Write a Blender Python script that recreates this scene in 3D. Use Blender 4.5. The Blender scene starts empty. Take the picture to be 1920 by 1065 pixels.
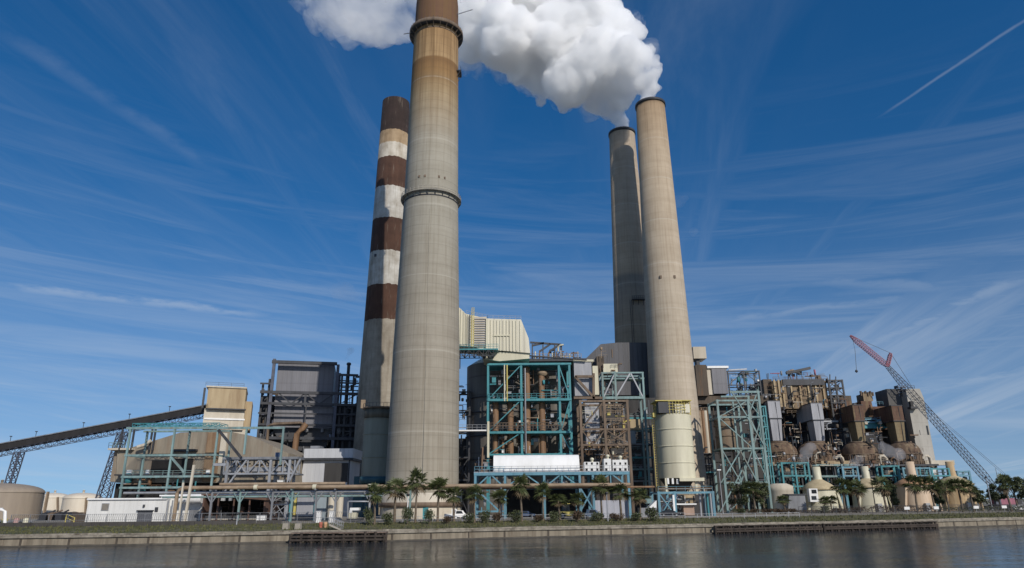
import bpy, math, random
from mathutils import Vector, Matrix, noise as mnoise
random.seed(7)
R = math.radians
C = bpy.context.scene.collection
SC = bpy.context.scene

# ------------------------------------------------------------------ camera
CAM = Vector((0, 0, 6.0))
PITCH, ROLL, F = R(17.7), R(-0.42), 1280.0
ROT = Matrix.Rotation(R(90) + PITCH, 3, 'X') @ Matrix.Rotation(ROLL, 3, 'Z')
cd = bpy.data.cameras.new('camera'); cam = bpy.data.objects.new('camera', cd); C.objects.link(cam)
cam.matrix_world = Matrix.Translation(CAM) @ ROT.to_4x4()
cd.sensor_width = 36; cd.lens = 24; cd.clip_end = 20000; cd.clip_start = 0.5
SC.camera = cam

# ------------------------------------------------------------------ light
SUN_EL, SUN_AZ = R(30), R(29.5)          # azimuth: to the right of straight behind the camera
sl = bpy.data.lights.new('sun', 'SUN'); sun = bpy.data.objects.new('sun', sl); C.objects.link(sun)
sl.energy = 3.45; sl.angle = R(0.5); sl.color = (1.0, 0.93, 0.83)
to_sun = Vector((math.sin(SUN_AZ) * math.cos(SUN_EL), -math.cos(SUN_AZ) * math.cos(SUN_EL), math.sin(SUN_EL)))
sun.rotation_euler = to_sun.to_track_quat('Z', 'Y').to_euler()
sun.location = (60, -60, 80)
SC.view_settings.view_transform = 'Standard'; SC.view_settings.look = 'None'
SC.view_settings.exposure = 0.0; SC.view_settings.gamma = 1.0
SC.cycles.volume_bounces = 24; SC.cycles.max_bounces = 24; SC.cycles.glossy_bounces = 4; SC.cycles.transmission_bounces = 4; SC.cycles.diffuse_bounces = 3
SC.cycles.transparent_max_bounces = 12; SC.cycles.volume_step_rate = 1.0

def ray(px, py):
    return ROT @ Vector(((px - 960) / F, (532.5 - py) / F, -1.0))
def P(px, py, Y):                      # the point seen at a photo pixel, Y metres out
    r = ray(px, py); return CAM + r * (Y / r.y)
def G(px, py, z):
    r = ray(px, py); return CAM + r * ((z - CAM.z) / r.z)
def depth(p):
    return -((ROT.transposed() @ (p - CAM)).z)
def mpp(p): return depth(p) / F        # metres per photo pixel at a point

def world_sky():
    w = bpy.data.worlds.new('World'); SC.world = w; w.use_nodes = True
    nt = w.node_tree; N = nt.nodes; L = nt.links; N.clear()
    out = N.new('ShaderNodeOutputWorld'); bg = N.new('ShaderNodeBackground')
    sky = N.new('ShaderNodeTexSky'); skv = N.new('ShaderNodeCombineXYZ'); sky.sky_type = 'NISHITA'; sky.sun_disc = False
    sky.sun_elevation = SUN_EL; sky.sun_rotation = math.pi - SUN_AZ
    sky.altitude = 0; sky.air_density = 1.0; sky.dust_density = 0.6; sky.ozone_density = 3.0
    tc = N.new('ShaderNodeTexCoord'); sep = N.new('ShaderNodeSeparateXYZ'); L.new(tc.outputs['Generated'], sep.inputs[0])
    def math_(op, a, b=None, c=None):
        m = N.new('ShaderNodeMath'); m.operation = op
        for i, v in enumerate((a, b, c)):
            if v is None: continue
            if isinstance(v, (int, float)): m.inputs[i].default_value = v
            else: L.new(v, m.inputs[i])
        return m.outputs[0]
    def ramp(v, a, b, lo=0.0, hi=1.0):
        m = N.new('ShaderNodeMapRange'); m.interpolation_type = 'SMOOTHSTEP'
        L.new(v, m.inputs[0]); m.inputs[1].default_value = a; m.inputs[2].default_value = b
        m.inputs[3].default_value = lo; m.inputs[4].default_value = hi
        return m.outputs[0]
    x, y, z = sep.outputs
    L.new(x, skv.inputs[0]); L.new(y, skv.inputs[1]); L.new(math_('ADD', math_('MULTIPLY', math_('MAXIMUM', z, 0.0), 0.9), 0.13), skv.inputs[2])
    nrm = N.new('ShaderNodeVectorMath'); nrm.operation = 'NORMALIZE'; L.new(skv.outputs[0], nrm.inputs[0]); L.new(nrm.outputs[0], sky.inputs['Vector'])
    zz = math_('MAXIMUM', math_('ADD', z, 0.06), 0.02)
    u = math_('DIVIDE', x, zz); v = math_('DIVIDE', y, zz)
    th = R(8)                          # the cirrus bands run away from the viewer
    a = math_('SUBTRACT', math_('MULTIPLY', u, math.cos(th)), math_('MULTIPLY', v, math.sin(th)))
    b = math_('ADD', math_('MULTIPLY', u, math.sin(th)), math_('MULTIPLY', v, math.cos(th)))
    def layer(sa, sb, seed, scale, det, rough, dist):
        cmb = N.new('ShaderNodeCombineXYZ')
        L.new(math_('MULTIPLY', a, sa), cmb.inputs[0]); L.new(math_('MULTIPLY', b, sb), cmb.inputs[1]); cmb.inputs[2].default_value = seed
        n = N.new('ShaderNodeTexNoise'); n.inputs['Scale'].default_value = scale
        n.inputs['Detail'].default_value = det; n.inputs['Roughness'].default_value = rough; n.inputs['Distortion'].default_value = dist
        L.new(cmb.outputs[0], n.inputs['Vector']); return n.outputs['Fac']
    big = layer(0.30, 0.16, 3.1, 1.5, 3, 0.5, 0.3)
    st1 = layer(1.0, 0.10, 0.7, 1.3, 9, 0.66, 0.8)
    st2 = layer(1.7, 0.22, 9.2, 1.6, 8, 0.62, 0.9)
    cl = math_('MULTIPLY', ramp(big, 0.36, 0.66), ramp(st1, 0.40, 0.80))
    cl2 = math_('MULTIPLY', ramp(st2, 0.46, 0.86), 0.5)
    cmb = N.new('ShaderNodeCombineXYZ'); L.new(math_('MULTIPLY', x, 1.1), cmb.inputs[0]); L.new(math_('MULTIPLY', math_('ADD', z, math_('MULTIPLY', x, 0.07)), 16.0), cmb.inputs[1])
    nv = N.new('ShaderNodeTexNoise'); nv.inputs['Scale'].default_value = 1.6; nv.inputs['Detail'].default_value = 7; nv.inputs['Roughness'].default_value = 0.66; nv.inputs['Distortion'].default_value = 0.9; L.new(cmb.outputs[0], nv.inputs['Vector'])
    veil = math_('MULTIPLY', math_('MULTIPLY', ramp(nv.outputs['Fac'], 0.40, 0.74), ramp(z, 0.58, 0.12)), 0.50)
    lowm = ramp(z, 0.0, 0.5, 1.0, 0.55)
    fac = math_('MAXIMUM', math_('MULTIPLY', math_('MAXIMUM', cl, cl2), lowm), veil)
    fac = math_('MULTIPLY', fac, 0.54)
    # straight trails of aircraft, each a thin line on the cloud plane
    def uv(px, py):
        r = ray(px, py).normalized(); q = max(r.z + 0.06, 0.02); return Vector((r.x / q, r.y / q))
    def trail(p0, p1, wid, amt, seed):
        A, B = uv(*p0), uv(*p1); d = B - A; ln = d.length; d /= ln; n = Vector((-d.y, d.x))
        al = math_('SUBTRACT', math_('ADD', math_('MULTIPLY', u, d.x), math_('MULTIPLY', v, d.y)), A.dot(d))
        ac = math_('SUBTRACT', math_('ADD', math_('MULTIPLY', u, n.x), math_('MULTIPLY', v, n.y)), A.dot(n))
        wob = layer(2.0, 2.0, seed, 2.5, 5, 0.6, 0.0)
        ac = math_('ADD', ac, math_('MULTIPLY', math_('SUBTRACT', wob, 0.5), wid * 2.2))
        m = ramp(math_('ABSOLUTE', ac), 0.0, wid, 1.0, 0.0)
        m = math_('MULTIPLY', m, math_('MULTIPLY', ramp(al, -0.08 * ln, 0.2 * ln), ramp(al, 0.85 * ln, 1.15 * ln, 1.0, 0.0)))
        return math_('MULTIPLY', math_('MULTIPLY', m, ramp(wob, 0.3, 0.6, 0.35, 1.0)), amt)
    for tr in (((1655, 215), (1935, 30), 0.008, 0.17, 1.3), ((1530, 695), (1960, 505), 0.10, 0.26, 5.1),
               ((-20, 535), (480, 590), 0.11, 0.36, 2.7), ((1300, 610), (1700, 560), 0.10, 0.20, 8.8),
               ((1540, 770), (1960, 690), 0.20, 0.26, 4.4), ((1450, 520), (1800, 545), 0.09, 0.16, 6.1),
               ((-40, 30), (420, 330), 0.045, 0.09, 11.0)):
        fac = math_('MAXIMUM', fac, trail(*tr))
    hz = ramp(z, -0.02, 0.42, 0.26, 0.0)         # air thickens to the horizon
    fac = math_('ADD', hz, math_('MULTIPLY', fac, math_('SUBTRACT', 1.0, hz)))
    hs = N.new('ShaderNodeHueSaturation'); hs.inputs['Hue'].default_value = 0.503
    hs.inputs['Saturation'].default_value = 1.36; hs.inputs['Value'].default_value = 1.15
    L.new(sky.outputs[0], hs.inputs['Color'])
    mix = N.new('ShaderNodeMix'); mix.data_type = 'RGBA'
    L.new(fac, mix.inputs['Factor']); L.new(hs.outputs[0], mix.inputs['A'])
    mix.inputs['B'].default_value = (6.2, 7.0, 8.0, 1)
    L.new(mix.outputs['Result'], bg.inputs['Color'])
    bg.inputs['Strength'].default_value = 0.085
    L.new(bg.outputs[0], out.inputs['Surface'])
world_sky()

# ------------------------------------------------------------------ materials
def new_mat(name):
    m = bpy.data.materials.new(name); m.use_nodes = True
    nt = m.node_tree; return m, nt.nodes, nt.links, nt.nodes['Principled BSDF']
def M(name, c1, c2=None, scale=0.6, streak=0.0, rough=0.75, metal=0.0, bump=0.0, ribs=0.0, rows=0.0, line=0.25,
      stain=None, stain_at=(0.55, 0.75), ribdepth=0.5):
    """two-tone noise material; streak stretches it downwards; ribs = period of upright corrugation; rows = period of level joints"""
    m, N, L, bs = new_mat(name)
    c2 = c2 or tuple(v * 0.72 for v in c1)
    tc = N.new('ShaderNodeTexCoord'); mp = N.new('ShaderNodeMapping'); L.new(tc.outputs['Object'], mp.inputs[0])
    mp.inputs['Scale'].default_value = (scale, scale, scale * (0.12 if streak else 1))
    n = N.new('ShaderNodeTexNoise'); n.inputs['Scale'].default_value = 1.0; n.inputs['Detail'].default_value = 8; n.inputs['Roughness'].default_value = 0.65
    L.new(mp.outputs[0], n.inputs['Vector'])
    cr = N.new('ShaderNodeValToRGB'); e = cr.color_ramp.elements
    e[0].position = 0.32; e[0].color = (*c2, 1); e[1].position = 0.62; e[1].color = (*c1, 1)
    L.new(n.outputs['Fac'], cr.inputs[0]); col = cr.outputs[0]
    def mix(fac, a, b, blend='MIX'):
        x = N.new('ShaderNodeMix'); x.data_type = 'RGBA'; x.blend_type = blend
        if isinstance(fac, float): x.inputs['Factor'].default_value = fac
        else: L.new(fac, x.inputs['Factor'])
        for s, v in (('A', a), ('B', b)):
            if isinstance(v, tuple): x.inputs[s].default_value = (*v, 1)
            else: L.new(v, x.inputs[s])
        return x.outputs['Result']
    if stain:
        mp2 = N.new('ShaderNodeMapping'); L.new(tc.outputs['Object'], mp2.inputs[0])
        mp2.inputs['Scale'].default_value = (0.35, 0.35, 0.05); mp2.inputs['Location'].default_value = (3.3, 1.7, 5)
        n2 = N.new('ShaderNodeTexNoise'); n2.inputs['Scale'].default_value = 2.0; n2.inputs['Detail'].default_value = 7; n2.inputs['Roughness'].default_value = 0.7
        L.new(mp2.outputs[0], n2.inputs['Vector'])
        mr = N.new('ShaderNodeMapRange'); L.new(n2.outputs['Fac'], mr.inputs[0]); mr.inputs[1].default_value = stain_at[0]; mr.inputs[2].default_value = stain_at[1]
        col = mix(mr.outputs[0], col, stain)
    hgt = None
    sep = None
    def wave(axis, period, sharp):
        nonlocal sep
        if sep is None:
            sep = N.new('ShaderNodeSeparateXYZ'); L.new(tc.outputs['Object'], sep.inputs[0])
        if axis == 'xy':
            ad = N.new('ShaderNodeMath'); ad.operation = 'ADD'; L.new(sep.outputs[0], ad.inputs[0]); L.new(sep.outputs[1], ad.inputs[1]); s = ad.outputs[0]
        else: s = sep.outputs[2]
        d = N.new('ShaderNodeMath'); d.operation = 'DIVIDE'; L.new(s, d.inputs[0]); d.inputs[1].default_value = period
        fr = N.new('ShaderNodeMath'); fr.operation = 'FRACT'; L.new(d.outputs[0], fr.inputs[0])
        mr = N.new('ShaderNodeMapRange'); L.new(fr.outputs[0], mr.inputs[0]); mr.inputs[1].default_value = 0; mr.inputs[2].default_value = sharp
        mr.inputs[3].default_value = 1; mr.inputs[4].default_value = 0
        return mr.outputs[0]
    if ribs:
        w = wave('xy', ribs, 0.35); hgt = w
        k = N.new('ShaderNodeMath'); k.operation = 'MULTIPLY'; L.new(w, k.inputs[0]); k.inputs[1].default_value = line
        col = mix(k.outputs[0], col, tuple(v * 0.35 for v in c2))
    if rows:
        w = wave('z', rows, 0.12)
        k = N.new('ShaderNodeMath'); k.operation = 'MULTIPLY'; L.new(w, k.inputs[0]); k.inputs[1].default_value = line
        col = mix(k.outputs[0], col, tuple(v * 0.45 for v in c2))
    L.new(col, bs.inputs['Base Color'])
    bs.inputs['Roughness'].default_value = rough; bs.inputs['Metallic'].default_value = metal
    if bump or hgt is not None:
        bp = N.new('ShaderNodeBump'); bp.inputs['Strength'].default_value = ribdepth if hgt is not None else bump; bp.inputs['Distance'].default_value = 0.15
        L.new(hgt if hgt is not None else n.outputs['Fac'], bp.inputs['Height']); L.new(bp.outputs[0], bs.inputs['Normal'])
    return m

teal = M('teal_paint', (0.050, 0.250, 0.285), (0.035, 0.165, 0.19), 0.8, 1, 0.55, stain=(0.16, 0.11, 0.07), stain_at=(0.60, 0.85))
teal_pale = M('weathered_teal_paint', (0.20, 0.31, 0.31), (0.11, 0.17, 0.17), 0.8, 1, 0.65, stain=(0.17, 0.13, 0.09), stain_at=(0.5, 0.8))
teal_blue = M('blue_teal_paint', (0.115, 0.27, 0.35), (0.075, 0.18, 0.235), 0.8, 1, 0.55, stain=(0.20, 0.18, 0.15), stain_at=(0.62, 0.85))
dark_steel = M('dark_steel', (0.045, 0.048, 0.056), (0.022, 0.022, 0.026), 0.6, 1, 0.6)
grey_steel = M('grey_steel', (0.22, 0.23, 0.25), (0.11, 0.115, 0.125), 0.6, 1, 0.55)
galv = M('galvanised_steel', (0.36, 0.37, 0.39), (0.24, 0.25, 0.27), 0.5, 1, 0.5, 0.3)
rust_steel = M('rusty_steel', (0.19, 0.14, 0.10), (0.085, 0.058, 0.04), 0.7, 1, 0.85)
rust_pipe = M('rusty_brown_pipe', (0.24, 0.14, 0.075), (0.12, 0.07, 0.04), 0.9, 1, 0.7)
tan_pipe = M('tan_pipe', (0.33, 0.25, 0.17), (0.20, 0.14, 0.09), 0.5, 0, 0.7)
boiler_dark = M('soot_and_shade_cladding', (0.048, 0.046, 0.045), (0.022, 0.021, 0.021), 0.3, 1, 0.8)  # also colours the sheets that stand in for shade in gaps
boiler_brown = M('sooty_brown_cladding', (0.11, 0.085, 0.062), (0.05, 0.04, 0.032), 0.3, 1, 0.85, ribs=1.3, stain=(0.15, 0.08, 0.04))
tan_clad = M('stained_tan_cladding', (0.27, 0.20, 0.12), (0.15, 0.105, 0.065), 0.3, 1, 0.8, ribs=1.4, stain=(0.10, 0.06, 0.04), stain_at=(0.5, 0.8))
rust_clad = M('rust_red_cladding', (0.16, 0.085, 0.055), (0.08, 0.045, 0.032), 0.4, 1, 0.85, rows=1.2, line=0.45, stain=(0.22, 0.17, 0.09), stain_at=(0.5, 0.7))
olive_clad = M('stained_olive_cladding', (0.26, 0.21, 0.12), (0.15, 0.11, 0.06), 0.4, 1, 0.8, rows=1.2, line=0.4, stain=(0.15, 0.08, 0.04), stain_at=(0.5, 0.75))
grey_clad = M('grey_ribbed_cladding', (0.175, 0.175, 0.195), (0.125, 0.125, 0.14), 0.3, 1, 0.6, ribs=1.5, rows=6.0, line=0.25, ribdepth=0.25)  # darkened to carry the shade lying on the left boiler house
duct_grey = M('dull_grey_duct_cladding', (0.36, 0.365, 0.39), (0.24, 0.245, 0.265), 0.35, 1, 0.55, ribs=1.1, line=0.15, ribdepth=0.2, stain=(0.20, 0.15, 0.10), stain_at=(0.6, 0.85))
white_grey = M('pale_grey_cladding', (0.52, 0.53, 0.55), (0.40, 0.41, 0.43), 0.3, 1, 0.55, ribs=1.2, line=0.18, ribdepth=0.25)
cream_clad = M('cream_ribbed_cladding', (0.66, 0.63, 0.51), (0.52, 0.49, 0.39), 0.3, 1, 0.55, ribs=2.1, line=0.5, stain=(0.36, 0.27, 0.17), stain_at=(0.62, 0.9))
cream_paint = M('cream_paint', (0.60, 0.57, 0.43), (0.47, 0.44, 0.33), 0.35, 1, 0.55, stain=(0.35, 0.27, 0.16), stain_at=(0.62, 0.9))
tan_wall = M('tan_painted_cladding', (0.43, 0.34, 0.21), (0.30, 0.22, 0.13), 0.3, 1, 0.8, stain=(0.20, 0.13, 0.07), stain_at=(0.52, 0.8))
beige_wall = M('beige_painted_cladding', (0.55, 0.50, 0.41), (0.40, 0.35, 0.27), 0.3, 1, 0.75, stain=(0.26, 0.20, 0.14), stain_at=(0.58, 0.85))
white_wall = M('white_painted_siding', (0.70, 0.70, 0.68), (0.56, 0.56, 0.54), 0.4, 1, 0.6, ribs=1.0, line=0.1, ribdepth=0.15, stain=(0.40, 0.36, 0.30), stain_at=(0.66, 0.95))
white_paint = M('white_paint', (0.80, 0.80, 0.79), (0.68, 0.68, 0.66), 0.4, 1, 0.45, stain=(0.48, 0.45, 0.40), stain_at=(0.68, 0.98))
yellow = M('yellow_paint', (0.55, 0.46, 0.13), (0.40, 0.33, 0.09), 0.8, 1, 0.6)
green_silo = M('grey_green_paint', (0.25, 0.26, 0.21), (0.18, 0.185, 0.145), 0.4, 1, 0.7, stain=(0.15, 0.13, 0.09), stain_at=(0.58, 0.85))
tank_tan = M('dusty_tan_tank_paint', (0.33, 0.275, 0.215), (0.24, 0.20, 0.16), 0.25, 1, 0.75)
tank_cream = M('pale_cream_tank_paint', (0.66, 0.60, 0.50), (0.55, 0.49, 0.40), 0.25, 1, 0.65)
cone_tan = M('weathered_tan_roofing', (0.48, 0.40, 0.25), (0.35, 0.28, 0.17), 0.5, 0, 0.8)
orange_tan = M('orange_tan_stained_paint', (0.50, 0.30, 0.17), (0.36, 0.20, 0.11), 0.5, 1, 0.8)
bunker = M('rain_streaked_brown_concrete', (0.29, 0.255, 0.20), (0.18, 0.155, 0.12), 0.5, 1, 0.9, stain=(0.17, 0.11, 0.07), stain_at=(0.5, 0.8))
concrete = M('weathered_concrete', (0.36, 0.33, 0.28), (0.24, 0.22, 0.18), 0.5, 0, 0.9, bump=0.3)
glass_dark = M('dark_window_glass', (0.03, 0.035, 0.04), (0.02, 0.022, 0.026), 0.5, 0, 0.15)
black_void = M('dark_interior', (0.02, 0.019, 0.018), (0.011, 0.01, 0.01), 0.5, 0, 0.95)  # near-black stands in for shade inside openings and below structures
tyre = M('tyre_rubber', (0.02, 0.02, 0.02), None, 2, 0, 0.85)
timber = M('tarred_timber', (0.055, 0.042, 0.034), (0.022, 0.017, 0.014), 1.2, 1, 0.9, bump=0.5)
deck_wood = M('weathered_deck_timber', (0.20, 0.15, 0.12), (0.10, 0.07, 0.055), 1.0, 0, 0.9, bump=0.3)
shed_brown = M('brown_painted_steel', (0.13, 0.075, 0.055), (0.075, 0.045, 0.035), 0.5, 1, 0.7)
pink_paint = M('faded_pink_red_paint', (0.33, 0.115, 0.16), (0.22, 0.08, 0.11), 0.6, 0, 0.6)
crane_blue = M('slate_blue_crane_paint', (0.085, 0.095, 0.13), (0.05, 0.055, 0.075), 0.6, 0, 0.6)
coal = M('coal', (0.03, 0.03, 0.034), (0.012, 0.012, 0.013), 1.5, 0, 0.7, bump=0.8)
leaf_palm = M('palm_leaf', (0.088, 0.108, 0.034), (0.042, 0.055, 0.018), 1.2, 0, 0.6)
leaf_dead = M('dry_palm_leaf', (0.15, 0.11, 0.06), (0.09, 0.065, 0.035), 1.2, 0, 0.8)
leaf_bush = M('bush_leaf', (0.080, 0.095, 0.036), (0.028, 0.036, 0.014), 1.2, 0, 0.65)
leaf_red = M('reddish_bush_leaf', (0.085, 0.050, 0.028), (0.045, 0.035, 0.018), 1.0, 0, 0.7)
leaf_tree = M('tree_leaf', (0.070, 0.088, 0.036), (0.024, 0.032, 0.014), 0.8, 0, 0.65)
bark = M('palm_bark', (0.17, 0.135, 0.10), (0.09, 0.07, 0.05), 2.0, 0, 0.95, rows=0.35, line=0.4)
blue_van = M('blue_vehicle_paint', (0.05, 0.08, 0.16), None, 1, 0, 0.3)
black_car = M('black_vehicle_paint', (0.02, 0.02, 0.024), None, 1, 0, 0.25)

GZ_BASE = 2.7
def chimney_mat(name, H, stops, constant=False, lift=2.4, streak_c=(0.16, 0.11, 0.06), streak_zone=None, lift_amt=0.18, mottled=0.18, soft=0.0):
    m, N, L, bs = new_mat(name)
    tc = N.new('ShaderNodeTexCoord'); sep = N.new('ShaderNodeSeparateXYZ'); L.new(tc.outputs['Object'], sep.inputs[0])
    def mth(op, a, b):
        q = N.new('ShaderNodeMath'); q.operation = op
        for i, v in enumerate((a, b)):
            if isinstance(v, (int, float)): q.inputs[i].default_value = v
            else: L.new(v, q.inputs[i])
        return q.outputs[0]
    def nz(sx, sz, det, seed):
        mp = N.new('ShaderNodeMapping'); L.new(tc.outputs['Object'], mp.inputs[0]); mp.inputs['Scale'].default_value = (sx, sx, sz); mp.inputs['Location'].default_value = (seed, seed, seed)
        n = N.new('ShaderNodeTexNoise'); n.inputs['Scale'].default_value = 1; n.inputs['Detail'].default_value = det; n.inputs['Roughness'].default_value = 0.65
        L.new(mp.outputs[0], n.inputs['Vector']); return n.outputs['Fac']
    st = nz(0.55, 0.012, 7, 4.0)
    zz = mth('ADD', sep.outputs[2], GZ_BASE)
    if soft: zz = mth('ADD', zz, mth('MULTIPLY', mth('SUBTRACT', st, 0.5), soft))
    t = mth('DIVIDE', zz, H)
    cr = N.new('ShaderNodeValToRGB'); cr.color_ramp.interpolation = 'CONSTANT' if constant else 'LINEAR'
    el = cr.color_ramp.elements
    el.remove(el[1])
    for i, (zc, c) in enumerate(stops):
        q = max(0.0, min(1.0, zc / H))
        if i == 0: el[0].position = q; el[0].color = (*c, 1)
        else: el.new(q).color = (*c, 1)
    L.new(t, cr.inputs[0]); col = cr.outputs[0]
    def mix(fac, a, b, blend='MIX'):
        x = N.new('ShaderNodeMix'); x.data_type = 'RGBA'; x.blend_type = blend
        L.new(fac, x.inputs['Factor'])
        for s, v in (('A', a), ('B', b)):
            if isinstance(v, tuple): x.inputs[s].default_value = (*v, 1)
            else: L.new(v, x.inputs[s])
        return x.outputs['Result']
    def rng(v, a, b, lo, hi):
        q = N.new('ShaderNodeMapRange'); L.new(v, q.inputs[0])
        for i, w in enumerate((a, b, lo, hi)): q.inputs[i + 1].default_value = w
        return q.outputs[0]
    if constant:      # flaking paint over concrete
        col = mix(rng(nz(1.3, 0.14, 9, 13.0), 0.58, 0.68, 0.0, 0.5), col, (0.30, 0.26, 0.21))
        col = mix(rng(nz(0.5, 0.03, 8, 17.0), 0.45, 0.75, 0.0, 0.6), col, (0.55, 0.47, 0.38), 'MULTIPLY')
    # mottling, level pour joints, runs of dirt
    col = mix(rng(nz(0.25, 0.18, 8, 1.0), 0.35, 0.7, 0.0, mottled * 1.6), col, (0.52, 0.48, 0.43), 'MULTIPLY')
    col = mix(rng(nz(1.5, 0.02, 8, 9.0), 0.48, 0.70, 0.0, 0.45), col, (0.50, 0.44, 0.36), 'MULTIPLY')
    cb = N.new('ShaderNodeCombineXYZ'); L.new(mth('MULTIPLY', sep.outputs[2], 0.16), cb.inputs[2]); L.new(mth('MULTIPLY', sep.outputs[0], 0.01), cb.inputs[0])
    nb = N.new('ShaderNodeTexNoise'); nb.inputs['Scale'].default_value = 1.0; nb.inputs['Detail'].default_value = 5; nb.inputs['Roughness'].default_value = 0.75; L.new(cb.outputs[0], nb.inputs['Vector'])
    col = mix(rng(nb.outputs['Fac'], 0.40, 0.66, 0.0, 0.42), col, (0.62, 0.58, 0.52), 'MULTIPLY')
    fr = mth('FRACT', mth('DIVIDE', sep.outputs[2], lift), 0)
    col = mix(rng(fr, 0.0, 0.10, lift_amt, 0.0), col, (0.08, 0.07, 0.055))
    if not constant: fr4 = mth('FRACT', mth('DIVIDE', sep.outputs[2], lift * 7.3), 0)
    if not constant: col = mix(rng(fr4, 0.0, 0.03, 0.35, 0.0), col, (0.50, 0.47, 0.40))
    an = N.new('ShaderNodeMath'); an.operation = 'ARCTAN2'; L.new(sep.outputs[0], an.inputs[0]); L.new(sep.outputs[1], an.inputs[1])
    fa = mth('FRACT', mth('MULTIPLY', an.outputs[0], 9.0), 0)
    col = mix(rng(fa, 0.0, 0.05, 0.10, 0.0), col, (0.08, 0.07, 0.055))
    if streak_zone:
        z0, z1, amt = streak_zone
        zone = rng(mth('ADD', sep.outputs[2], mth('MULTIPLY', mth('SUBTRACT', st, 0.5), (z1 - z0) * 1.2)), z0, z1, 0.0, 1.0)
        q = mth('MULTIPLY', zone, rng(nz(1.5, 0.015, 9, 7.0), 0.38, 0.62, 0.0, amt))
        col = mix(q, col, streak_c)
    L.new(col, bs.inputs['Base Color']); bs.inputs['Roughness'].default_value = 0.92
    bp = N.new('ShaderNodeBump'); bp.inputs['Strength'].default_value = 0.15; bp.inputs['Distance'].default_value = 0.1
    L.new(nz(1.5, 1.5, 6, 2.0), bp.inputs['Height']); L.new(bp.outputs[0], bs.inputs['Normal'])
    return m

# ------------------------------------------------------------------ mesh building
class MB:
    def __init__(s): s.v = []; s.f = []; s.sm = []
    def add(s, vs, fs, smooth=False):
        o = len(s.v); s.v += [tuple(v) for v in vs]
        for f in fs: s.f.append(tuple(i + o for i in f)); s.sm.append(smooth)
        return s
    def box(s, x0, x1, y0, y1, z0, z1):
        return s.add([(x0, y0, z0), (x1, y0, z0), (x1, y1, z0), (x0, y1, z0), (x0, y0, z1), (x1, y0, z1), (x1, y1, z1), (x0, y1, z1)],
              [(3, 2, 1, 0), (4, 5, 6, 7), (0, 1, 5, 4), (1, 2, 6, 5), (2, 3, 7, 6), (3, 0, 4, 7)])
    def bar(s, a, b, w, h=None):
        a, b = Vector(a), Vector(b); h = h or w; d = (b - a)
        if d.length < 1e-6: return s
        d.normalize(); up = Vector((0, 0, 1)) if abs(d.z) < 0.95 else Vector((0, 1, 0))
        r = d.cross(up).normalized(); u = r.cross(d)
        vs = []
        for p in (a, b):
            for i, j in ((-1, -1), (1, -1), (1, 1), (-1, 1)): vs.append(p + r * (i * w / 2) + u * (j * h / 2))
        return s.add(vs, [(3, 2, 1, 0), (4, 5, 6, 7), (0, 1, 5, 4), (1, 2, 6, 5), (2, 3, 7, 6), (3, 0, 4, 7)])
    def tube(s, a, b, r, r2=None, n=10):
        return s.path([a, b], r, n, r2)
    def path(s, pts, r, n=8, r2=None):
        pts = [Vector(p) for p in pts]; rings = []
        for i, p in enumerate(pts):
            d = (pts[min(i + 1, len(pts) - 1)] - pts[max(i - 1, 0)]).normalized()
            up = Vector((0, 0, 1)) if abs(d.z) < 0.9 else Vector((0, 1, 0))
            x = d.cross(up).normalized(); y = x.cross(d)
            rr = r if r2 is None else r + (r2 - r) * i / (len(pts) - 1)
            rings.append([p + x * (rr * math.cos(2 * math.pi * k / n)) + y * (rr * math.sin(2 * math.pi * k / n)) for k in range(n)])
        vs = [v for q in rings for v in q]; fs = []
        for i in range(len(pts) - 1):
            for k in range(n):
                k2 = (k + 1) % n; fs.append((i * n + k, i * n + k2, (i + 1) * n + k2, (i + 1) * n + k))
        s.add(vs, fs, True)
        s.add(rings[0], [tuple(reversed(range(n)))]); s.add(rings[-1], [tuple(range(n))])
        return s
    def lathe(s, cx, cy, prof, n=48, cap=True):
        vs = []; fs = []
        for r, z in prof:
            for k in range(n):
                t = 2 * math.pi * k / n; vs.append((cx + r * math.cos(t), cy + r * math.sin(t), z))
        for i in range(len(prof) - 1):
            for k in range(n):
                k2 = (k + 1) % n; fs.append((i * n + k, i * n + k2, (i + 1) * n + k2, (i + 1) * n + k))
        s.add(vs, fs, True)
        if cap:
            for (r, z), flip in ((prof[0], True), (prof[-1], False)):
                if r < 0.02: continue
                ring = [(cx + r * math.cos(2 * math.pi * k / n), cy + r * math.sin(2 * math.pi * k / n), z) for k in range(n)]
                s.add(ring, [tuple(reversed(range(n))) if flip else tuple(range(n))])
        return s
    def prism(s, pts, y0, y1):
        n = len(pts)
        vs = [(x, y0, z) for x, z in pts] + [(x, y1, z) for x, z in pts]
        fs = [tuple(range(n)), tuple(reversed(range(n, 2 * n)))] + [(i, n + i, n + (i + 1) % n, (i + 1) % n) for i in range(n)]
        return s.add(vs, fs)
    def ring(s, cx, cy, r0, r1, z0, z1, n=48):
        return s.lathe(cx, cy, [(r0, z0), (r1, z0), (r1, z1), (r0, z1), (r0, z0)], n, cap=False)
    def build(s, name, mat, parent=None, label=None):
        me = bpy.data.meshes.new(name)
        off = parent_loc(parent) if parent else Vector((0, 0, 0))
        me.from_pydata([(x - off.x, y - off.y, z - off.z) for x, y, z in s.v], [], s.f)
        me.polygons.foreach_set('use_smooth', s.sm)
        me.materials.append(mat); me.validate(); me.update()
        o = bpy.data.objects.new(name, me); C.objects.link(o)
        if parent: o.parent = parent
        if label: o['label'] = label
        return o
def parent_loc(p):
    v = Vector((0, 0, 0))
    while p is not None: v += p.location; p = p.parent
    return v
def tag(o, label, cat, group=None, kind=None):
    if label: o['label'] = label
    if cat: o['category'] = cat
    if group: o['group'] = group
    if kind: o['kind'] = kind
    return o
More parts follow.
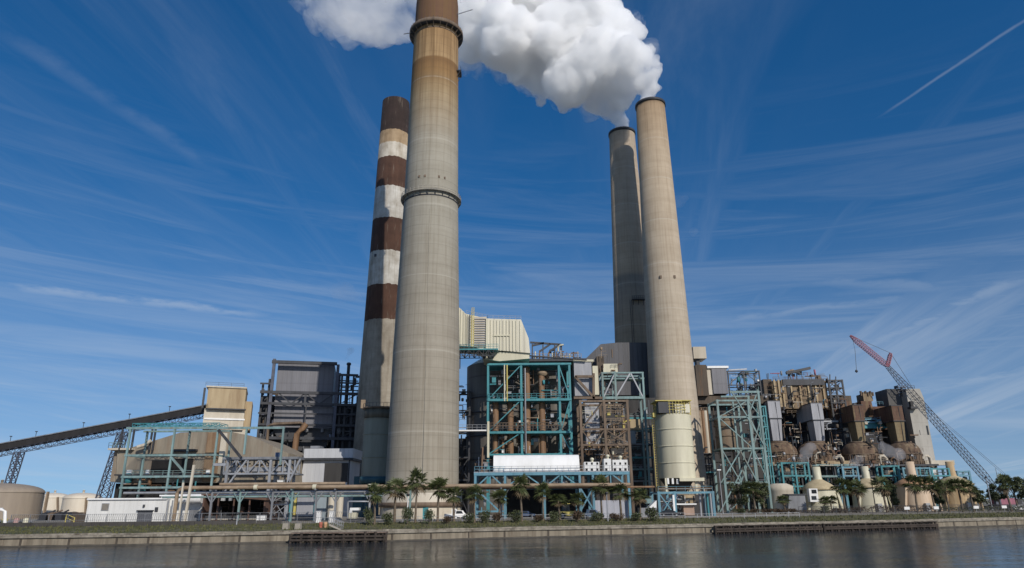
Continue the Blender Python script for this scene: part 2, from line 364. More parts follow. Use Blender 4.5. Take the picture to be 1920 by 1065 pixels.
def thing(name, label, cat, loc, group=None):
    o = bpy.data.objects.new(name, None); C.objects.link(o); o.location = loc; o.empty_display_size = 0.5
    return tag(o, label, cat, group)
def copy_thing(o, loc, label, rz=0.0, sc=1.0, group=None):
    c = o.copy(); C.objects.link(c); c.location = loc; c.rotation_euler = (0, 0, rz); c.scale = (sc, sc, sc); c['label'] = label
    if group: c['group'] = group
    for ch in list(o.children):
        d = ch.copy(); C.objects.link(d); d.parent = c
        for g in list(ch.children):
            e = g.copy(); C.objects.link(e); e.parent = d
    return c
def member(name, mat, root, a, b, w, h=None):
    return MB().bar(a, b, w, h).build(name, mat, root)

# ------------------------------------------------------------------ shore and terrain
GZ = 2.6
shore_px = [(0, 1026), (300, 1022), (550, 1017), (740, 1015), (1000, 1008), (1335, 1001), (1530, 996), (1750, 990), (1920, 985)]
SH = [G(px, py, 0) for px, py in shore_px]
a_, b_ = SH[0], SH[-1]
SHORE = [(-900, a_.y - 30), (-300, a_.y - 12)] + [(p.x, p.y) for p in SH] + [(b_.x + 150, b_.y + 55), (b_.x + 900, b_.y + 200)]
def shore_y(x):
    for (x0, y0), (x1, y1) in zip(SHORE, SHORE[1:]):
        if x0 <= x <= x1: return y0 + (y1 - y0) * (x - x0) / (x1 - x0)
    return SHORE[0][1] if x < 0 else SHORE[-1][1]
BANK = [(0.9, 1.75), (6, 2.1), (12, GZ)]
def gz(x, y):
    d = y - shore_y(x)
    if d <= BANK[0][0]: return BANK[0][1]
    for (d0, z0), (d1, z1) in zip(BANK, BANK[1:]):
        if d0 <= d <= d1: return z0 + (z1 - z0) * (d - d0) / (d1 - d0)
    return GZ
def onto(px, Y, py=960):
    x = P(px, py, Y).x; return Vector((x, Y, gz(x, Y)))

def water():
    m, N, L, bs = new_mat('harbour_water')
    tc = N.new('ShaderNodeTexCoord')
    def nz(sx, sy, sc, det, dist=0.0):
        mp = N.new('ShaderNodeMapping'); L.new(tc.outputs['Object'], mp.inputs[0]); mp.inputs['Scale'].default_value = (sx, sy, 1)
        n = N.new('ShaderNodeTexNoise'); n.inputs['Scale'].default_value = sc; n.inputs['Detail'].default_value = det; n.inputs['Distortion'].default_value = dist
        L.new(mp.outputs[0], n.inputs['Vector']); return n.outputs['Fac']
    b1 = N.new('ShaderNodeBump'); b1.inputs['Strength'].default_value = 0.42; b1.inputs['Distance'].default_value = 0.10
    L.new(nz(1, 1.3, 1.2, 5, 0.4), b1.inputs['Height'])
    b2 = N.new('ShaderNodeBump'); b2.inputs['Strength'].default_value = 0.5; b2.inputs['Distance'].default_value = 0.25
    L.new(nz(0.6, 1.0, 0.35, 3), b2.inputs['Height']); L.new(b1.outputs[0], b2.inputs['Normal'])
    L.new(b2.outputs[0], bs.inputs['Normal'])
    ws = N.new('ShaderNodeMapRange'); L.new(nz(0.012, 0.06, 1.0, 5, 0.8), ws.inputs[0]); ws.inputs[1].default_value = 0.38; ws.inputs[2].default_value = 0.62; ws.inputs[3].default_value = 0.25; ws.inputs[4].default_value = 0.95; L.new(ws.outputs[0], b1.inputs['Strength'])
    bs.inputs['Base Color'].default_value = (0.012, 0.024, 0.036, 1)
    pat = nz(0.02, 0.10, 1.0, 4, 0.5)
    mr = N.new('ShaderNodeMapRange'); L.new(pat, mr.inputs[0]); mr.inputs[1].default_value = 0.35; mr.inputs[2].default_value = 0.65
    mr.inputs[3].default_value = 0.05; mr.inputs[4].default_value = 0.16
    L.new(mr.outputs[0], bs.inputs['Roughness']); bs.inputs['IOR'].default_value = 1.33
    mb = MB(); mb.add([(-3000, -300, 0), (3000, -300, 0), (3000, 900, 0), (-3000, 900, 0)], [(0, 1, 2, 3)])
    tag(mb.build('water', m), None, None, kind='structure')
water()

def terrain():
    xs = [-6000, -900, -300] + [p.x for p in SH] + [SHORE[-2][0], SHORE[-1][0], 6000]
    fine = []
    for x0, x1 in zip(xs, xs[1:]):
        n = max(1, min(12, int((x1 - x0) / 6))); fine += [x0 + (x1 - x0) * i / n for i in range(n)]
    fine.append(xs[-1])
    def strip(rows, jit=0):
        mb = MB(); vs = []; n = len(fine)
        for k, (d, z) in enumerate(rows):
            for x in fine:
                vs.append((x, (shore_y(x) + d) if d < 900 else d, z + (random.uniform(-jit, jit) if 0 < k < len(rows) - 1 else 0)))
        fs = [(r * n + i, r * n + i + 1, (r + 1) * n + i + 1, (r + 1) * n + i) for r in range(len(rows) - 1) for i in range(n - 1)]
        mb.add(vs, fs, True); return mb
    grass = M('rough_grass', (0.088, 0.088, 0.030), (0.045, 0.050, 0.018), 0.35, 0, 0.95, bump=0.6, stain=(0.16, 0.135, 0.085), stain_at=(0.50, 0.62))
    yard = M('yard_gravel', (0.30, 0.27, 0.22), (0.20, 0.18, 0.15), 0.25, 0, 0.95, bump=0.3)
    tag(strip([BANK[0], (3.5, 1.93), BANK[1], (9, 2.35), BANK[2]], 0.05).build('grass_bank', grass), None, None, kind='structure')
    tag(strip([BANK[2], (60, GZ), (6500, GZ)]).build('ground', yard), None, None, kind='structure')
terrain()

def grass_tufts():
    g = M('grass_blades', (0.11, 0.11, 0.04), (0.055, 0.062, 0.022), 0.5, 0, 0.9)
    mb = MB(); rnd = random.Random(5)
    for i in range(9000):
        x = rnd.uniform(-95, 160); d = rnd.uniform(1.0, 11.8); y = shore_y(x) + d; z = gz(x, y)
        h = rnd.uniform(0.10, 0.42); w = rnd.uniform(0.05, 0.16); a = rnd.uniform(0, 3.14); lx, ly = rnd.uniform(-.12, .12), rnd.uniform(-.12, .12)
        c, s_ = math.cos(a) * w, math.sin(a) * w
        mb.add([(x - c, y - s_, z - 0.03), (x + c, y + s_, z - 0.03), (x + lx, y + ly, z + h)], [(0, 1, 2)])
    tag(mb.build('grass', g), None, 'grass', kind='stuff')
grass_tufts()

def seawall():
    pts = [p for p in SHORE if -320 < p[0] < b_.x + 200]
    wall = M('seawall_concrete', (0.27, 0.235, 0.18), (0.14, 0.12, 0.09), 0.8, 1, 0.9, bump=0.4, stain=(0.11, 0.085, 0.06), stain_at=(0.48, 0.72))
    root = thing('seawall', 'long weathered concrete seawall with a pale cap along the water edge', 'wall', (0, shore_y(0), 0))
    def run(d0, d1, z0, z1, jit=0.8):
        mb = MB(); fine = []
        for (x0, y0), (x1, y1) in zip(pts, pts[1:]):
            k = max(1, int((x1 - x0) / 1.5)); fine += [(x0 + (x1 - x0) * i / k, y0 + (y1 - y0) * i / k, 0.10 * mnoise.noise(Vector((x0 + (x1 - x0) * i / k, z1 * 9, 0)) * 0.35) + random.uniform(-.03, .03)) for i in range(k)]
        fine.append((*pts[-1], 0))
        for (x0, y0, j0), (x1, y1, j1) in zip(fine, fine[1:]):
            mb.add([(x0, y0 + d0, z0), (x1, y1 + d0, z0), (x1, y1 + d1, z0), (x0, y0 + d1, z0), (x0, y0 + d0 + j0, z1 + j0 * jit), (x1, y1 + d0 + j1, z1 + j1 * jit), (x1, y1 + d1, z1 + j1 * jit), (x0, y0 + d1, z1 + j0 * jit)],
                   [(0, 1, 5, 4), (4, 5, 6, 7), (3, 2, 6, 7)])
        return mb
    run(0.0, 0.9, -1.0, 1.25).build('wall_panel', wall, root)
    capm = M('stained_cap_concrete', (0.30, 0.27, 0.22), (0.15, 0.135, 0.11), 0.9, 0, 0.9, bump=0.4, stain=(0.09, 0.075, 0.055), stain_at=(0.5, 0.7))
    run(-0.3, 1.0, 1.25, 1.58).build('cap', capm, root)
    run(0.5, 1.6, 1.58, 1.80).build('ledge', capm, root)
    run(-0.55, 0.0, -1.0, 0.22).build('footing', M('tide_stained_concrete', (0.09, 0.08, 0.065), (0.04, 0.036, 0.03), 0.8, 0, 0.8), root)
    jm = M('dark_joint', (0.08, 0.065, 0.05), None, 1); x = -98; j0 = None
    while x < b_.x + 30:
        y = shore_y(x); c = Vector((x, y, 0))
        if j0 is None:
            j0 = MB().box(x - 0.16, x + 0.16, y - 0.06, y + 0.2, -0.5, 1.24).build('panel_joint', jm, root); base = c
        else:
            o = j0.copy(); C.objects.link(o); o.parent = root; o.location = c - base
        x += random.choice((4.6, 6.1, 6.1, 7.7, 6.9))
seawall()

def timber_fender(px0, px1, d0, z1, label, y_px, deck=False):
    x0, x1 = P(px0, y_px, shore_y(P(px0, y_px, 130).x)).x, 0
    for _ in range(3): x0 = P(px0, y_px, shore_y(x0)).x
    x1 = P(px1, y_px, 150).x
    for _ in range(4): x1 = P(px1, y_px, shore_y(x1)).x
    root = thing('timber_dock', label, 'dock', ((x0 + x1) / 2, shore_y((x0 + x1) / 2), 0), 'timber docks along the seawall')
    n = int((x1 - x0) / 0.55); rnd = random.Random(px0)
    mb = MB()
    for i in range(n + 1):
        x = x0 + (x1 - x0) * i / n; y = shore_y(x) - d0 - (0.0 if i % 3 else 0.25)
        mb.tube((x, y, -1), (x + rnd.uniform(-.05, .05), y, z1 - 0.25 + rnd.uniform(-0.25, 0.18) + (0.3 if i % 3 == 0 else 0)), 0.19 if i % 3 else 0.24, n=8)
    mb.build('pile_row', timber, root)
    for zz in (0.45, z1 - 0.45):
        wb = MB(); m = 6
        for i in range(m):
            xa, xb = x0 + (x1 - x0) * i / m, x0 + (x1 - x0) * (i + 1) / m
            wb.bar((xa, shore_y(xa) - d0 - 0.42, zz), (xb, shore_y(xb) - d0 - 0.42, zz), 0.25, 0.3)
        wb.build('waler', timber, root)
    db = MB(); m = int((x1 - x0) / 0.9)
    for i in range(m):
        xa, xb = x0 + (x1 - x0) * i / m + 0.02, x0 + (x1 - x0) * (i + 1) / m - 0.02; za = z1 + rnd.uniform(-0.02, 0.05)
        ya, yb = shore_y(xa), shore_y(xb)
        db.add([(xa, ya - d0 - 0.3, za), (xb, yb - d0 - 0.3, za), (xb, yb - 0.25, za), (xa, ya - 0.25, za), (xa, ya - d0 - 0.3, za + .14), (xb, yb - d0 - 0.3, za + .14), (xb, yb - 0.25, za + .14), (xa, ya - 0.25, za + .14)],
               [(3, 2, 1, 0), (4, 5, 6, 7), (0, 1, 5, 4), (1, 2, 6, 5), (2, 3, 7, 6), (3, 0, 4, 7)])
    db.build('deck', deck_wood if deck else timber, root)
    return root
timber_fender(553, 728, 2.2, 1.4, 'short dark timber dock with pinkish planks below the striped chimney', 1012, True)
timber_fender(1338, 1535, 1.0, 1.3, 'dark timber dock joining the seawall right of the teal open frame', 994)
timber_fender(1540, 1752, 1.0, 1.25, 'dark timber dock farthest right, below the cone roofed cream tanks', 988)

# ------------------------------------------------------------------ chimneys
def chim_profile(rows, Y, X=None):
    """rows: (py, left px, right px); gives axis x and (radius, z) pairs"""
    if X is None:
        py, l, r = rows[-1]; X = P((l + r) / 2, py, Y).x
    prof = []
    for py, l, r in rows:
        p = P((l + r) / 2, py, Y); q = depth(p); prof.append(((r - l) / 2 * q / F, p.z))
    return X, prof
def up(Y, py, px=960): return P(px, py, Y).z

YM = 166
XM, prof = chim_profile([(905, 720, 856), (660, 733.5, 857), (370, 756, 856), (100, 773, 857), (12, 781, 859)], YM)
r0 = prof[0][0] + 0.35
HM = prof[-1][1] + 4
prof = [(r0, GZ - 0.3)] + prof + [(prof[-1][0] - 0.4, HM)]
zA, zB, zC, zD = up(YM - 6, 105, 815), up(YM - 6, 128, 815), up(YM - 6, 40, 818), up(YM - 6, 270, 810)
grey1 = (0.33, 0.30, 0.245)
stops = [(0, (0.34, 0.31, 0.25)), (up(YM, 650, 795), grey1), (up(YM, 372, 806), (0.35, 0.33, 0.275)), (up(YM, 275, 810), (0.38, 0.35, 0.285)), (up(YM, 190, 812), (0.38, 0.285, 0.165)),
         (zB, (0.30, 0.175, 0.070)), (zA, (0.24, 0.130, 0.052)), (zA + 0.3, (0.47, 0.32, 0.165)), (up(YM, 70, 817), (0.38, 0.235, 0.11)), (zC, (0.16, 0.085, 0.05)), (HM, (0.15, 0.075, 0.045))]
def main_chimney():
    root = thing('chimney', 'tallest and nearest chimney of grey concrete with a brown stained top and ringed galleries', 'chimney', (XM, YM, GZ - 0.3))
    m = chimney_mat('main_chimney_concrete', HM, stops, streak_c=(0.15, 0.085, 0.035), streak_zone=(up(YM, 300, 808), up(YM, 130, 812), 0.8), lift=2.6, lift_amt=0.26)
    MB().lathe(XM, YM, prof, 96).build('shaft', m, root)
    def rad(z):
        for (ra, za), (rb, zb) in zip(prof, prof[1:]):
            if za <= z <= zb: return ra + (rb - ra) * (z - za) / (zb - za)
        return prof[-1][0]
    def gallery(py, out, hgt, mat, px, rust=False):
        z = up(YM, py, px); r = rad(z)
        g = MB().ring(XM, YM, r + 0.003, r + out, z, z + 0.18, 64).build('gallery', mat, root)
        bk = MB()
        for k in range(24):
            t = 2 * math.pi * k / 24; c, s = math.cos(t), math.sin(t)
            bk.bar((XM + c * (r + out - .1), YM + s * (r + out - .1), z), (XM + c * (r + .05), YM + s * (r + .05), z - 1.2), 0.16)
        bk.ring(XM, YM, r + 0.02, r + 0.12, z - 1.25, z - 0.9, 64)
        bk.build('bracket_ring', dark_steel if not rust else rust_steel, g)
        rl = MB()
        for zz in (0.55, 1.1): rl.ring(XM, YM, r + out - 0.12, r + out - 0.04, z + zz, z + zz + 0.08, 64)
        for k in range(40):
            t = 2 * math.pi * k / 40; c, s = math.cos(t), math.sin(t)
            rl.bar((XM + c * (r + out - .08), YM + s * (r + out - .08), z + .17), (XM + c * (r + out - .08), YM + s * (r + out - .08), z + hgt), 0.09)
        rl.build('railing', mat, g)
        if rust:
            MB().ring(XM, YM, r + out - 0.05, r + out + 0.02, z + 0.0, z + 1.15, 64).build('mesh_panel', rust_steel, g)
    gallery(379, 0.85, 1.2, concrete, 806)
    gallery(71, 1.35, 1.7, dark_steel, 817, True)
    z = up(YM, 141, 815); r = rad(z)
    MB().box(XM + r - 0.3, XM + r + 0.9, YM - 2.2, YM + 1.2, z, z + 0.2).build('side_platform', dark_steel, root)
    pr = MB(); 
    for zz in (0.5, 1.1): pr.bar((XM + r + .85, YM - 2.2, z + zz), (XM + r + .85, YM + 1.2, z + zz), 0.08)
    for i in range(5): pr.bar((XM + r + .85, YM - 2.2 + i * .85, z + .2), (XM + r + .85, YM - 2.2 + i * .85, z + 1.2), .08)
    for i in range(3): pr.bar((XM + r + .8, YM - 2 + i * 1.4, z), (XM + r - .1, YM - 2 + i * 1.4, z - 1.6), .12)
    pr.build('platform_railing', dark_steel, root)
    a = P(862, 27, YM - 2); b = P(886, 18, YM - 2.5)
    MB().bar((XM + rad(a.z) - 0.2, YM - 2, a.z), b, 0.16).build('hoist_arm', grey_steel, root)
    a = P(764, 62, YM - 3); MB().bar((XM - rad(a.z) + .3, YM - 3, a.z + .3), P(757, 64, YM - 3.6), 0.16).build('lightning_arm', dark_steel, root)
    # base block with a curved band and a door
    zb = up(YM, 925, 790)
    MB().lathe(XM, YM, [(r0 + 0.5, GZ), (r0 + 0.5, zb), (r0 + 0.02, zb + 0.02)], 72, cap=False).build('base_collar', beige_wall, root)
    zb2 = up(YM, 946, 790)
    MB().ring(XM, YM, r0 + 0.5, r0 + 0.85, zb2 - 0.5, zb2 + 0.5, 72).build('cable_tray', rust_steel, root)
    for px, w, h, mt in ((798, 1.2, 2.4, teal), (845, 2.2, 2.0, white_paint), (765, 1.0, 2.2, rust_steel)):
        x = P(px, 965, YM - r0).x; dy = math.sqrt(max(0, (r0 + .5) ** 2 - (x - XM) ** 2))
        MB().box(x - w / 2, x + w / 2, YM - dy - 0.12, YM - dy + 0.5, GZ, GZ + h).build('door', mt, root)
    cz = [GZ + 3, up(YM - 8, 700, 792), up(YM - 7, 500, 800), up(YM - 7, 392, 806)]
    MB().path([Vector((XM + 1.2 - .2 * i, YM - math.sqrt(rad(z) ** 2 - 1.0) - .10, z)) for i, z in enumerate(cz)], .05, 6).build('conduit', concrete, root)
    # sampling ports above the lower gallery
    for px in (785, 796, 822, 832):
        p = P(px, 352, YM); z = p.z; r = rad(z); dx = P(px, 352, YM - r).x - XM; dy = math.sqrt(max(0.1, r * r - dx * dx))
        MB().box(XM + dx - .25, XM + dx + .25, YM - dy - .12, YM - dy + .3, z - .3, z + .3).build('sampling_port', rust_steel, root)
main_chimney()

def plain_chimney(label, Y, rows, stops_fn, X=None, rbase=None, **kw):
    Xc, pf = chim_profile(rows, Y, X)
    if rbase: pf = [(rbase, GZ - 0.3)] + pf
    else: pf = [(pf[0][0] + (pf[0][0] - pf[1][0]) * 0.12, GZ - 0.3)] + pf
    H = pf[-1][1]
    root = thing('chimney', label, 'chimney', (Xc, Y, GZ - 0.3))
    rt = pf[-1][0]
    m = chimney_mat(label.split()[0] + '_chimney_surface', H, stops_fn(Y), **kw)
    MB().lathe(Xc, Y, pf + [(rt - 0.55, H), (rt - 0.55, H - 4)], 80, cap=False).build('shaft', m, root)
    MB().lathe(Xc, Y, [(rt - 0.6, H - 3.5), (0.0, H - 3.5)], 40, cap=False).build('flue_mouth', black_void, root)
    def rad(z):
        for (ra, za), (rb, zb) in zip(pf, pf[1:]):
            if za <= z <= zb: return ra + (rb - ra) * (z - za) / (zb - za)
        return rt
    return root, Xc, rad, H

YR = 224
rootR, XR, radR, HR = plain_chimney('sunlit tan chimney on the right, in front of its shaded twin', YR,
    [(905, 1231, 1330), (600, 1220, 1298), (197, 1192, 1244.5)],
    lambda Y: [(0, (0.50, 0.43, 0.34)), (up(Y, 800, 1280), (0.49, 0.42, 0.33)), (up(Y, 560, 1260), (0.45, 0.385, 0.30)), (up(Y, 300, 1230), (0.43, 0.345, 0.245)), (up(Y, 205, 1218), (0.40, 0.29, 0.18)), (up(Y, 196, 1218), (0.10, 0.07, 0.05))],
    X=P(1218.5, 190, YR).x, streak_c=(0.10, 0.06, 0.03), streak_zone=(128, 150, 0.5), lift=2.2, lift_amt=0.14)
MB().ring(XR, YR, radR(HR), radR(HR) + 0.35, HR - 1.0, HR + 0.02, 64).build('rim', dark_steel, rootR)
for px in (1240, 1266):
    p = P(px, 530, YR); r = radR(p.z); dx = P(px, 530, YR - r).x - XR; dy = math.sqrt(max(.1, r * r - dx * dx))
    MB().box(XR + dx - .35, XR + dx + .35, YR - dy - .25, YR - dy + .4, p.z - .5, p.z + .5).build('inspection_hatch', rust_steel, rootR)

YS = 246
rootS, XS, radS, HS = plain_chimney('shaded grey brown chimney behind the sunlit tan one', YS,
    [(660, 1164, 1240), (250, 1142, 1189)],
    lambda Y: [(0, (0.42, 0.38, 0.32)), (up(Y, 668, 1190), (0.41, 0.37, 0.31)), (up(Y, 662, 1190), (0.40, 0.305, 0.205)), (up(Y, 525, 1180), (0.27, 0.24, 0.20)), (up(Y, 515, 1180), (0.46, 0.355, 0.245)), (up(Y, 255, 1166), (0.38, 0.32, 0.25)), (up(Y, 247, 1166), (0.10, 0.08, 0.06))],
    X=P(1165.5, 243, YS).x, rbase=8.4, lift=2.2, lift_amt=0.14)
MB().ring(XS, YS, radS(HS), radS(HS) + 0.35, HS - 1.0, HS + 0.02, 64).build('rim', dark_steel, rootS)
p = P(1203, 572, YS); r = radS(p.z)
MB().box(XS - 1.5, XS + 3.2, YS - r - 1.3, YS - r + .8, p.z - .15, p.z + .1).build('side_platform', dark_steel, rootS)
q = MB()
for i in range(7): q.bar((XS - 1.4 + i * .75, YS - r - 1.25, p.z + .1), (XS - 1.4 + i * .75, YS - r - 1.25, p.z + 1.3), .1)
for zz in (.6, 1.2): q.bar((XS - 1.4, YS - r - 1.25, p.z + zz), (XS + 3.1, YS - r - 1.25, p.z + zz), .09)
for i in range(3): q.bar((XS - 1 + i * 1.8, YS - r - 1.1, p.z - .1), (XS - 1 + i * 1.8, YS - r + .2, p.z - 2.0), .16)
q.build('platform_railing', dark_steel, rootS)
q = MB(); x0 = XS - 2.2
for dx in (0, .6): q.bar((x0 + dx, YS - radS(20) - .1, GZ), (x0 + dx, YS - radS(p.z) - .15, p.z), .12)
q.build('ladder_cage', dark_steel, rootS)

YT = 225
br, wh = (0.085, 0.040, 0.024), (0.55, 0.535, 0.49)
def stripe_stops(Y):
    k = lambda py: up(Y - 6.3, py, 720)
    return [(0, (0.36, 0.325, 0.265)), (k(599), br), (k(532), wh), (k(467), br), (k(405), wh), (k(345), br), (k(290), (0.60, 0.56, 0.48)), (k(262), (0.42, 0.31, 0.19)), (k(237), (0.034, 0.019, 0.015))]
rootT, XT, radT, HT = plain_chimney('brown and white banded chimney behind the tallest one', YT,
    [(900, 665, 762), (600, 681, 757), (194, 718, 768)], stripe_stops, X=P(743, 190, YT).x, constant=True, lift=2.4, lift_amt=0.10, mottled=0.55, soft=1.6)
p = P(703, 489, YT); r = radT(p.z); dx = P(703, 489, YT - r).x - XT; dy = math.sqrt(max(.1, r * r - dx * dx))
MB().box(XT + dx - .5, XT + dx + .5, YT - dy - .15, YT - dy + .5, p.z - .45, p.z + .45).build('inspection_hatch', dark_steel, rootT)

# ------------------------------------------------------------------ steam
def vol_mat(name, dens, col=(0.985, 0.985, 0.99), aniso=0.15, noise=None):
    m = bpy.data.materials.new(name); m.use_nodes = True; nt = m.node_tree; nt.nodes.clear()
    out = nt.nodes.new('ShaderNodeOutputMaterial'); v = nt.nodes.new('ShaderNodeVolumePrincipled')
    v.inputs['Color'].default_value = (*col, 1); v.inputs['Density'].default_value = dens; v.inputs['Anisotropy'].default_value = aniso
    nt.links.new(v.outputs[0], out.inputs['Volume'])
    if noise:
        sc, lo, hi = noise; tc = nt.nodes.new('ShaderNodeTexCoord'); n = nt.nodes.new('ShaderNodeTexNoise'); n.inputs['Scale'].default_value = sc; n.inputs['Detail'].default_value = 7; n.inputs['Roughness'].default_value = 0.64; n.inputs['Distortion'].default_value = 0.5
        nt.links.new(tc.outputs['Object'], n.inputs['Vector']); mr = nt.nodes.new('ShaderNodeMapRange'); nt.links.new(n.outputs['Fac'], mr.inputs[0])
        mr.inputs[1].default_value = lo; mr.inputs[2].default_value = hi; mr.inputs[3].default_value = 0; mr.inputs[4].default_value = dens; nt.links.new(mr.outputs[0], v.inputs['Density'])
        m.cycles.volume_step_rate = 0.12 if hasattr(m.cycles, 'volume_step_rate') else 1
    return m
ICO = None
def ico():
    global ICO
    if ICO is None:
        import bmesh
        bm = bmesh.new(); bmesh.ops.create_icosphere(bm, subdivisions=3, radius=1.0)
        ICO = ([v.co.copy() for v in bm.verts], [tuple(v.index for v in f.verts) for f in bm.faces]); bm.free()
    return ICO
def cloud(name, balls, mat, label, voxel, disp, grp=None, extra=3, seed=1, noise=None):
    rnd = random.Random(seed); mb = MB(); vs, fs = ico(); allb = []
    for c, r in balls:
        allb.append((c, r))
        for k in range(int(extra * 4)):
            d = Vector((rnd.gauss(0, 1), rnd.gauss(0, 1), rnd.gauss(0, 1))).normalized(); rr = r * rnd.uniform(0.22, 0.5)
            cc = c + d * (r * rnd.uniform(0.75, 1.0)); allb.append((cc, rr))
            for j in range(extra):
                d2 = (d + Vector((rnd.gauss(0, .7), rnd.gauss(0, .7), rnd.gauss(0, .7)))).normalized()
                allb.append((cc + d2 * rr * .9, rr * rnd.uniform(.25, .5)))
    for c, r in allb: mb.add([c + v * r for v in vs], fs, True)
    root_loc = balls[0][0]
    o = mb.build(name, mat)
    o.data.transform(Matrix.Translation(-root_loc)); o.location = root_loc
    rm = o.modifiers.new('remesh', 'REMESH'); rm.mode = 'VOXEL'; rm.voxel_size = voxel; rm.use_smooth_shade = True
    for i_, (sz, st) in enumerate(disp):
        if i_ and voxel > .5:
            r2 = o.modifiers.new('remesh', 'REMESH'); r2.mode = 'VOXEL'; r2.voxel_size = voxel; r2.use_smooth_shade = True
        tx = bpy.data.textures.new(name, 'CLOUDS'); tx.noise_scale = sz; tx.noise_depth = 4
        dm = o.modifiers.new('displace', 'DISPLACE'); dm.texture = tx; dm.strength = st; dm.mid_level = 0.5; dm.texture_coords = 'LOCAL'
    tag(o, label, 'steam', grp, kind='stuff')
    return o
def balls_px(lst, jit=8, seed=3):
    rnd = random.Random(seed); out = []
    for px, py, rp, Y in lst:
        Y2 = Y + rnd.uniform(-jit, jit) if rp > 30 else Y
        p = P(px, py, Y2); out.append((p, rp * mpp(p)))
    return out
dense = [(1219, 184, 14, 224), (1222, 170, 17, 224), (1210, 148, 26, 224), (1222, 128, 15, 222), (1184, 110, 38, 226), (1207, 100, 18, 222), (1146, 62, 50, 228), (1188, 62, 20, 224), (1098, 6, 62, 232), (1150, 20, 22, 226),
         (1166, 238, 13, 245), (1162, 222, 17, 244), (1146, 205, 22, 242), (1118, 184, 32, 240), (1160, 175, 34, 234), (1070, 150, 50, 238), (1120, 120, 58, 236), (1010, 108, 60, 236), (1060, 60, 70, 236), (950, 78, 60, 236),
         (1000, 10, 80, 236), (905, 40, 62, 236), (1050, -50, 80, 236), (930, -50, 80, 236), (1120, -60, 60, 236)]
cloud('steam_plume', balls_px(dense), vol_mat('steam', 0.55, (1, 1, 1), noise=(0.12, 0.33, 0.56)), 'billowing white steam plume rising from the two right chimneys', 0.6, [(14, 4.0), (4.5, 3.0), (1.8, 1.7)], extra=3)
thin = [(866, 70, 50, 236), (880, 100, 34, 238), (840, 30, 60, 236), (790, 25, 55, 236), (745, 38, 44, 234), (700, 40, 44, 234), (655, 52, 34, 232), (625, 30, 38, 232), (600, 10, 30, 232), (690, -10, 60, 234), (790, -40, 70, 236), (860, -30, 70, 236), (640, -20, 40, 232)]
cloud('steam_plume', balls_px(thin, seed=5), vol_mat('thin_steam', 0.11, (1, 1, 1), noise=(0.055, 0.40, 0.62)), 'thinner ragged steam drifting left behind the tallest chimney', 0.9, [(16, 5.0), (5, 2.0)], extra=2, seed=4)
halo = [(1000, 138, 42, 236), (945, 118, 36, 236), (900, 108, 32, 236), (868, 118, 26, 238), (1060, 176, 34, 238), (1108, 200, 26, 240), (1215, 96, 22, 224), (1180, 46, 26, 226), (700, 62, 30, 234), (640, 68, 24, 232), (592, 40, 26, 232), (570, 8, 24, 232)]
cloud('steam_wisp', balls_px(halo, seed=6), vol_mat('torn_steam', 0.09, (1, 1, 1), noise=(0.16, 0.47, 0.66)), 'torn translucent fringe along the edges of the white plume', 0.8, [(10, 6.0), (4, 2.0)], extra=1, seed=14)
wisp = vol_mat('wispy_steam', 0.16, (0.93, 0.92, 0.93))
for lst, lab in (([(1512, 850, 12, 214), (1520, 838, 10, 214), (1508, 862, 8, 214)], 'grey steam wisp beside the second rusty dome'),
                 ([(1668, 846, 12, 214), (1684, 852, 12, 213), (1655, 838, 9, 214)], 'grey steam wisp between the two rightmost rusty domes'),
                 ([(1612, 862, 9, 212), (1600, 868, 7, 212)], 'grey steam wisp below the third rusty dome')):
    cloud('steam_wisp', balls_px(lst), wisp, lab, 0.45, [(3, 1.6), (1.2, .6)], 'low steam wisps among the domes', extra=2, seed=int(lst[0][0]))
cloud('steam_wisp', balls_px([(655, 664, 5, 224), (658, 657, 7, 224), (650, 672, 3, 224)]), vol_mat('grey_wisp', 0.10, (0.8, 0.78, 0.76)), 'small grey puff above the thin dark vent pipe', 0.3, [(2, 1.0)], extra=2, seed=8)
cloud('steam_wisp', balls_px([(650, 548, 20, 320), (668, 560, 14, 320), (630, 544, 12, 320)]), vol_mat('faint_wisp', 0.010, (0.8, 0.78, 0.8)), 'faint grey puff left of the banded chimney', 1.0, [(8, 6.0), (3, 2)], extra=2, seed=9)
cloud('steam_wisp', balls_px([(1276, 378, 12, 330), (1286, 372, 8, 330), (1300, 436, 9, 330)]), vol_mat('faint_wisp_white', 0.012), 'faint white puff right of the tan chimney', 0.9, [(6, 5.0), (2.5, 1.6)], extra=2, seed=10)

# ------------------------------------------------------------------ helpers for plant structures
def X(px, py, Y): return P(px, py, Y).x
def Zp(px, py, Y): return P(px, py, Y).z
def cyl_px(pl, pr, py, Y):              # upright cylinder whose nearest line stands Y out and whose flanks show at pl and pr
    r = 3.0
    for _ in range(6): r = (X(pr, py, Y + r) - X(pl, py, Y + r)) / 2 * 0.992
    return r, (X(pl, py, Y + r) + X(pr, py, Y + r)) / 2, Y + r
def bx(name, root, mat, pl, pr, pt, pb, Y, D, label=None, grow=0.0):
    """box whose front face shows at photo pixels pl..pr, pt..pb when it stands Y out; D deep"""
    ref = (pt + (pb if pb is not None else 960)) / 2; cx = (pl + pr) / 2
    z0 = GZ if pb is None else Zp(cx, pb, Y)
    return MB().box(X(pl, ref, Y) - grow, X(pr, ref, Y) + grow, Y, Y + D, z0, Zp(cx, pt, Y)).build(name, mat, root, label)
def root_at(name, label, cat, px, Y, group=None, py=950):
    return thing(name, label, cat, (X(px, py, Y), Y, GZ), group)
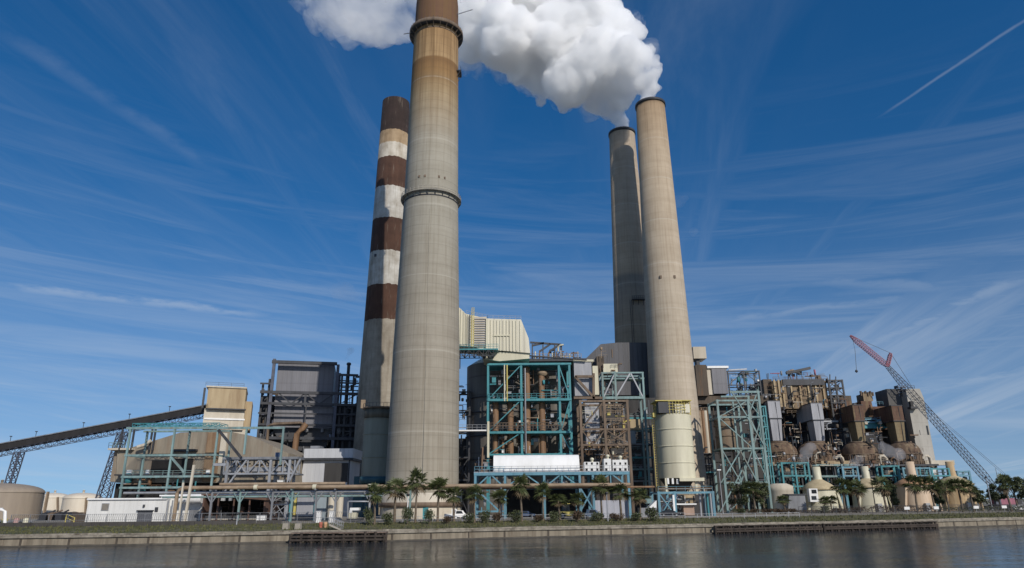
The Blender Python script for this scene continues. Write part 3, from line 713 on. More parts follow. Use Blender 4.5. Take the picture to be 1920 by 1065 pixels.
def frame(root, mat, xs, ys, zs, w=0.5, z0=GZ, brace=(), beam_w=None, mat2=None, zc=None, skip=()):
    bw = beam_w or w * 0.8
    for i, x in enumerate(xs):
        for y in ys: member('column', mat, root, (x, y, z0), (x, y, zc[i] if zc else zs[-1] + w * 0.5), w)
    for k, z in enumerate(zs):
        for y in ys: member('beam', mat2 or mat, root, (xs[0] - w * .62, y, z), (xs[-1] + w * .62, y, z), bw)
        if len(ys) > 1:
            for x in xs: member('cross_beam', mat2 or mat, root, (x, ys[0] + w * .3, z), (x, ys[-1] - w * .3, z), bw * .8)
    zz = [z0] + list(zs)
    for (i, k, kind) in brace:
        xa, xb, za, zb, y = xs[i], xs[i + 1], zz[k], zz[k + 1], ys[0]
        xm = (xa + xb) / 2
        segs = {'/': [((xa, za), (xb, zb))], '\\': [((xa, zb), (xb, za))], 'x': [((xa, za), (xb, zb)), ((xa, zb), (xb, za))],
                'v': [((xa, zb), (xm, za)), ((xb, zb), (xm, za))], '^': [((xa, za), (xm, zb)), ((xb, za), (xm, zb))]}[kind]
        for n_, ((p0, q0), (p1, q1)) in enumerate(segs):
            member('brace', mat, root, (p0, y + .04 * n_, q0), (p1, y + .04 * n_, q1), bw * .55)
def railing(root, pts, mat, h=1.1, step=1.6, r=0.07, name='railing'):
    mb = MB(); pts = [Vector(p) for p in pts]
    for a, b in zip(pts, pts[1:]):
        for hh in (h * .5, h): mb.bar(a + Vector((0, 0, hh)), b + Vector((0, 0, hh)), r)
        n = max(1, int((b - a).length / step))
        for i in range(n + 1): q = a.lerp(b, i / n); mb.bar(q, q + Vector((0, 0, h)), r)
    return mb.build(name, mat, root)
def truss(root, a, b, h, w, mat, n=10, t=0.22, name='truss', depth_y=None):
    """lattice girder from a to b (bottom chord), h high, w wide in y, one connected mesh"""
    a, b = Vector(a), Vector(b); mb = MB(); up_ = Vector((0, 0, h)); wy = Vector((0, w, 0))
    for o in (Vector((0, 0, 0)), up_, wy, up_ + wy): mb.bar(a + o, b + o, t)
    for i in range(n + 1):
        q = a.lerp(b, i / n)
        mb.bar(q, q + up_, t * .7); mb.bar(q + wy, q + up_ + wy, t * .7); mb.bar(q + up_, q + up_ + wy, t * .7); mb.bar(q, q + wy, t * .7)
        if i < n:
            q2 = a.lerp(b, (i + 1) / n)
            s, e = (q, q2 + up_) if i % 2 == 0 else (q + up_, q2)
            mb.bar(s, e, t * .7); mb.bar(s + wy, e + wy, t * .7)
    return mb.build(name, mat, root)
def trestle(root, xc, y, z1, wb, wt, dy, mat, n=7, t=0.3, z0=GZ, lean=0.0):
    """tapering lattice tower: four legs as parts, one lacing mesh"""
    def leg(sx, sy, z):
        f = (z - z0) / (z1 - z0); w = wb + (wt - wb) * f
        return Vector((xc + lean * f + sx * w / 2, y + sy * dy / 2, z))
    for sx in (-1, 1):
        for sy in (-1, 1): member('leg', mat, root, leg(sx, sy, z0), leg(sx, sy, z1), t)
    mb = MB()
    for i in range(n):
        za, zb = z0 + (z1 - z0) * i / n, z0 + (z1 - z0) * (i + 1) / n
        for (s1, s2) in (((-1, -1), (1, -1)), ((1, -1), (1, 1)), ((1, 1), (-1, 1)), ((-1, 1), (-1, -1))):
            mb.bar(leg(*s1, za), leg(*s2, zb), t * .55); mb.bar(leg(*s2, za), leg(*s1, zb), t * .55); mb.bar(leg(*s1, zb), leg(*s2, zb), t * .55)
    mb.build('lacing', mat, root)
def clutter(root, pl, pr, pt, pb, Y, n, seed, mats, D=3.0, big=1.0):
    """pipes, cabinets, ducts and gratings a boiler house shows between its floors"""
    rnd = random.Random(seed)
    x0, x1 = X(pl, (pt + pb) / 2, Y), X(pr, (pt + pb) / 2, Y); z0, z1 = Zp((pl + pr) / 2, pb, Y), Zp((pl + pr) / 2, pt, Y)
    for i in range(n):
        m = rnd.choice(mats); y = Y + rnd.uniform(0, D); x = rnd.uniform(x0, x1); z = rnd.uniform(z0, z1); k = rnd.random()
        if k < 0.30:
            l = rnd.uniform(2, 9) * big; r = rnd.uniform(.10, .35) * big
            MB().tube((max(x0, x - l / 2), y, z), (min(x1, x + l / 2), y, z + rnd.uniform(-.1, .1)), r, n=8).build('pipe', m, root)
        elif k < 0.55:
            l = rnd.uniform(2, 8) * big; r = rnd.uniform(.10, .40) * big
            MB().tube((x, y, max(z0, z - l / 2)), (x, y, min(z1, z + l / 2)), r, n=8).build('pipe', m, root)
        elif k < 0.72:
            w, h = rnd.uniform(.6, 2.4) * big, rnd.uniform(.6, 2.2) * big
            mb = MB().box(x - w / 2, x + w / 2, y, y + 1.2, z, z + h); mb.box(x - w * .55, x + w * .55, y - .1, y + 1.25, z + h - .002, z + h + .12)
            mb.build('cabinet', m, root)
        elif k < 0.84:
            l = rnd.uniform(3, 8) * big; xa, xb = max(x0, x - l / 2), min(x1, x + l / 2)
            if xb - xa > 1: railing(root, [(xa, y, z), (xb, y, z)], m, name='walkway_rail', step=1.2)
        elif k < 0.92:
            r = rnd.uniform(.5, 1.1) * big; h = rnd.uniform(1.5, 3.5) * big
            MB().lathe(x, y + r, [(0.02, z), (r, z + r * .4), (r, z + h), (0.02, z + h + r * .4)], 16, cap=False).build('vessel', m, root)
        else:
            l = rnd.uniform(2, 5) * big; r = rnd.uniform(.25, .5) * big
            pts = [Vector((x, y, z)), Vector((x, y, z + l * .6)), Vector((x + .25 * l, y, z + l * .85)), Vector((x + l * .7, y, z + l * .9))]
            MB().path(pts, r, 8).build('bent_pipe', m, root)
def pipe_px(root, pts, r, mat, name='pipe', n=10):
    return MB().path([P(px, py, Y) for px, py, Y in pts], r, n).build(name, mat, root)

# ------------------------------------------------------------------ left: tanks, conveyor, transfer house
def tank(label, pl, pr, peave, ptop, Y, mat, group, stair_px=None, z0=GZ):
    r, xc, yc = cyl_px(pl, pr, 940, Y)
    ze, zt = Zp((pl + pr) / 2, peave, Y), Zp((pl + pr) / 2, ptop, Y + r)
    root = thing('storage_tank', label, 'tank', (xc, yc, z0), group)
    MB().lathe(xc, yc, [(r, z0), (r, ze)], 64, cap=False).build('shell', mat, root)
    prof = [(r + .15, ze - .25), (r + .15, ze)] + [(r * math.cos(t), ze + (zt - ze) * math.sin(t)) for t in [i * math.pi / 16 for i in range(1, 8)]] + [(0.03, zt)]
    MB().lathe(xc, yc, prof, 64, cap=False).build('domed_roof', mat, root)
    if stair_px:
        a = P(stair_px[0], peave + 4, Y); b = P(stair_px[1], 962, Y)
        def on(x, z): return Vector((x, yc - math.sqrt(max(.2, (r + .5) ** 2 - (x - xc) ** 2)), z))
        mb = MB(); n = 10
        for i in range(n):
            t0, t1 = i / n, (i + 1) / n
            q0, q1 = on(a.x + (b.x - a.x) * t0, ze + (z0 - ze) * t0), on(a.x + (b.x - a.x) * t1, ze + (z0 - ze) * t1)
            mb.bar(q0, q1, .35, .9)
        mb.build('stair', tan_pipe, root)
    MB().lathe(xc, yc, [(.35, zt - .2), (.35, zt + .7), (.5, zt + .72), (.02, zt + 1.0)], 12, cap=False).build('roof_vent', mat, root)
    return root
tank('large dusty tan domed storage tank at the far left edge', -75, 68, 921, 906, 185, tank_tan, None, (43, 36))
tank('small pale tank squeezed beside the large tan tank', 58, 80, 930, 927, 215, white_wall, 'pale storage tanks')
tank('pale cream domed tank in the middle of the row right of the tan tank', 74, 126, 932, 924, 260, tank_cream, 'pale storage tanks', (104, 103))
tank('pale cream tank partly hidden by the white building', 122, 186, 933, 924, 235, tank_cream, 'pale storage tanks', (158, 156))

YC = 222
def conveyor():
    a, b = P(-150, 872, YC), P(392, 770, YC)
    root = thing('coal_conveyor', 'long dark inclined coal conveyor gallery rising to the tan transfer house', 'conveyor', (a.x, YC, GZ))
    th = 2.0
    mb = MB(); d = Vector((0, 3.6, 0)); h = Vector((0, 0, th))
    mb.add([a, b, b + d, a + d, a + h, b + h, b + d + h, a + d + h], [(3, 2, 1, 0), (4, 5, 6, 7), (0, 1, 5, 4), (1, 2, 6, 5), (2, 3, 7, 6), (3, 0, 4, 7)])
    mb.build('gallery', M('conveyor_black_cladding', (.024, .023, .024), (.013, .012, .012), .5, 1, .8), root)
    mb = MB(); mb.bar(a + h + Vector((0, -.15, .05)), b + h + Vector((0, -.15, .05)), .25, .3); mb.build('roof_edge', grey_steel, root)
    truss(root, a - Vector((0, -.2, 1.65)), b - Vector((0, -.2, 1.65)), 1.6, 2.2, crane_blue, 46, .15, 'under_truss')
    for px in (20, 66, 152, 236, 310, 372):
        p = a.lerp(b, (X(px, 820, YC) - a.x) / (b.x - a.x)) + h
        mb = MB().bar(p + Vector((0, .1, 0)), p + Vector((0, .1, 1.7)), .12); mb.box(p.x - .3, p.x + .3, p.y - .15, p.y + .25, p.z + 1.65, p.z + 1.9); mb.build('gallery_lamp', dark_steel, root)
    for px, wb, wt, lean, lab in ((2, 1.6, 1.9, 2.0, ''), (185, 3.8, 2.2, 3.6, '')):
        xc = X(px, 930, YC); f = (xc + lean - a.x) / (b.x - a.x); z1 = a.z + (b.z - a.z) * f - 1.66
        t = thing('conveyor_trestle', 'dark lattice trestle at the left edge under the coal conveyor' if px < 0 else 'dark lattice trestle beside the white building under the coal conveyor', 'trestle', (xc, YC + 1.8, GZ), 'trestles under the conveyor')
        trestle(t, xc, YC + 1.3, z1, wb, wt, 2.2, crane_blue, 9, .27, lean=lean)
conveyor()

def transfer_house():
    root = root_at('transfer_house', 'tan box shaped coal transfer house at the top of the conveyor', 'industrial building', 425, 214)
    bx('upper_room', root, tan_wall, 389, 455, 728, 767, 212, 13)
    bx('roof_slab', root, beige_wall, 387, 457, 725.5, 728.2, 211.6, 13.8)
    bx('lower_room', root, beige_wall, 384, 454, 768, 806, 213, 12)
    bx('shaft', root, beige_wall, 386, 452, 806, None, 214, 10)
    bx('side_room', root, tan_wall, 452, 471, 752, 806, 215, 10)
    bx('ledge', root, dark_steel, 388, 455, 766.4, 768.6, 211.7, 1.2)
    bx('pale_band', root, white_paint, 385, 455, 785, 788, 212.7, .25)
    p0, p1 = P(386, 735, 211), P(386, 766, 211)
    railing(root, [(p1.x - 1.5, 211.5, p1.z), (p1.x, 211.5, p1.z), (p1.x, 214, p1.z)], dark_steel)
    bx('ladder_tower', root, dark_steel, 383.5, 387, 730, 768, 213.2, .5)
    railing(root, [(X(389, 726, 213), 212.3, Zp(420, 725.5, 212)), (X(455, 726, 213), 212.3, Zp(420, 725.5, 212))], dark_steel, step=3)
    root.rotation_euler.z = R(19)
transfer_house()

def bunker_building():
    root = root_at('coal_bunker', 'rain streaked brown bunker with sloping shoulders behind the teal open frame', 'industrial building', 380, 186)
    Y = 184
    pts = [(217, 905), (220, 846), (250, 838), (338, 811), (425, 808), (470, 817), (541, 850), (541, 905)]
    q = []
    for px, py in pts: p = P(px, py, Y); q.append((p.x, p.z))
    MB().prism(list(reversed(q)), Y, Y + 26).build('body', bunker, root)
    bx('under_shade_box', root, black_void, 213, 540, 905.2, None, Y + 1.5, 20)  # near-black box painted as the shade below the bunker
    bx('rusty_panel', root, M('rust_streaked_panel', (.26, .18, .11), (.17, .10, .06), .5, 1, .9, stain=(.12, .06, .03), stain_at=(.45, .75)), 384, 410, 811, 903, Y - .3, .32)
    # dark openings framed in steel
    for pl, pr, pt, pb in ((283, 322, 863, 892), (323, 360, 860, 892)):
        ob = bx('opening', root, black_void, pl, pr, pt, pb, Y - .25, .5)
    bx('opening_hood', root, dark_steel, 320, 366, 842, 846, Y - 1.6, 1.8)
    for pl, pr in ((237, 246), (273, 279), (386, 393)): bx('vent_box', root, white_paint, pl, pr, 881, 889, Y - .6, .8)
    bx('pale_column', root, beige_wall, 412, 423, 812, 868, Y - .8, 1)
    # ledge balcony at the left shoulder
    bx('balcony_slab', root, beige_wall, 202, 248, 840, 843.5, Y - 1.2, 6)
    a = P(203, 840, Y - 1.2); b = P(247, 840, Y - 1.2)
    railing(root, [(a.x, a.y + 5, a.z), a, b], teal_pale, 1.4)
    bx('left_hopper', root, bunker, 211, 221, 843.6, 903, Y + 1, 14)
    pipe_px(root, [(258, 838, Y - 2), (272, 834, Y - 2), (283, 826, Y - 2)], .45, beige_wall, 'chute')
    for px in (284, 290, 228, 243, 250): 
        a = P(px, 818, Y - 1); member('post', dark_steel, root, (a.x, a.y, Zp(px, 845, Y)), (a.x, a.y, Zp(px, 805, Y)), .4)
    bx('dark_floor', root, dark_steel, 214, 402, 888.5, 891, Y - 3.2, 3)
    clutter(root, 225, 400, 896, 930, Y - 2.5, 16, 4, [rust_pipe, dark_steel, teal, rust_steel], 1.5, .8)
bunker_building()

def teal_front_frame():
    Y = 168; root = root_at('steelwork', 'pale teal open steel frame over the brown coal bunker', 'steel frame', 360, Y)
    cols = [(246, 801, 224, 934), (325, 801, 312, 948), (408, 803, 398, 905)]
    zt = Zp(380, 802, Y)
    xs = []
    for px0, py0, px1, py1 in cols:
        a, b = P(px0, py0, Y), P(px1, py1, Y); xs.append((a.x + b.x) / 2)
    for x in xs:
        for y in (Y, Y + 8): member('column', teal_pale, root, (x, y, GZ), (x, y, zt), .42)
    for px, pb in ((462, 852), (531, 872)):
        a = P(px, 811, Y); member('column', teal_pale, root, (a.x, Y, Zp(px, pb, Y)), (a.x, Y, zt - .3), .42)
    xr = X(533, 812, Y)
    member('beam', teal_pale, root, (xs[0] - 1, Y, zt), (xr, Y, zt - .15), .52)
    member('beam', teal_pale, root, (xs[0] - 1, Y + 8, zt), (xs[2], Y + 8, zt), .42)
    truss(root, (xs[0], Y + .5, zt + .4), (xs[2], Y + .5, zt + .4), .8, 5, teal, 16, .15, 'roof_truss')
    for py in (853.5, 893.5, 914):
        z = Zp(315, py, Y); member('beam', teal_pale, root, (xs[0] - .4, Y - .05, z), (xs[2] + .4, Y - .05, z), .46)
        for x in xs: member('cross_beam', teal_pale, root, (x, Y + .3, z), (x, Y + 7.7, z), .34)
    a, b = P(410, 806, Y), P(452, 858, Y); member('brace', dark_steel, root, (a.x, Y - .1, a.z), (b.x, Y - .1, b.z), .55)
    a, b = P(322, 858, Y), P(346, 886, Y); member('brace', teal_pale, root, (a.x, Y - .1, a.z), (b.x, Y - .1, b.z), .45)
    z = Zp(430, 871, Y); member('beam', galv, root, (xs[2], Y, z), (X(424, 870, Y), Y, z), .6)
    for x, px in ((xs[1], 350), ): pass
    z = Zp(315, 893.5, Y) + .35
    railing(root, [(xs[0], Y - .2, z), (xs[2], Y - .2, z)], teal_pale, 1.0, 2.2, .08)
teal_front_frame()

def left_boiler():
    Y = 232; root = root_at('boiler_house', 'grey panelled boiler house caged in dark steel left of the banded chimney', 'boiler house', 570, Y)
    bx('upper_panel', root, grey_clad, 521, 624, 684, 762, Y, 16)
    bx('lower_panel', root, grey_clad, 516, 622, 762.2, 803, Y - .6, 15)
    a = [P(512, 803, Y), P(624, 803, Y), P(606, 845, Y), P(536, 845, Y)]
    MB().prism([(v.x, v.z) for v in (a[3], a[2], a[1], a[0])], Y + .2, Y + 14).build('hopper', dark_steel, root)
    bx('core', root, boiler_dark, 500, 664, 776, None, Y + 6, 14)
    bx('left_core', root, boiler_dark, 490, 514, 745, 960, Y + 5, 10)
    bx('right_core', root, boiler_dark, 628, 668, 760, 960, Y + 5, 10)
    f = Y - 2.5
    for px0, py0 in ((512, 676), (627, 682)):
        x = X(px0 - (3 if px0 < 600 else 1), 740, f)
        for y in (f, Y + 14): member('column', crane_blue, root, (x, y, GZ), (x, y, Zp(px0, py0, f)), .95)
    for px0, pt in ((490, 721), (501, 712), (642, 698), (655, 700), (667, 735), (633, 700)):
        x = X(px0, 790, f + 1.5); member('column', dark_steel, root, (x, f + 1.5, GZ), (x, f + 1.5, Zp(px0, pt, f)), .65)
    for pl, pr, py, t in ((511, 628, 681, 1.0), (490, 668, 737, .9), (490, 668, 758, .8), (486, 668, 776, .5), (486, 668, 797, .7), (490, 668, 822, .9), (632, 667, 701, .7), (490, 511, 722, .5), (628, 668, 716, .5)):
        z = Zp((pl + pr) / 2, py, f); member('beam', dark_steel, root, (X(pl, py, f), f - .1, z), (X(pr, py, f), f - .1, z), t)
    zA_, zB_ = Zp(570, 737, f), Zp(570, 758, f)
    for pxs in ((520, 545, 570), (570, 595, 622)):
        for i in range(2):
            xa, xb = X(pxs[i], 747, f), X(pxs[i + 1], 747, f)
            member('brace', dark_steel, root, (xa, f, zA_ if i == 0 else zB_), (xb, f, zB_ if i == 0 else zA_), .4)
    member('column', dark_steel, root, (X(570, 747, f), f, zB_), (X(570, 747, f), f, zA_), .7)
    for k, (px, pt, pb) in enumerate(((570, 758, 800),)): member('column', dark_steel, root, (X(px, 780, f), f - .02, Zp(px, pb, f)), (X(px, 780, f), f - .02, Zp(px, pt, f)), .35)
    for py in (712, 722, 730): 
        z = Zp(650, py, Y); member('beam', dark_steel, root, (X(632, py, Y), Y, z), (X(670, py, Y), Y, z), .35)
    for k in range(5):
        za, zb = Zp(505, 735 + 17 * k + 17, f), Zp(505, 735 + 17 * k, f)
        member('brace', dark_steel, root, (X(492, 790, f), f + 1.5, za), (X(506, 790, f), f + 1.5, zb), .28)
        member('brace', dark_steel, root, (X(636, 790, f), f + 1.5, za), (X(664, 790, f), f + 1.5, zb), .28)
    clutter(root, 632, 668, 700, 900, Y - .5, 40, 11, [dark_steel, dark_steel, rust_pipe, crane_blue, grey_steel], 3, .8)
    clutter(root, 490, 518, 728, 850, Y - 1, 22, 12, [dark_steel, crane_blue, rust_steel, grey_steel], 3, .8)
    clutter(root, 520, 640, 805, 850, Y - 2, 18, 13, [dark_steel, rust_steel, grey_steel, boiler_brown], 2, .8)
    pipe_px(root, [(500, 830, f - 1), (503, 800, f - 1), (512, 796, f - 1), (560, 793, f - 1), (572, 800, f - 1)], .45, rust_steel, 'duct_pipe')
    pipe_px(root, [(548, 850, f - 1.5), (553, 815, f - 1.5), (563, 803, f - 1.5), (570, 795, f - 1.5)], 1.0, rust_pipe, 'coal_chute')
    root.rotation_euler.z = R(12)
    v = thing('vent_stack', 'thin dark vent pipe smoking above the dark steelwork', 'vent pipe', (X(650, 745, Y + 2), Y + 2, Zp(650, 800, Y)))
    MB().tube((v.location.x, Y + 2, v.location.z), (v.location.x, Y + 2, Zp(650, 680, Y + 2)), .55, n=14).build('pipe', dark_steel, v)
    MB().lathe(v.location.x, Y + 2, [(.56, Zp(650, 685, Y + 2)), (.8, Zp(650, 684, Y + 2)), (.8, Zp(650, 681.5, Y + 2)), (.56, Zp(650, 680.5, Y + 2))], 14, cap=False).build('collar', dark_steel, v)
left_boiler()

def grey_hall():
    Y = 196; root = root_at('grey_building', 'pale grey clad hall with an upper storey left of the grey green silo', 'industrial building', 610, Y)
    bx('upper_storey', root, white_grey, 570, 662, 841, 858.5, Y - .6, 13)
    a = [P(570, 863, Y), P(658, 863, Y), P(655, 912, Y), P(556, 912, Y)]
    zb = GZ
    MB().prism([(a[3].x, zb), (a[2].x, zb), (a[1].x, a[1].z), (a[0].x, a[0].z)], Y, Y + 12).build('lower_storey', white_grey, root)
    bx('eave', root, dark_steel, 566, 662, 858.7, 862.8, Y - 1.2, 13.5)
    bx('conduit', root, dark_steel, 652, 654, 858, 930, Y - 1, .4)
    bx('roof_unit', root, grey_steel, 582, 600, 836, 840.8, Y + 2, 4)
    bx('shadow_panel', root, boiler_dark, 608, 652, 868, 904, Y - .15, .3)  # dark panel standing in for the tallest chimney's shadow on this wall
grey_hall()

def truss_gallery():
    Y = 172; root = root_at('truss_gallery', 'grey steel truss gallery on legs between the teal frame and the grey hall', 'conveyor', 485, Y)
    a, b = P(420, 878, Y), P(552, 882, Y)
    a.z = Zp(480, 888, Y); b.z = a.z
    h = Zp(480, 861, Y) - a.z
    truss(root, a, b, h, 4, galv, 6, .42)
    bx('deck', root, grey_steel, 420, 560, 888, 891, Y + .3, 4)
    bx('duct', root, galv, 428, 540, 876, 884, Y + 1.0, 2)
    bx('roof', root, grey_steel, 418, 560, 856.5, 861, Y - .5, 5)
    for px in (424, 505, 541):
        for y in (Y, Y + 4): member('leg', galv, root, (X(px, 900, Y), y, GZ), (X(px, 900, Y), y, a.z + h), .6)
    member('brace', galv, root, (X(424, 880, Y), Y - .1, a.z - 4), (X(462, 880, Y), Y - .1, a.z + h), .4)
    member('brace', galv, root, (X(541, 880, Y), Y - .1, a.z - 3), (X(562, 880, Y), Y - .1, a.z + h), .4)
    clutter(root, 425, 545, 862, 912, Y + 1, 26, 21, [galv, grey_steel, dark_steel, white_paint, rust_steel], 2.5, .6)
    a = P(520, 853, Y); MB().box(a.x - .5, a.x + .5, Y, Y + 1, a.z - .8, a.z + .6).build('motor_box', blue_van, root)
truss_gallery()

def white_building():
    Y = 152; root = root_at('white_building', 'long low white sided building with a grey roller door and one window', 'building', 250, Y)
    bx('wall', root, white_wall, 164, 312, 936.5, None, Y, 14)
    bx('roof', root, white_paint, 163, 313, 933.8, 936.7, Y - .35, 14.7)
    bx('tall_wing', root, white_wall, 300, 378, 930, None, Y + 1.5, 12)
    t = bx('wing_roof', root, white_paint, 299, 379, 927.5, 930.2, Y + 1.1, 12.8)
    xa, xb = X(336, 935, Y), X(381, 935, Y); zc = Zp(358, 935, Y)
    MB().tube((xa, Y - .4, zc), (xb, Y - .4, zc), .95, n=20).build('roof_duct', white_paint, root)
    w = bx('window', root, galv, 190, 204, 943.5, 957.5, Y - .12, .2)
    bx('pane', w, M('grey_brown_blind', (0.22, 0.20, 0.17), None, 2), 191, 203, 944.5, 956.5, Y - .15, .1)
    bx('roller_door', root, M('grey_roller_door', (0.115, 0.12, 0.135), None, .5, 0, .6, rows=.35), 257, 285, 958, 978, Y - .1, .2)
    bx('door_hood', root, dark_steel, 255.5, 286.5, 956.4, 958, Y - .5, .6)
    bx('wall_lamp', root, dark_steel, 267.5, 270.5, 946, 951, Y - .35, .35)
    bx('louvre', root, dark_steel, 290, 296, 951, 960, Y - .1, .2)
    bx('gutter', root, galv, 164, 312, 936.8, 938, Y - .2, .2)
    bx('garage_opening', root, grey_steel, 353, 371, 956, 978, Y + 1.35, .2)
    for px in (312, 320): bx('downpipe', root, galv, px, px + 2, 938, 977, Y - .3, .2)
white_building()

def open_shed():
    Y = 147; root = root_at('open_shed', 'brown open fronted shed with a sloping roof and dark interior', 'shed', 437, Y)
    x0, x1 = X(379, 950, Y), X(497, 950, Y); zl, zr = Zp(380, 928, Y), Zp(496, 938, Y)
    MB().prism([(x0 - .3, zl), (x1 + .3, zr), (x1 + .3, zr + .42), (x0 - .3, zl + .42)], Y - .5, Y + 9).build('roof', shed_brown, root)
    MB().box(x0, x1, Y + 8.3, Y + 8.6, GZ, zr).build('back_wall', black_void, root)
    MB().prism([(x0, GZ), (x0 + .3, GZ), (x0 + .3, zl - .05), (x0, zl)], Y, Y + 8.2).build('side_wall', shed_brown, root)
    MB().prism([(x1 - .3, GZ), (x1, GZ), (x1, zr), (x1 - .3, zr)], Y, Y + 8.2).build('side_wall', shed_brown, root)
    for i in range(1, 4):
        x = x0 + (x1 - x0) * i / 4; member('post', shed_brown, root, (x, Y, GZ), (x, Y, zl + (zr - zl) * i / 4), .25)
    bx('low_wall', root, concrete, 382, 495, 967, 975, Y + 1, .3)
    clutter(root, 390, 490, 950, 976, Y + 3, 14, 31, [rust_steel, dark_steel, grey_steel, shed_brown], 3, .5)
open_shed()

def pipe_rack():
    Y = 141; root = root_at('pipe_rack', 'long rack carrying a rusty tan pipe and teal white pipes along the shore', 'pipe rack', 640, Y)
    zp = Zp(640, 912.5, Y)
    xa = X(352, 905, Y); xb = X(1262, 913, Y)
    pts = [Vector((xa - 1.8, Y, GZ)), Vector((xa - 1.8, Y, zp - 1.0)), Vector((xa - 1.5, Y, zp - .3)), Vector((xa - .6, Y, zp)), Vector((X(1182, 913, Y), Y, zp))]
    MB().path(pts, .36, 12).build('tan_pipe', tan_pipe, root)
    for py, r, m, p0, p1, dy in ((921.5, .26, galv, 228, 720, .9), (930, .20, teal_pale, 300, 715, 1.1), (926, .16, white_paint, 400, 718, 2.0), (917, .22, rust_pipe, 520, 1230, 1.4), (905.5, .30, tan_pipe, 400, 640, 3.2)):
        z = Zp(640, py, Y); MB().tube((X(p0, py, Y), Y + dy, z), (X(p1, py, Y), Y + dy, z), r, n=10).build('pipe', m, root)
    for px in (393, 446, 508, 545, 590, 627, 692, 768, 850, 940):
        m = teal_pale if px in (446, 545, 768) else grey_steel
        x = X(px, 945, Y); member('support_post', m, root, (x, Y + .75, GZ), (x, Y + .75, zp - .35), .36)
        member('cross_arm', m, root, (x, Y - .5, zp - .5), (x, Y + 2.4, zp - .5), .26)
        for s in (-1, 1): member('knee_brace', m, root, (x, Y + .75, zp - 3.0), (x + s * 1.5, Y + .7, zp - .62), .18)
    for px in (480, 590, 694): 
        x = X(px, 912, Y); MB().tube((x - .35, Y, zp), (x + .35, Y, zp), .5, n=12).build('pipe_clamp', cream_paint, root)
    x = X(339, 945, Y); member('tall_post', beige_wall, root, (x + 1.4, Y - .4, GZ), (x + 1.8, Y - .4, Zp(350, 872, Y)), .42)
    member('tall_post', beige_wall, root, (x + .1, Y - .3, GZ), (x + .1, Y - .3, Zp(340, 905, Y)), .3)
    # stair tower under the rack
    st = MB()
pipe_rack()

def process_units():
    Y = 150
    t = root_at('stair_tower', 'grey steel stair tower with crossed braces beside the brown shed', 'steel frame', 523, Y)
    frame(t, galv, [X(499, 940, Y), X(540, 940, Y)], [Y, Y + 3], [Zp(520, 946, Y), Zp(520, 927, Y)], .32, brace=((0, 0, '^'), (0, 1, '/'), (0, 0, '/')))
    clutter(t, 502, 538, 930, 974, Y + 1, 12, 41, [galv, grey_steel, dark_steel], 1, .45)
    t = root_at('container_tank', 'ribbed grey upright tank framed by teal posts below the rusty tan pipe', 'tank', 572, Y)
    bx('body', t, duct_grey, 557, 589, 916, 968, Y, 5)
    bx('yellow_edge', t, yellow, 551, 555.5, 921, 966, Y + .2, .5)
    bx('base', t, dark_steel, 553, 592, 968.2, 973, Y - .3, 5.5)
    for px in (546, 592): member('column', teal, t, (X(px, 945, Y), Y - .2, GZ), (X(px, 945, Y), Y - .2, Zp(px, 921, Y)), .45)
    t = root_at('blue_tank', 'pale blue grey box tank between the ribbed grey tank and a white cylinder', 'tank', 601, Y + 2)
    bx('body', t, M('pale_blue_paint', (0.30, 0.36, 0.40), None, .5, 1), 594, 612, 918, None, Y + 2, 5)
    bx('lid', t, galv, 593, 613, 916, 918.4, Y + 1.8, 5.4)
    for pl, pr, lab in ((613, 627, 'white cylinder tank just left of the forked support post'), (629, 642, 'white cylinder tank just right of the forked support post')):
        xl, xr = X(pl, 945, Y + 1), X(pr, 945, Y + 1); r = (xr - xl) / 2; z1 = Zp(pl, 923, Y + 1)
        t = thing('cylinder_tank', lab, 'tank', ((xl + xr) / 2, Y + 1 + r, GZ), 'white cylinder tanks')
        MB().lathe((xl + xr) / 2, Y + 1 + r, [(r, GZ), (r, z1)], 32, cap=False).build('shell', beige_wall, t)
        MB().lathe((xl + xr) / 2, Y + 1 + r, [(r + .06, z1 - .1), (r + .06, z1), (r * .6, z1 + .35), (.02, z1 + .45)], 32, cap=False).build('top', white_paint, t)
    t = root_at('pump_skid', 'white and cream pump skid with pipe loop left of the tallest chimney', 'machine', 665, 140)
    Yq = 140
    pipe_px(t, [(652, 972, Yq), (652, 941, Yq), (654, 940, Yq), (690, 940, Yq), (692, 942, Yq), (692, 972, Yq)], .16, galv, 'pipe_loop')
    bx('cabinet', t, white_paint, 656, 673, 952, 957, Yq - .3, 1.5)
    bx('pump', t, cream_paint, 654, 668, 961, 972, Yq - .2, 1.6)
    bx('skid', t, dark_steel, 650, 678, 972.2, 975, Yq - .5, 2.2)
    bx('panel', t, white_paint, 655, 660, 956.8, 962, Yq - .25, .6)
    for px, h, m, lab in ((490, 969, white_paint, 'small white cabinet on the grass beside the grey stair tower'), (597, 962, white_paint, 'white valve cabinet standing at the dock approach'), (622, 968, white_paint, 'white drum shaped cabinet above the dock')):
        p = onto(px, 134); w = .9 if px != 490 else 1.6
        t = thing('equipment_cabinet', lab, 'cabinet', p, 'white cabinets by the dock')
        hh = 1.3 if px == 490 else 2.0
        MB().box(p.x - w / 2, p.x + w / 2, p.y, p.y + .8, p.z, p.z + hh).build('body', m, t)
        MB().box(p.x - w / 2 - .06, p.x + w / 2 + .06, p.y - .06, p.y + .86, p.z + hh, p.z + hh + .1).build('lid', galv, t)
process_units()

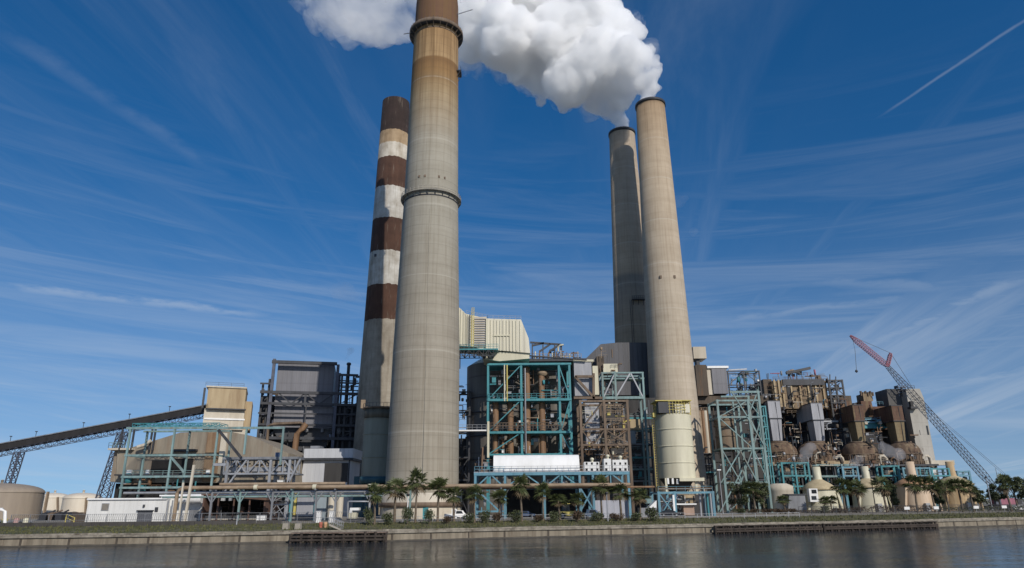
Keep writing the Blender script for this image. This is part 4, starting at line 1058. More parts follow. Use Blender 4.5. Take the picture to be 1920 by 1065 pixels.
def silo(label, pl, pr, pt, pb, Y, mat, bands, base_py):
    r, xc, yc = cyl_px(pl, pr, (pt + pb) / 2, Y)
    z0, z1 = Zp((pl + pr) / 2, pb, Y), Zp((pl + pr) / 2, pt, Y)
    root = thing('silo', label, 'silo', (xc, yc, GZ))
    MB().lathe(xc, yc, [(r, z0), (r, z1)], 64, cap=True).build('shell', mat, root)
    for py in bands:
        z = Zp((pl + pr) / 2, py, Y); MB().lathe(xc, yc, [(r, z - .12), (r + .14, z - .1), (r + .14, z + .1), (r, z + .12)], 64, cap=False).build('hoop', mat, root)
    return root, xc, yc, r, z0, z1
def green_grey_silo():
    root, xc, yc, r, z0, z1 = silo('grey green shaded silo between the banded and tallest chimneys', 681, 735, 763, 893, 178, green_silo, (813, 857, 784), 893)
    MB().ring(xc, yc, r + .02, r + .5, z1 - .2, z1 + .2, 48).build('top_deck', rust_steel, root)
    MB().ring(xc, yc, r + .03, r + .10, Zp(700, 783, 178), z1 - .25, 48).build('dark_band', M('dirty_green_band', (0.13, 0.12, 0.09), (0.07, 0.065, 0.05), .8, 1), root)
    mb = MB()
    for k in range(28):
        t = 2 * math.pi * k / 28; c, s = math.cos(t) * (r + .42), math.sin(t) * (r + .42); mb.bar((xc + c, yc + s, z1 + .2), (xc + c, yc + s, z1 + 1.2), .07)
    mb.ring(xc, yc, r + .39, r + .46, z1 + 1.15, z1 + 1.22, 48); mb.build('railing', dark_steel, root)
    MB().box(xc - r - .9, xc - r + .3, yc - 1.5, yc - .5, z1, z1 + 2.2).build('hoist_box', tan_pipe, root)
    m = dark_teal = M('dark_teal_paint', (0.03, 0.10, 0.125), (0.02, 0.06, 0.075), .6, 1, .6)
    for k in range(8):
        t = 2 * math.pi * (k + .5) / 8; member('support_leg', m, root, (xc + math.cos(t) * r * .9, yc + math.sin(t) * r * .9, GZ), (xc + math.cos(t) * r * .9, yc + math.sin(t) * r * .9, z0 - .01), .6)
    MB().ring(xc, yc, r - 1.0, r + .35, z0 - 1.6, z0 - .02, 48).build('skirt', m, root)
    MB().lathe(xc, yc, [(r * .8, z0 - .05), (1.0, GZ + 3.0)], 32, cap=False).build('hopper', boiler_dark, root)
    a = P(640, 905, 182)
    bx('side_shed', root, m, 662, 684, 893, None, 186, 8)
green_grey_silo()

# ------------------------------------------------------------------ middle: absorbers, teal tower, white tank, cream silo
def absorbers():
    for px, rp, pt, lab, m in ((938, 64, 678, 'broad sooty grey absorber vessel left inside the teal tower', boiler_brown), (1040, 52, 682, 'broad sooty grey absorber vessel right inside the teal tower', duct_grey)):
        Y = 197; r, xc, yc = cyl_px(px - rp, px + rp, 800, Y); z1 = Zp(px, pt, Y)
        root = thing('absorber_vessel', lab, 'vessel', (xc, yc, GZ), 'absorber vessels')
        mm = M('absorber_grey_plating', (0.165, 0.15, 0.13), (0.085, 0.078, 0.07), .3, 1, .7, rows=5.5, line=.5, stain=(.30, .29, .27), stain_at=(.62, .8))
        MB().lathe(xc, yc, [(r, GZ), (r, z1)], 64).build('shell', mm, root)
        for py in (742, 770, 815, 860):
            z = Zp(px, py, Y); MB().lathe(xc, yc, [(r, z - .2), (r + .3, z - .18), (r + .3, z + .18), (r, z + .2)], 64, cap=False).build('hoop', dark_steel, root)
        MB().lathe(xc, yc, [(r, z1), (r * .7, z1 + 2.0), (r * .4, z1 + 2.6)], 48, cap=False).build('cone_top', cream_paint if px < 1000 else boiler_dark, root)
absorbers()

def breeching_duct():
    Y = 186; root = root_at('flue_duct', 'cream ribbed flue duct bending from the tallest chimney over the teal tower', 'duct', 925, Y)
    pts = [(840, 563), (855, 571), (873, 588), (890, 592), (914, 597), (977, 599), (991, 634), (994, 662), (938, 657), (905, 657), (890, 650), (855, 647), (840, 646)]
    q = [P(a, b, Y) for a, b in pts]
    MB().prism([(v.x, v.z) for v in reversed(q)], Y, Y + 11).build('duct_shell', cream_clad, root)
    q = [P(a, b, Y + .5) for a, b in ((905, 658), (992, 662), (993, 672), (936, 677), (905, 672))]
    MB().prism([(v.x, v.z) for v in reversed(q)], Y + .6, Y + 10).build('lower_cone', cream_paint, root)
    for px in (859, 864, 869, 874, 920, 926, 932, 938, 944, 950, 956, 962, 968, 975):
        pt = 570 + max(0, min(1, (px - 855) / 20)) * 18 if px < 880 else 598 + (px - 914) * .03
        pb = 647 if px < 880 else 659
        a, b = P(px, pt + 1.5, Y - .12), P(px, pb - 1, Y - .12)
        x = (a.x + b.x) / 2; member('stiffener', cream_paint, root, (x, Y - .1, b.z), (x, Y - .1, a.z), .22)
    bx('access_panel', root, cream_paint, 925, 957, 627.5, 630, Y - .3, .3)
    # louvred face with yellow ladder
    bx('louvre_bank', root, beige_wall, 889, 912, 594, 650, Y - .35, .4)
    for k in range(12):
        py = 597 + k * 4.4; bx('louvre_blade', root, duct_grey, 889, 912, py, py + 1.3, Y - .6, .35)
    f = Y - 1.2
    la = MB()
    for px in (884.5, 888.5): la.bar((X(px, 610, f), f, Zp(886, 650, f)), (X(px, 610, f), f, Zp(886, 577, f)), .16)
    for k in range(26):
        z = Zp(886, 650, f) + (Zp(886, 577, f) - Zp(886, 650, f)) * k / 25; la.bar((X(884.5, 610, f), f, z), (X(888.5, 610, f), f, z), .1)
    la.build('ladder', yellow, root)
    for px in (876, 880): bx('side_ladder_rail', root, dark_steel, px, px + .8, 590, 648, f + .6, .15)
    railing(root, [(X(874, 590, Y), Y + .3, Zp(874, 588, Y)), (X(914, 597, Y), Y + .3, Zp(914, 597, Y)), (X(977, 599, Y), Y + .3, Zp(977, 598.5, Y))], galv, 1.0, 1.5)
    bx('duct_post', root, cream_paint, 911, 914, 597, 672, Y - .9, .5)
    # teal walkway slung beneath
    w = root_at('walkway', 'teal grated walkway slung beneath the cream flue duct', 'walkway', 890, Y)
    g = Y - 3
    a, b, c_ = P(852, 655, g), P(873, 646, g), P(934, 659, g)
    MB().box(X(852, 655, g), X(934, 655, g), g, g + 3.5, Zp(890, 656, g), Zp(890, 653.5, g)).build('deck', teal, w)
    z0 = Zp(890, 653.5, g)
    railing(w, [(X(852, 655, g), g, z0), (X(934, 655, g), g, z0)], teal, 1.2, 1.2, .09)
    truss(w, (X(852, 663, g), g + .2, Zp(890, 667, g)), (X(925, 663, g), g + .2, Zp(890, 667, g)), Zp(890, 656, g) - Zp(890, 667, g), 3, dark_steel, 8, .2)
    member('hanger', dark_steel, w, (X(862, 680, g), g + 1, Zp(862, 690, g)), (X(862, 680, g), g + 1, Zp(862, 655, g)), .25)
breeching_duct()

def roof_clutter_mid():
    Y = 192; root = root_at('roof_pipework', 'tangle of pipes and rails along the roof between the flue duct and the grey shed', 'pipework', 1030, Y)
    bx('roof_deck', root, dark_steel, 990, 1100, 672, 677, Y, 9)
    pipe_px(root, [(900, 660, Y - 2), (960, 661, Y - 2), (1000, 668, Y - 2), (1100, 675, Y - 2)], .22, dark_steel, 'header_pipe')
    railing(root, [(X(1000, 672, Y), Y - .3, Zp(1000, 672, Y)), (X(1090, 672, Y), Y - .3, Zp(1090, 672, Y))], tan_pipe, 1.3, 1.4, .09)
    for px in range(1004, 1090, 8): 
        a = P(px, 673, Y); MB().tube((a.x, Y + .5, a.z), (a.x, Y + .5, a.z + 1.2 + (px * 7 % 5) * .35), .18, n=8).build('vent_pipe', [tan_pipe, cream_paint, rust_pipe, galv][px // 8 % 4], root)
    clutter(root, 995, 1090, 658, 674, Y + 1, 16, 51, [tan_pipe, rust_pipe, galv, dark_steel, cream_paint], 3, .55)
    for a, b in (((994, 642), (1052, 646)), ((1012, 659), (1032, 645)), ((1030, 659), (1050, 646)), ((1052, 646), (1052, 672)), ((998, 648), (1020, 643))):
        p, q = P(*a, Y + 2), P(*b, Y + 2); member('davit_beam', dark_steel, root, p, q, .5)
    for px in (998, 1018, 1040): member('davit_post', dark_steel, root, P(px, 673, Y + 2), P(px, 645, Y + 2), .35)
roof_clutter_mid()

def teal_tower():
    Y = 186; root = root_at('steel_tower', 'bright teal steel tower with rusty riser pipes in front of the absorbers', 'steel frame', 990, Y)
    xs = [X(915, 770, Y), X(978, 770, Y), X(1050, 770, Y), X(1070, 770, Y)]
    zs = [Zp(990, py, Y) for py in (852, 810, 749, 684)]
    frame(root, teal, xs, [Y, Y + 7], zs, .58, brace=((0, 3, '/'), (0, 2, '/'), (0, 1, '/'), (2, 3, '\\'), (2, 2, '/'), (2, 1, '\\')))
    for k in (1, 2): bx('floor_deck', root, teal, 914, 1071, (810, 749)[k - 1] - 1.2, (810, 749)[k - 1] + 2.4, Y - .55, 7)
    for z in (zs[1], zs[2] - 0): railing(root, [(xs[0], Y - .6, z + .3), (xs[-1], Y - .6, z + .3)], dark_steel if z == zs[1] else teal, 1.2, 1.3, .09)
    railing(root, [(xs[0], Y - .6, zs[1] + 1.0), (xs[2], Y - .6, zs[1] + 1.0)], rust_steel, 1.4, .8, .12)
    for px, pt in ((929, 752), (957, 752), (989, 688), (1017, 700), (943, 812)):
        x = X(px, 800, Y + 3); MB().tube((x, Y + 3, Zp(px, 852, Y + 3)), (x, Y + 3, Zp(px, pt, Y + 3)), .85 if px != 943 else .4, n=16).build('riser_pipe', rust_pipe, root)
    x = X(1017, 705, Y + 3); MB().lathe(x, Y + 3, [(.9, Zp(1017, 705, Y + 3)), (1.5, Zp(1017, 701, Y + 3)), (1.5, Zp(1017, 698, Y + 3)), (.6, Zp(1017, 695, Y + 3))], 16, cap=False).build('pipe_head', tan_pipe, root)
    bx('pale_column', root, cream_paint, 913.5, 917.5, 790, 858, Y - .9, .5)
    for px, m in ((945, cream_paint), (950, yellow), (983, dark_steel), (984.5, galv)):
        bx('conduit', root, m, px, px + 2.0, 684 if px < 960 else 690, 752 if px < 960 else 850, Y - .7, .25)
    bx('top_chamfer', root, teal, 914, 1071, 680.5, 684, Y - .45, 7.6)
    clutter(root, 918, 975, 690, 850, Y + 2, 34, 61, [rust_pipe, rust_steel, boiler_dark, grey_steel, dark_steel, teal, galv], 3, .65)
    clutter(root, 980, 1048, 690, 850, Y + 2, 34, 62, [rust_pipe, rust_steel, boiler_dark, galv, dark_steel, teal, teal], 3, .65)
    u = root_at('riser_pipework', 'fine pipes and gratings threaded through the bright teal tower', 'pipework', 990, Y + 2)
    clutter(u, 918, 1048, 690, 850, Y + 1, 80, 64, [rust_pipe, rust_steel, galv, dark_steel, teal, tan_pipe, grey_steel, white_paint], 4, .38)
    clutter(root, 1052, 1068, 690, 850, Y + 1, 12, 63, [galv, teal, dark_steel], 3, .6)
teal_tower()

def link_steelwork():
    Y = 200; root = root_at('link_steelwork', 'dark steelwork and pipes between the tallest chimney and the absorbers', 'steel frame', 866, Y)
    frame(root, dark_steel, [X(852, 830, Y), X(880, 830, Y)], [Y, Y + 5], [Zp(866, 900, Y), Zp(866, 858, Y), Zp(866, 810, Y), Zp(866, 770, Y), Zp(866, 735, Y)], .5, brace=((0, 1, 'x'), (0, 0, 'x')))
    bx('gap_shade_wall', root, boiler_dark, 850, 884, 822, None, Y + 6, 2)  # near-black sheet painting the shade behind the link steelwork
    clutter(root, 853, 880, 715, 800, Y, 22, 71, [tan_pipe, rust_steel, galv, dark_steel, rust_pipe], 3, .55)
    clutter(root, 853, 880, 805, 930, Y, 22, 72, [dark_steel, grey_steel, rust_steel, dark_steel], 3, .55)
    w = root_at('walkway', 'pale walkway with railings bridging from the tallest chimney to the absorber', 'walkway', 880, 184)
    a, b = P(850, 806, 184), P(912, 806, 184)
    MB().box(a.x, b.x, 184, 186, a.z - .35, a.z).build('deck', white_paint, w); railing(w, [(a.x, 184.05, a.z), (b.x, 184.05, a.z)], galv, 1.3, 1.2, .08)
link_steelwork()

def white_tank_platform():
    Y = 154; root = root_at('tank_platform', 'blue teal steel platform carrying the long white tank', 'platform', 1035, Y)
    pxs = (891, 947, 1021, 1088, 1113, 1180)
    xs = [X(p_, 930, Y) for p_ in pxs]; zt, zm = Zp(1035, 888, Y), Zp(1035, 914, Y)
    for x in xs:
        for y in (Y, Y + 9): member('column', teal_blue, root, (x, y, GZ), (x, y, zt), .5)
    for y in (Y, Y + 9):
        member('beam', teal_blue, root, (xs[0] - .3, y, zt), (xs[-1] + .3, y, zt), .62)
        member('beam', teal_blue, root, (xs[0] - .3, y, zm), (xs[-1] + .3, y, zm), .4)
    for i in range(len(xs) - 1):
        xm = (xs[i] + xs[i + 1]) / 2
        if i == 3: continue
        member('brace', teal_blue, root, (xs[i], Y, zm), (xm, Y, zt), .28); member('brace', teal_blue, root, (xs[i + 1], Y + .03, zm), (xm, Y + .03, zt), .28)
        member('post', teal_blue, root, (xm, Y + .02, zm), (xm, Y + .02, zt), .24)
    zl = Zp(1035, 958, Y)
    for i in (0, 4):
        member('brace', teal_blue, root, (xs[i], Y, zm), (xs[i + 1], Y, GZ + .4), .3) if i == 0 else None
    member('beam', teal_blue, root, (xs[0], Y, zl), (xs[1], Y, zl), .35)
    xa = X(1100, 950, Y); member('brace', teal_blue, root, (xs[3] , Y, zl), (xs[4], Y, zm), .3); member('brace', teal_blue, root, (xs[3], Y + .03, zm), (xs[4], Y + .03, zl), .3)
    MB().box(xs[0] - .4, xs[-1] + .4, Y + .35, Y + 9.3, zt + .31, zt + .5).build('deck', galv, root)
    railing(root, [(xs[0] - .2, Y, zt + .5), (xs[1], Y, zt + .5)], teal_blue, 1.1, 1.1, .08)
    railing(root, [(xs[1], Y - .1, zt + .5), (xs[-1] + .3, Y - .1, zt + .5)], galv, 1.1, 1.4, .07)
    clutter(root, 1025, 1085, 896, 912, Y + 1, 14, 81, [galv, white_paint, teal_blue, grey_steel], 2, .45)
    clutter(root, 893, 945, 892, 960, Y + 2, 14, 82, [teal_blue, dark_steel, galv, rust_steel], 3, .5)
    bx('back_wall', root, black_void, 950, 1108, 915, None, Y + 12, 1)  # near-black sheet painted as the shade under the platform
    bx('grey_hoarding', root, M('pale_lilac_grey_panel', (.40, .41, .46), None, .3, 1, .6, ribs=1.2), 1115, 1178, 938, None, Y + 1.0, .4)
    t = root_at('white_tank', 'long white horizontal tank cover on the blue teal platform', 'tank', 1006, Y)
    xl, xr = X(925, 870, Y), X(1087, 870, Y); zb, z1 = zt + .55, Zp(1006, 852, Y); r = (z1 - zb)
    n = 14; prof = [(0.0, 0.0)]
    pts = [(Y + .5, zb)] + [(Y + .5 + 1.7 * (1 - math.cos(math.pi / 2 * i / n)) , zb + r * math.sin(math.pi / 2 * i / n)) for i in range(n + 1)] + [(Y + 5.5, z1 + .1), (Y + 5.5, zb)]
    mb = MB(); m_ = len(pts)
    vs = [(xl, y, z) for y, z in pts] + [(xr, y, z) for y, z in pts]
    mb.add(vs, [tuple(range(m_)), tuple(reversed(range(m_, 2 * m_)))]); mb.add(vs, [(i, m_ + i, m_ + (i + 1) % m_, (i + 1) % m_) for i in range(m_)], True)
    mb.build('shell', white_paint, t)
    for px in (925, 965, 1006, 1047, 1086): bx('saddle', t, galv, px - .8, px + .8, 881, 886, Y + .3, .3)
    u = root_at('pump_unit', 'cluster of grey pipes and pumps at the left end of the long white tank', 'machine', 908, Y)
    clutter(u, 893, 924, 856, 884, Y + 1, 14, 83, [dark_steel, tan_pipe, white_paint, grey_steel, rust_steel], 3, .5)
    member('mast', rust_pipe, u, (X(903, 870, Y), Y + 1, zt + .5), (X(905, 850, Y), Y + 1, Zp(905, 838, Y)), .3)
    for pl, pr, pt, lab in ((1096, 1124, 862, 'white blower unit with dark vents right of the long white tank'), (1133, 1146, 856, 'white upright filter with a round cap between two blower units'), (1149, 1177, 858, 'white blower unit with dark vents farthest right on the platform')):
        u = root_at('blower_unit', lab, 'machine', (pl + pr) / 2, Y, 'white blower units on the platform')
        bx('housing', u, white_wall, pl, pr, pt + 4, 885, Y + 1.5, 3)
        for k in range(3 if pr - pl > 20 else 1):
            c = pl + 4 + k * (pr - pl - 8) / 2
            bx('vent', u, black_void, c - 2, c + 2, 878, 882.5, Y + 1.42, .2)
            bx('vent', u, black_void, c - 1.6, c + 1.6, 867, 871, Y + 1.42, .2)
        x = X((pl + pr) / 2, 860, Y + 2.5); z0 = Zp((pl + pr) / 2, pt + 4, Y); MB().lathe(x, Y + 2.5, [(.28, z0), (.28, z0 + .5), (.42, z0 + .55), (.42, z0 + .9), (.12, z0 + 1.05)], 16).build('cap', cream_paint, u)
white_tank_platform()

def grey_ducts_and_brown_frame():
    Y = 190; root = root_at('duct_stack', 'pale grey square duct in a rusty brown frame right of the teal tower', 'duct', 1092, Y)
    bx('upper_duct', root, duct_grey, 1077, 1110, 678, 742, Y + 1, 8)
    bx('upper_cap', root, cream_paint, 1075, 1113, 674, 678, Y + .7, 8.5)
    bx('lower_duct', root, duct_grey, 1097, 1124, 754, 806, Y - 2, 8)
    q = [P(a, b, Y - 2) for a, b in ((1097, 806), (1124, 806), (1128, 834), (1098, 834))]
    MB().prism([(v.x, v.z) for v in reversed(q)], Y - 1.9, Y + 5).build('lower_hopper', duct_grey, root)
    bx('lower_duct_top', root, galv, 1095, 1125, 752, 754, Y - 2.3, 8.6)
    for a, b in (((1078, 706), (1114, 706)), ((1078, 706), (1112, 744)), ((1113, 700), (1113, 748)), ((1076, 746), (1130, 746))):
        p, q = P(*a, Y - .3), P(*b, Y - .3); member('frame_bar', rust_steel, root, p, q, .65)
    bx('yellow_panel', root, cream_paint, 1112, 1122, 686, 740, Y + 3, 3)
    Y2 = 180; f = root_at('steelwork', 'rusty brown braced steel frame behind the white blower units', 'steel frame', 1135, Y2)
    xs = [X(1090, 810, Y2), X(1135, 810, Y2), X(1179, 810, Y2)]; zs = [Zp(1135, py, Y2) for py in (834, 805, 752)]
    frame(f, rust_steel, xs, [Y2, Y2 + 8], zs, .6, brace=((0, 2, '/'), (0, 1, 'v'), (1, 1, 'x'), (0, 0, '/'), (1, 0, '\\')))
    clutter(f, 1138, 1177, 755, 868, Y2 + 1.5, 44, 91, [rust_pipe, tan_pipe, rust_steel, dark_steel, yellow, tan_pipe], 5, .55)
    clutter(f, 1093, 1130, 835, 868, Y2 + 1.5, 10, 92, [rust_pipe, grey_steel, dark_steel], 4, .55)
    for py in (766, 775, 790, 815, 826): 
        z = Zp(1158, py, Y2); railing(f, [(xs[1] + .5, Y2 + 1, z), (xs[2] - .5, Y2 + 1, z)], tan_pipe, .9, 1.1, .09)
    u = root_at('frame_pipework', 'pale tan pipes and valves packed inside the rusty brown braced frame', 'pipework', 1150, Y2 + 2)
    clutter(u, 1094, 1178, 755, 868, Y2 + 1, 70, 93, [tan_pipe, beige_wall, rust_pipe, galv, yellow, dark_steel, cream_paint], 5, .36)
    bx('gap_shade_wall', f, boiler_dark, 1085, 1185, 756, None, Y2 + 14, 1)  # dark sheet added so the gaps in the brown frame look shaded
grey_ducts_and_brown_frame()

def middle_boiler():
    Y = 236; root = root_at('boiler_house', 'dark sooty boiler house with pale teal frames left of the tan chimney', 'boiler house', 1170, Y)
    bx('core', root, boiler_dark, 1110, 1232, 742, None, Y, 16)
    q = [P(a, b, Y - 6) for a, b in ((1098, 672), (1127, 644), (1160, 641), (1240, 641), (1240, 740), (1098, 740))]
    MB().prism([(v.x, v.z) for v in reversed(q)], Y - 5, Y + 2).build('sloped_roof_house', M('slate_grey_cladding', (.10, .10, .11), (.065, .065, .07), .3, 1, .7, ribs=1.6), root)
    bx('tan_box', root, cream_paint, 1131, 1158, 682, 700, Y - 12, 5)
    bx('brown_box', root, boiler_brown, 1120, 1134, 668, 740, Y - 11, 5)
    clutter(root, 1125, 1162, 655, 700, Y - 13, 18, 101, [rust_pipe, rust_steel, dark_steel, tan_pipe], 3, .6)
    f = root_at('steelwork', 'pale teal braced frame high between the brown frame and the shaded chimney', 'steel frame', 1165, 205)
    Y2 = 205; xs = [X(1130, 720, Y2), X(1154, 720, Y2), X(1206, 720, Y2)]; zl, zu = Zp(1165, 746, Y2), Zp(1165, 699, Y2)
    frame(f, teal_pale, xs, [Y2, Y2 + 6], [zu], .55, z0=GZ, brace=(), zc=[zu, zu + .4, zu])
    member('beam', teal_pale, f, (xs[0], Y2, zl), (xs[2], Y2, zl), .7)
    for a, b in ((1154, 1182), (1206, 1182)): member('brace', galv, f, (X(a, 746, Y2), Y2, zl), (X(b, 700, Y2), Y2, zu), .38)
    member('brace', galv, f, (xs[0], Y2 + .1, zl), (xs[1], Y2 + .1, zu), .35)
    bx('deck', f, teal_pale, 1128, 1208, 743, 746, Y2 + .5, 5)
    bx('upper_deck', f, teal_pale, 1128, 1208, 708, 711, Y2 + 1.5, 4)
    clutter(f, 1130, 1158, 702, 745, Y2 + 1, 16, 102, [teal_pale, dark_steel, galv], 3, .55)
    for k, py in enumerate((784, 808, 833, 858, 880, 902)):
        z = Zp(1200, py, 214); x0, x1 = X(1180, py, 214), X(1224, py, 214)
        member('beam', (teal, teal_pale, grey_steel)[k % 3], root, (x0, 214, z), (x1, 214, z), .5)
        railing(root, [(x0, 214, z + .3), (x1, 214, z + .3)], (teal_pale, galv, teal)[k % 3], 1.0, 1.5, .09)
        member('brace', dark_steel, root, (x0, 214.3, z), ((x0 + x1) / 2, 214.3, z + 3.2), .25)
    for px in (1183, 1204, 1222): member('column', dark_steel, root, (X(px, 840, 214), 214.2, GZ), (X(px, 840, 214), 214.2, Zp(px, 750, 214)), .5)
    bx('tan_panel', root, tan_wall, 1180, 1200, 786, 806, 213, 2)
    bx('blue_panel', root, M('pale_blue_grey_sheet', (.28, .32, .34), None, .5, 1), 1180, 1192, 807, 832, 213.2, 2)
    clutter(root, 1180, 1226, 760, 910, 212.5, 36, 103, [dark_steel, galv, teal, grey_steel, teal_pale, dark_steel], 3, .6)
    bx('gap_shade_wall', root, boiler_dark, 1178, 1236, 746, None, 219, 1)  # dark backing painted as shade between the floors
middle_boiler()

def cream_silo():
    Y = 196
    root, xc, yc, r, z0, z1 = silo('cream painted silo with yellow topped railings in front of the tan chimney', 1231, 1299, 775, 896, Y, cream_paint, (803.5, 835.5, 867), 896)
    MB().lathe(xc, yc, [(r, z1), (r * .5, z1 + .5), (.05, z1 + .7)], 48, cap=False).build('roof', cream_paint, root)
    mb = MB()
    for k in range(36):
        t = 2 * math.pi * k / 36; c, s = math.cos(t) * (r + .1), math.sin(t) * (r + .1); mb.bar((xc + c, yc + s, z1 - .1), (xc + c, yc + s, z1 + 3.4), .11)
    for zz in (1.0, 1.8, 2.6, 3.4): mb.ring(xc, yc, r + .04, r + .18, z1 + zz, z1 + zz + .14, 48)
    mb.build('railing', yellow, root)
    MB().box(xc - r * .95, xc - r * .1, yc - r * .95, yc - r * .2, z1 + .2, z1 + 3.3).build('filter_house', dark_steel, root)
    MB().box(xc - r * .02, xc + r * .8, yc - r * .85, yc - r * .1, z1 + .3, z1 + 2.7).build('dust_filter', cream_clad, root)
    MB().box(xc - r * 1.1, xc + r * .9, yc - r * .98, yc + r * .5, z1 + 3.55, z1 + 3.8).build('top_deck', yellow, root)
    bx('ladder_rail', root, yellow, 1224, 1230, 774, 782, Y + 2, 2)
    la = MB(); xl = xc - r - .6
    for dx in (-.35, .35): la.bar((xl + dx, Y + r - .5, GZ), (xl + dx, Y + r - .5, z1 + .8), .13)
    for k in range(40): z = GZ + (z1 - GZ) * k / 39; la.bar((xl - .35, Y + r - .5, z), (xl + .35, Y + r - .5, z), .08)
    la.build('ladder', yellow, root)
    MB().box(xc - .6, xc + r + 1.0, yc - r - .4, yc + r, z0 - .9, z0 - .02).build('base_beam', cream_paint, root)
    MB().lathe(xc, yc, [(r * .96, z0 - .02), (r * .4, z0 - 4.0)], 40, cap=False).build('hopper', boiler_dark, root)
    for sx, sy in ((-.8, -.8), (.8, -.8), (-.8, .8), (.8, .8)): member('support_leg', cream_paint, root, (xc + sx * r, yc + sy * r, GZ), (xc + sx * r, yc + sy * r, z0 - .04), .6)
    for dx in (-.7, -.45, -.2): MB().box(xc + dx * r - .25, xc + dx * r + .25, yc - r * .9, yc - r * .7, z0 - 1.6, z0 - .05).build('valve', white_paint, root)
cream_silo()

def teal_table():
    Y = 163; root = root_at('steelwork', 'blue teal open frame with a crossed bay below the cream silo', 'steel frame', 1288, Y)
    xs = [X(1236, 945, Y), X(1266, 945, Y), X(1338, 945, Y)]; zs = [Zp(1288, 923.5, Y)]
    frame(root, teal_blue, xs, [Y, Y + 8], zs, .55, brace=((0, 0, 'x'),))
    member('top_pipe', rust_pipe, root, (xs[0], Y + .5, zs[0] + .9), (xs[2], Y + .5, zs[0] + .9), .35)
    railing(root, [(xs[0], Y - .1, zs[0] + .35), (xs[2], Y - .1, zs[0] + .35)], teal_blue, 1.0, 1.8, .07)
    bx('pale_post', root, white_paint, 1262, 1265.5, 928, 958, Y - .6, .5)
    bx('tan_block', root, tan_wall, 1283, 1303, 928, 944, Y + 4, 3)
    bx('white_beam', root, white_paint, 1268, 1306, 944, 946.5, Y + 1, .5)
    bx('low_block', root, M('dusty_pink_block', (.36, .25, .19), None, .5), 1282, 1302, 948, 966, Y + 2, 2)
    for px in (1313, 1320, 1327, 1333): MB().tube((X(px, 945, Y + 3), Y + 3, GZ), (X(px, 945, Y + 3), Y + 3, zs[0] - .2), .28, n=10).build('standpipe', [grey_steel, galv, dark_steel, teal][px % 4], root)
    clutter(root, 1240, 1305, 930, 966, Y + 2, 18, 111, [dark_steel, galv, rust_steel, white_paint, blue_van], 3, .45)
    bx('gap_shade_wall', root, boiler_dark, 1232, 1340, 927, None, Y + 14, 1)  # dark backing sheet painted as the shade under the open frame
    t = root_at('white_hopper', 'white slanted chute hopper between the palms and the blue teal frame', 'hopper', 1222, 160)
    q = [P(a, b, 160) for a, b in ((1216, 952), (1231, 952), (1231, 938))]
    MB().prism([(v.x, v.z) for v in q], 160, 163).build('chute', white_paint, t)
    bx('base', t, grey_steel, 1200, 1232, 952.2, None, 160.2, 3)
    bx('panel', t, teal_pale, 1210, 1222, 930, 944, 163.2, .5)
teal_table()

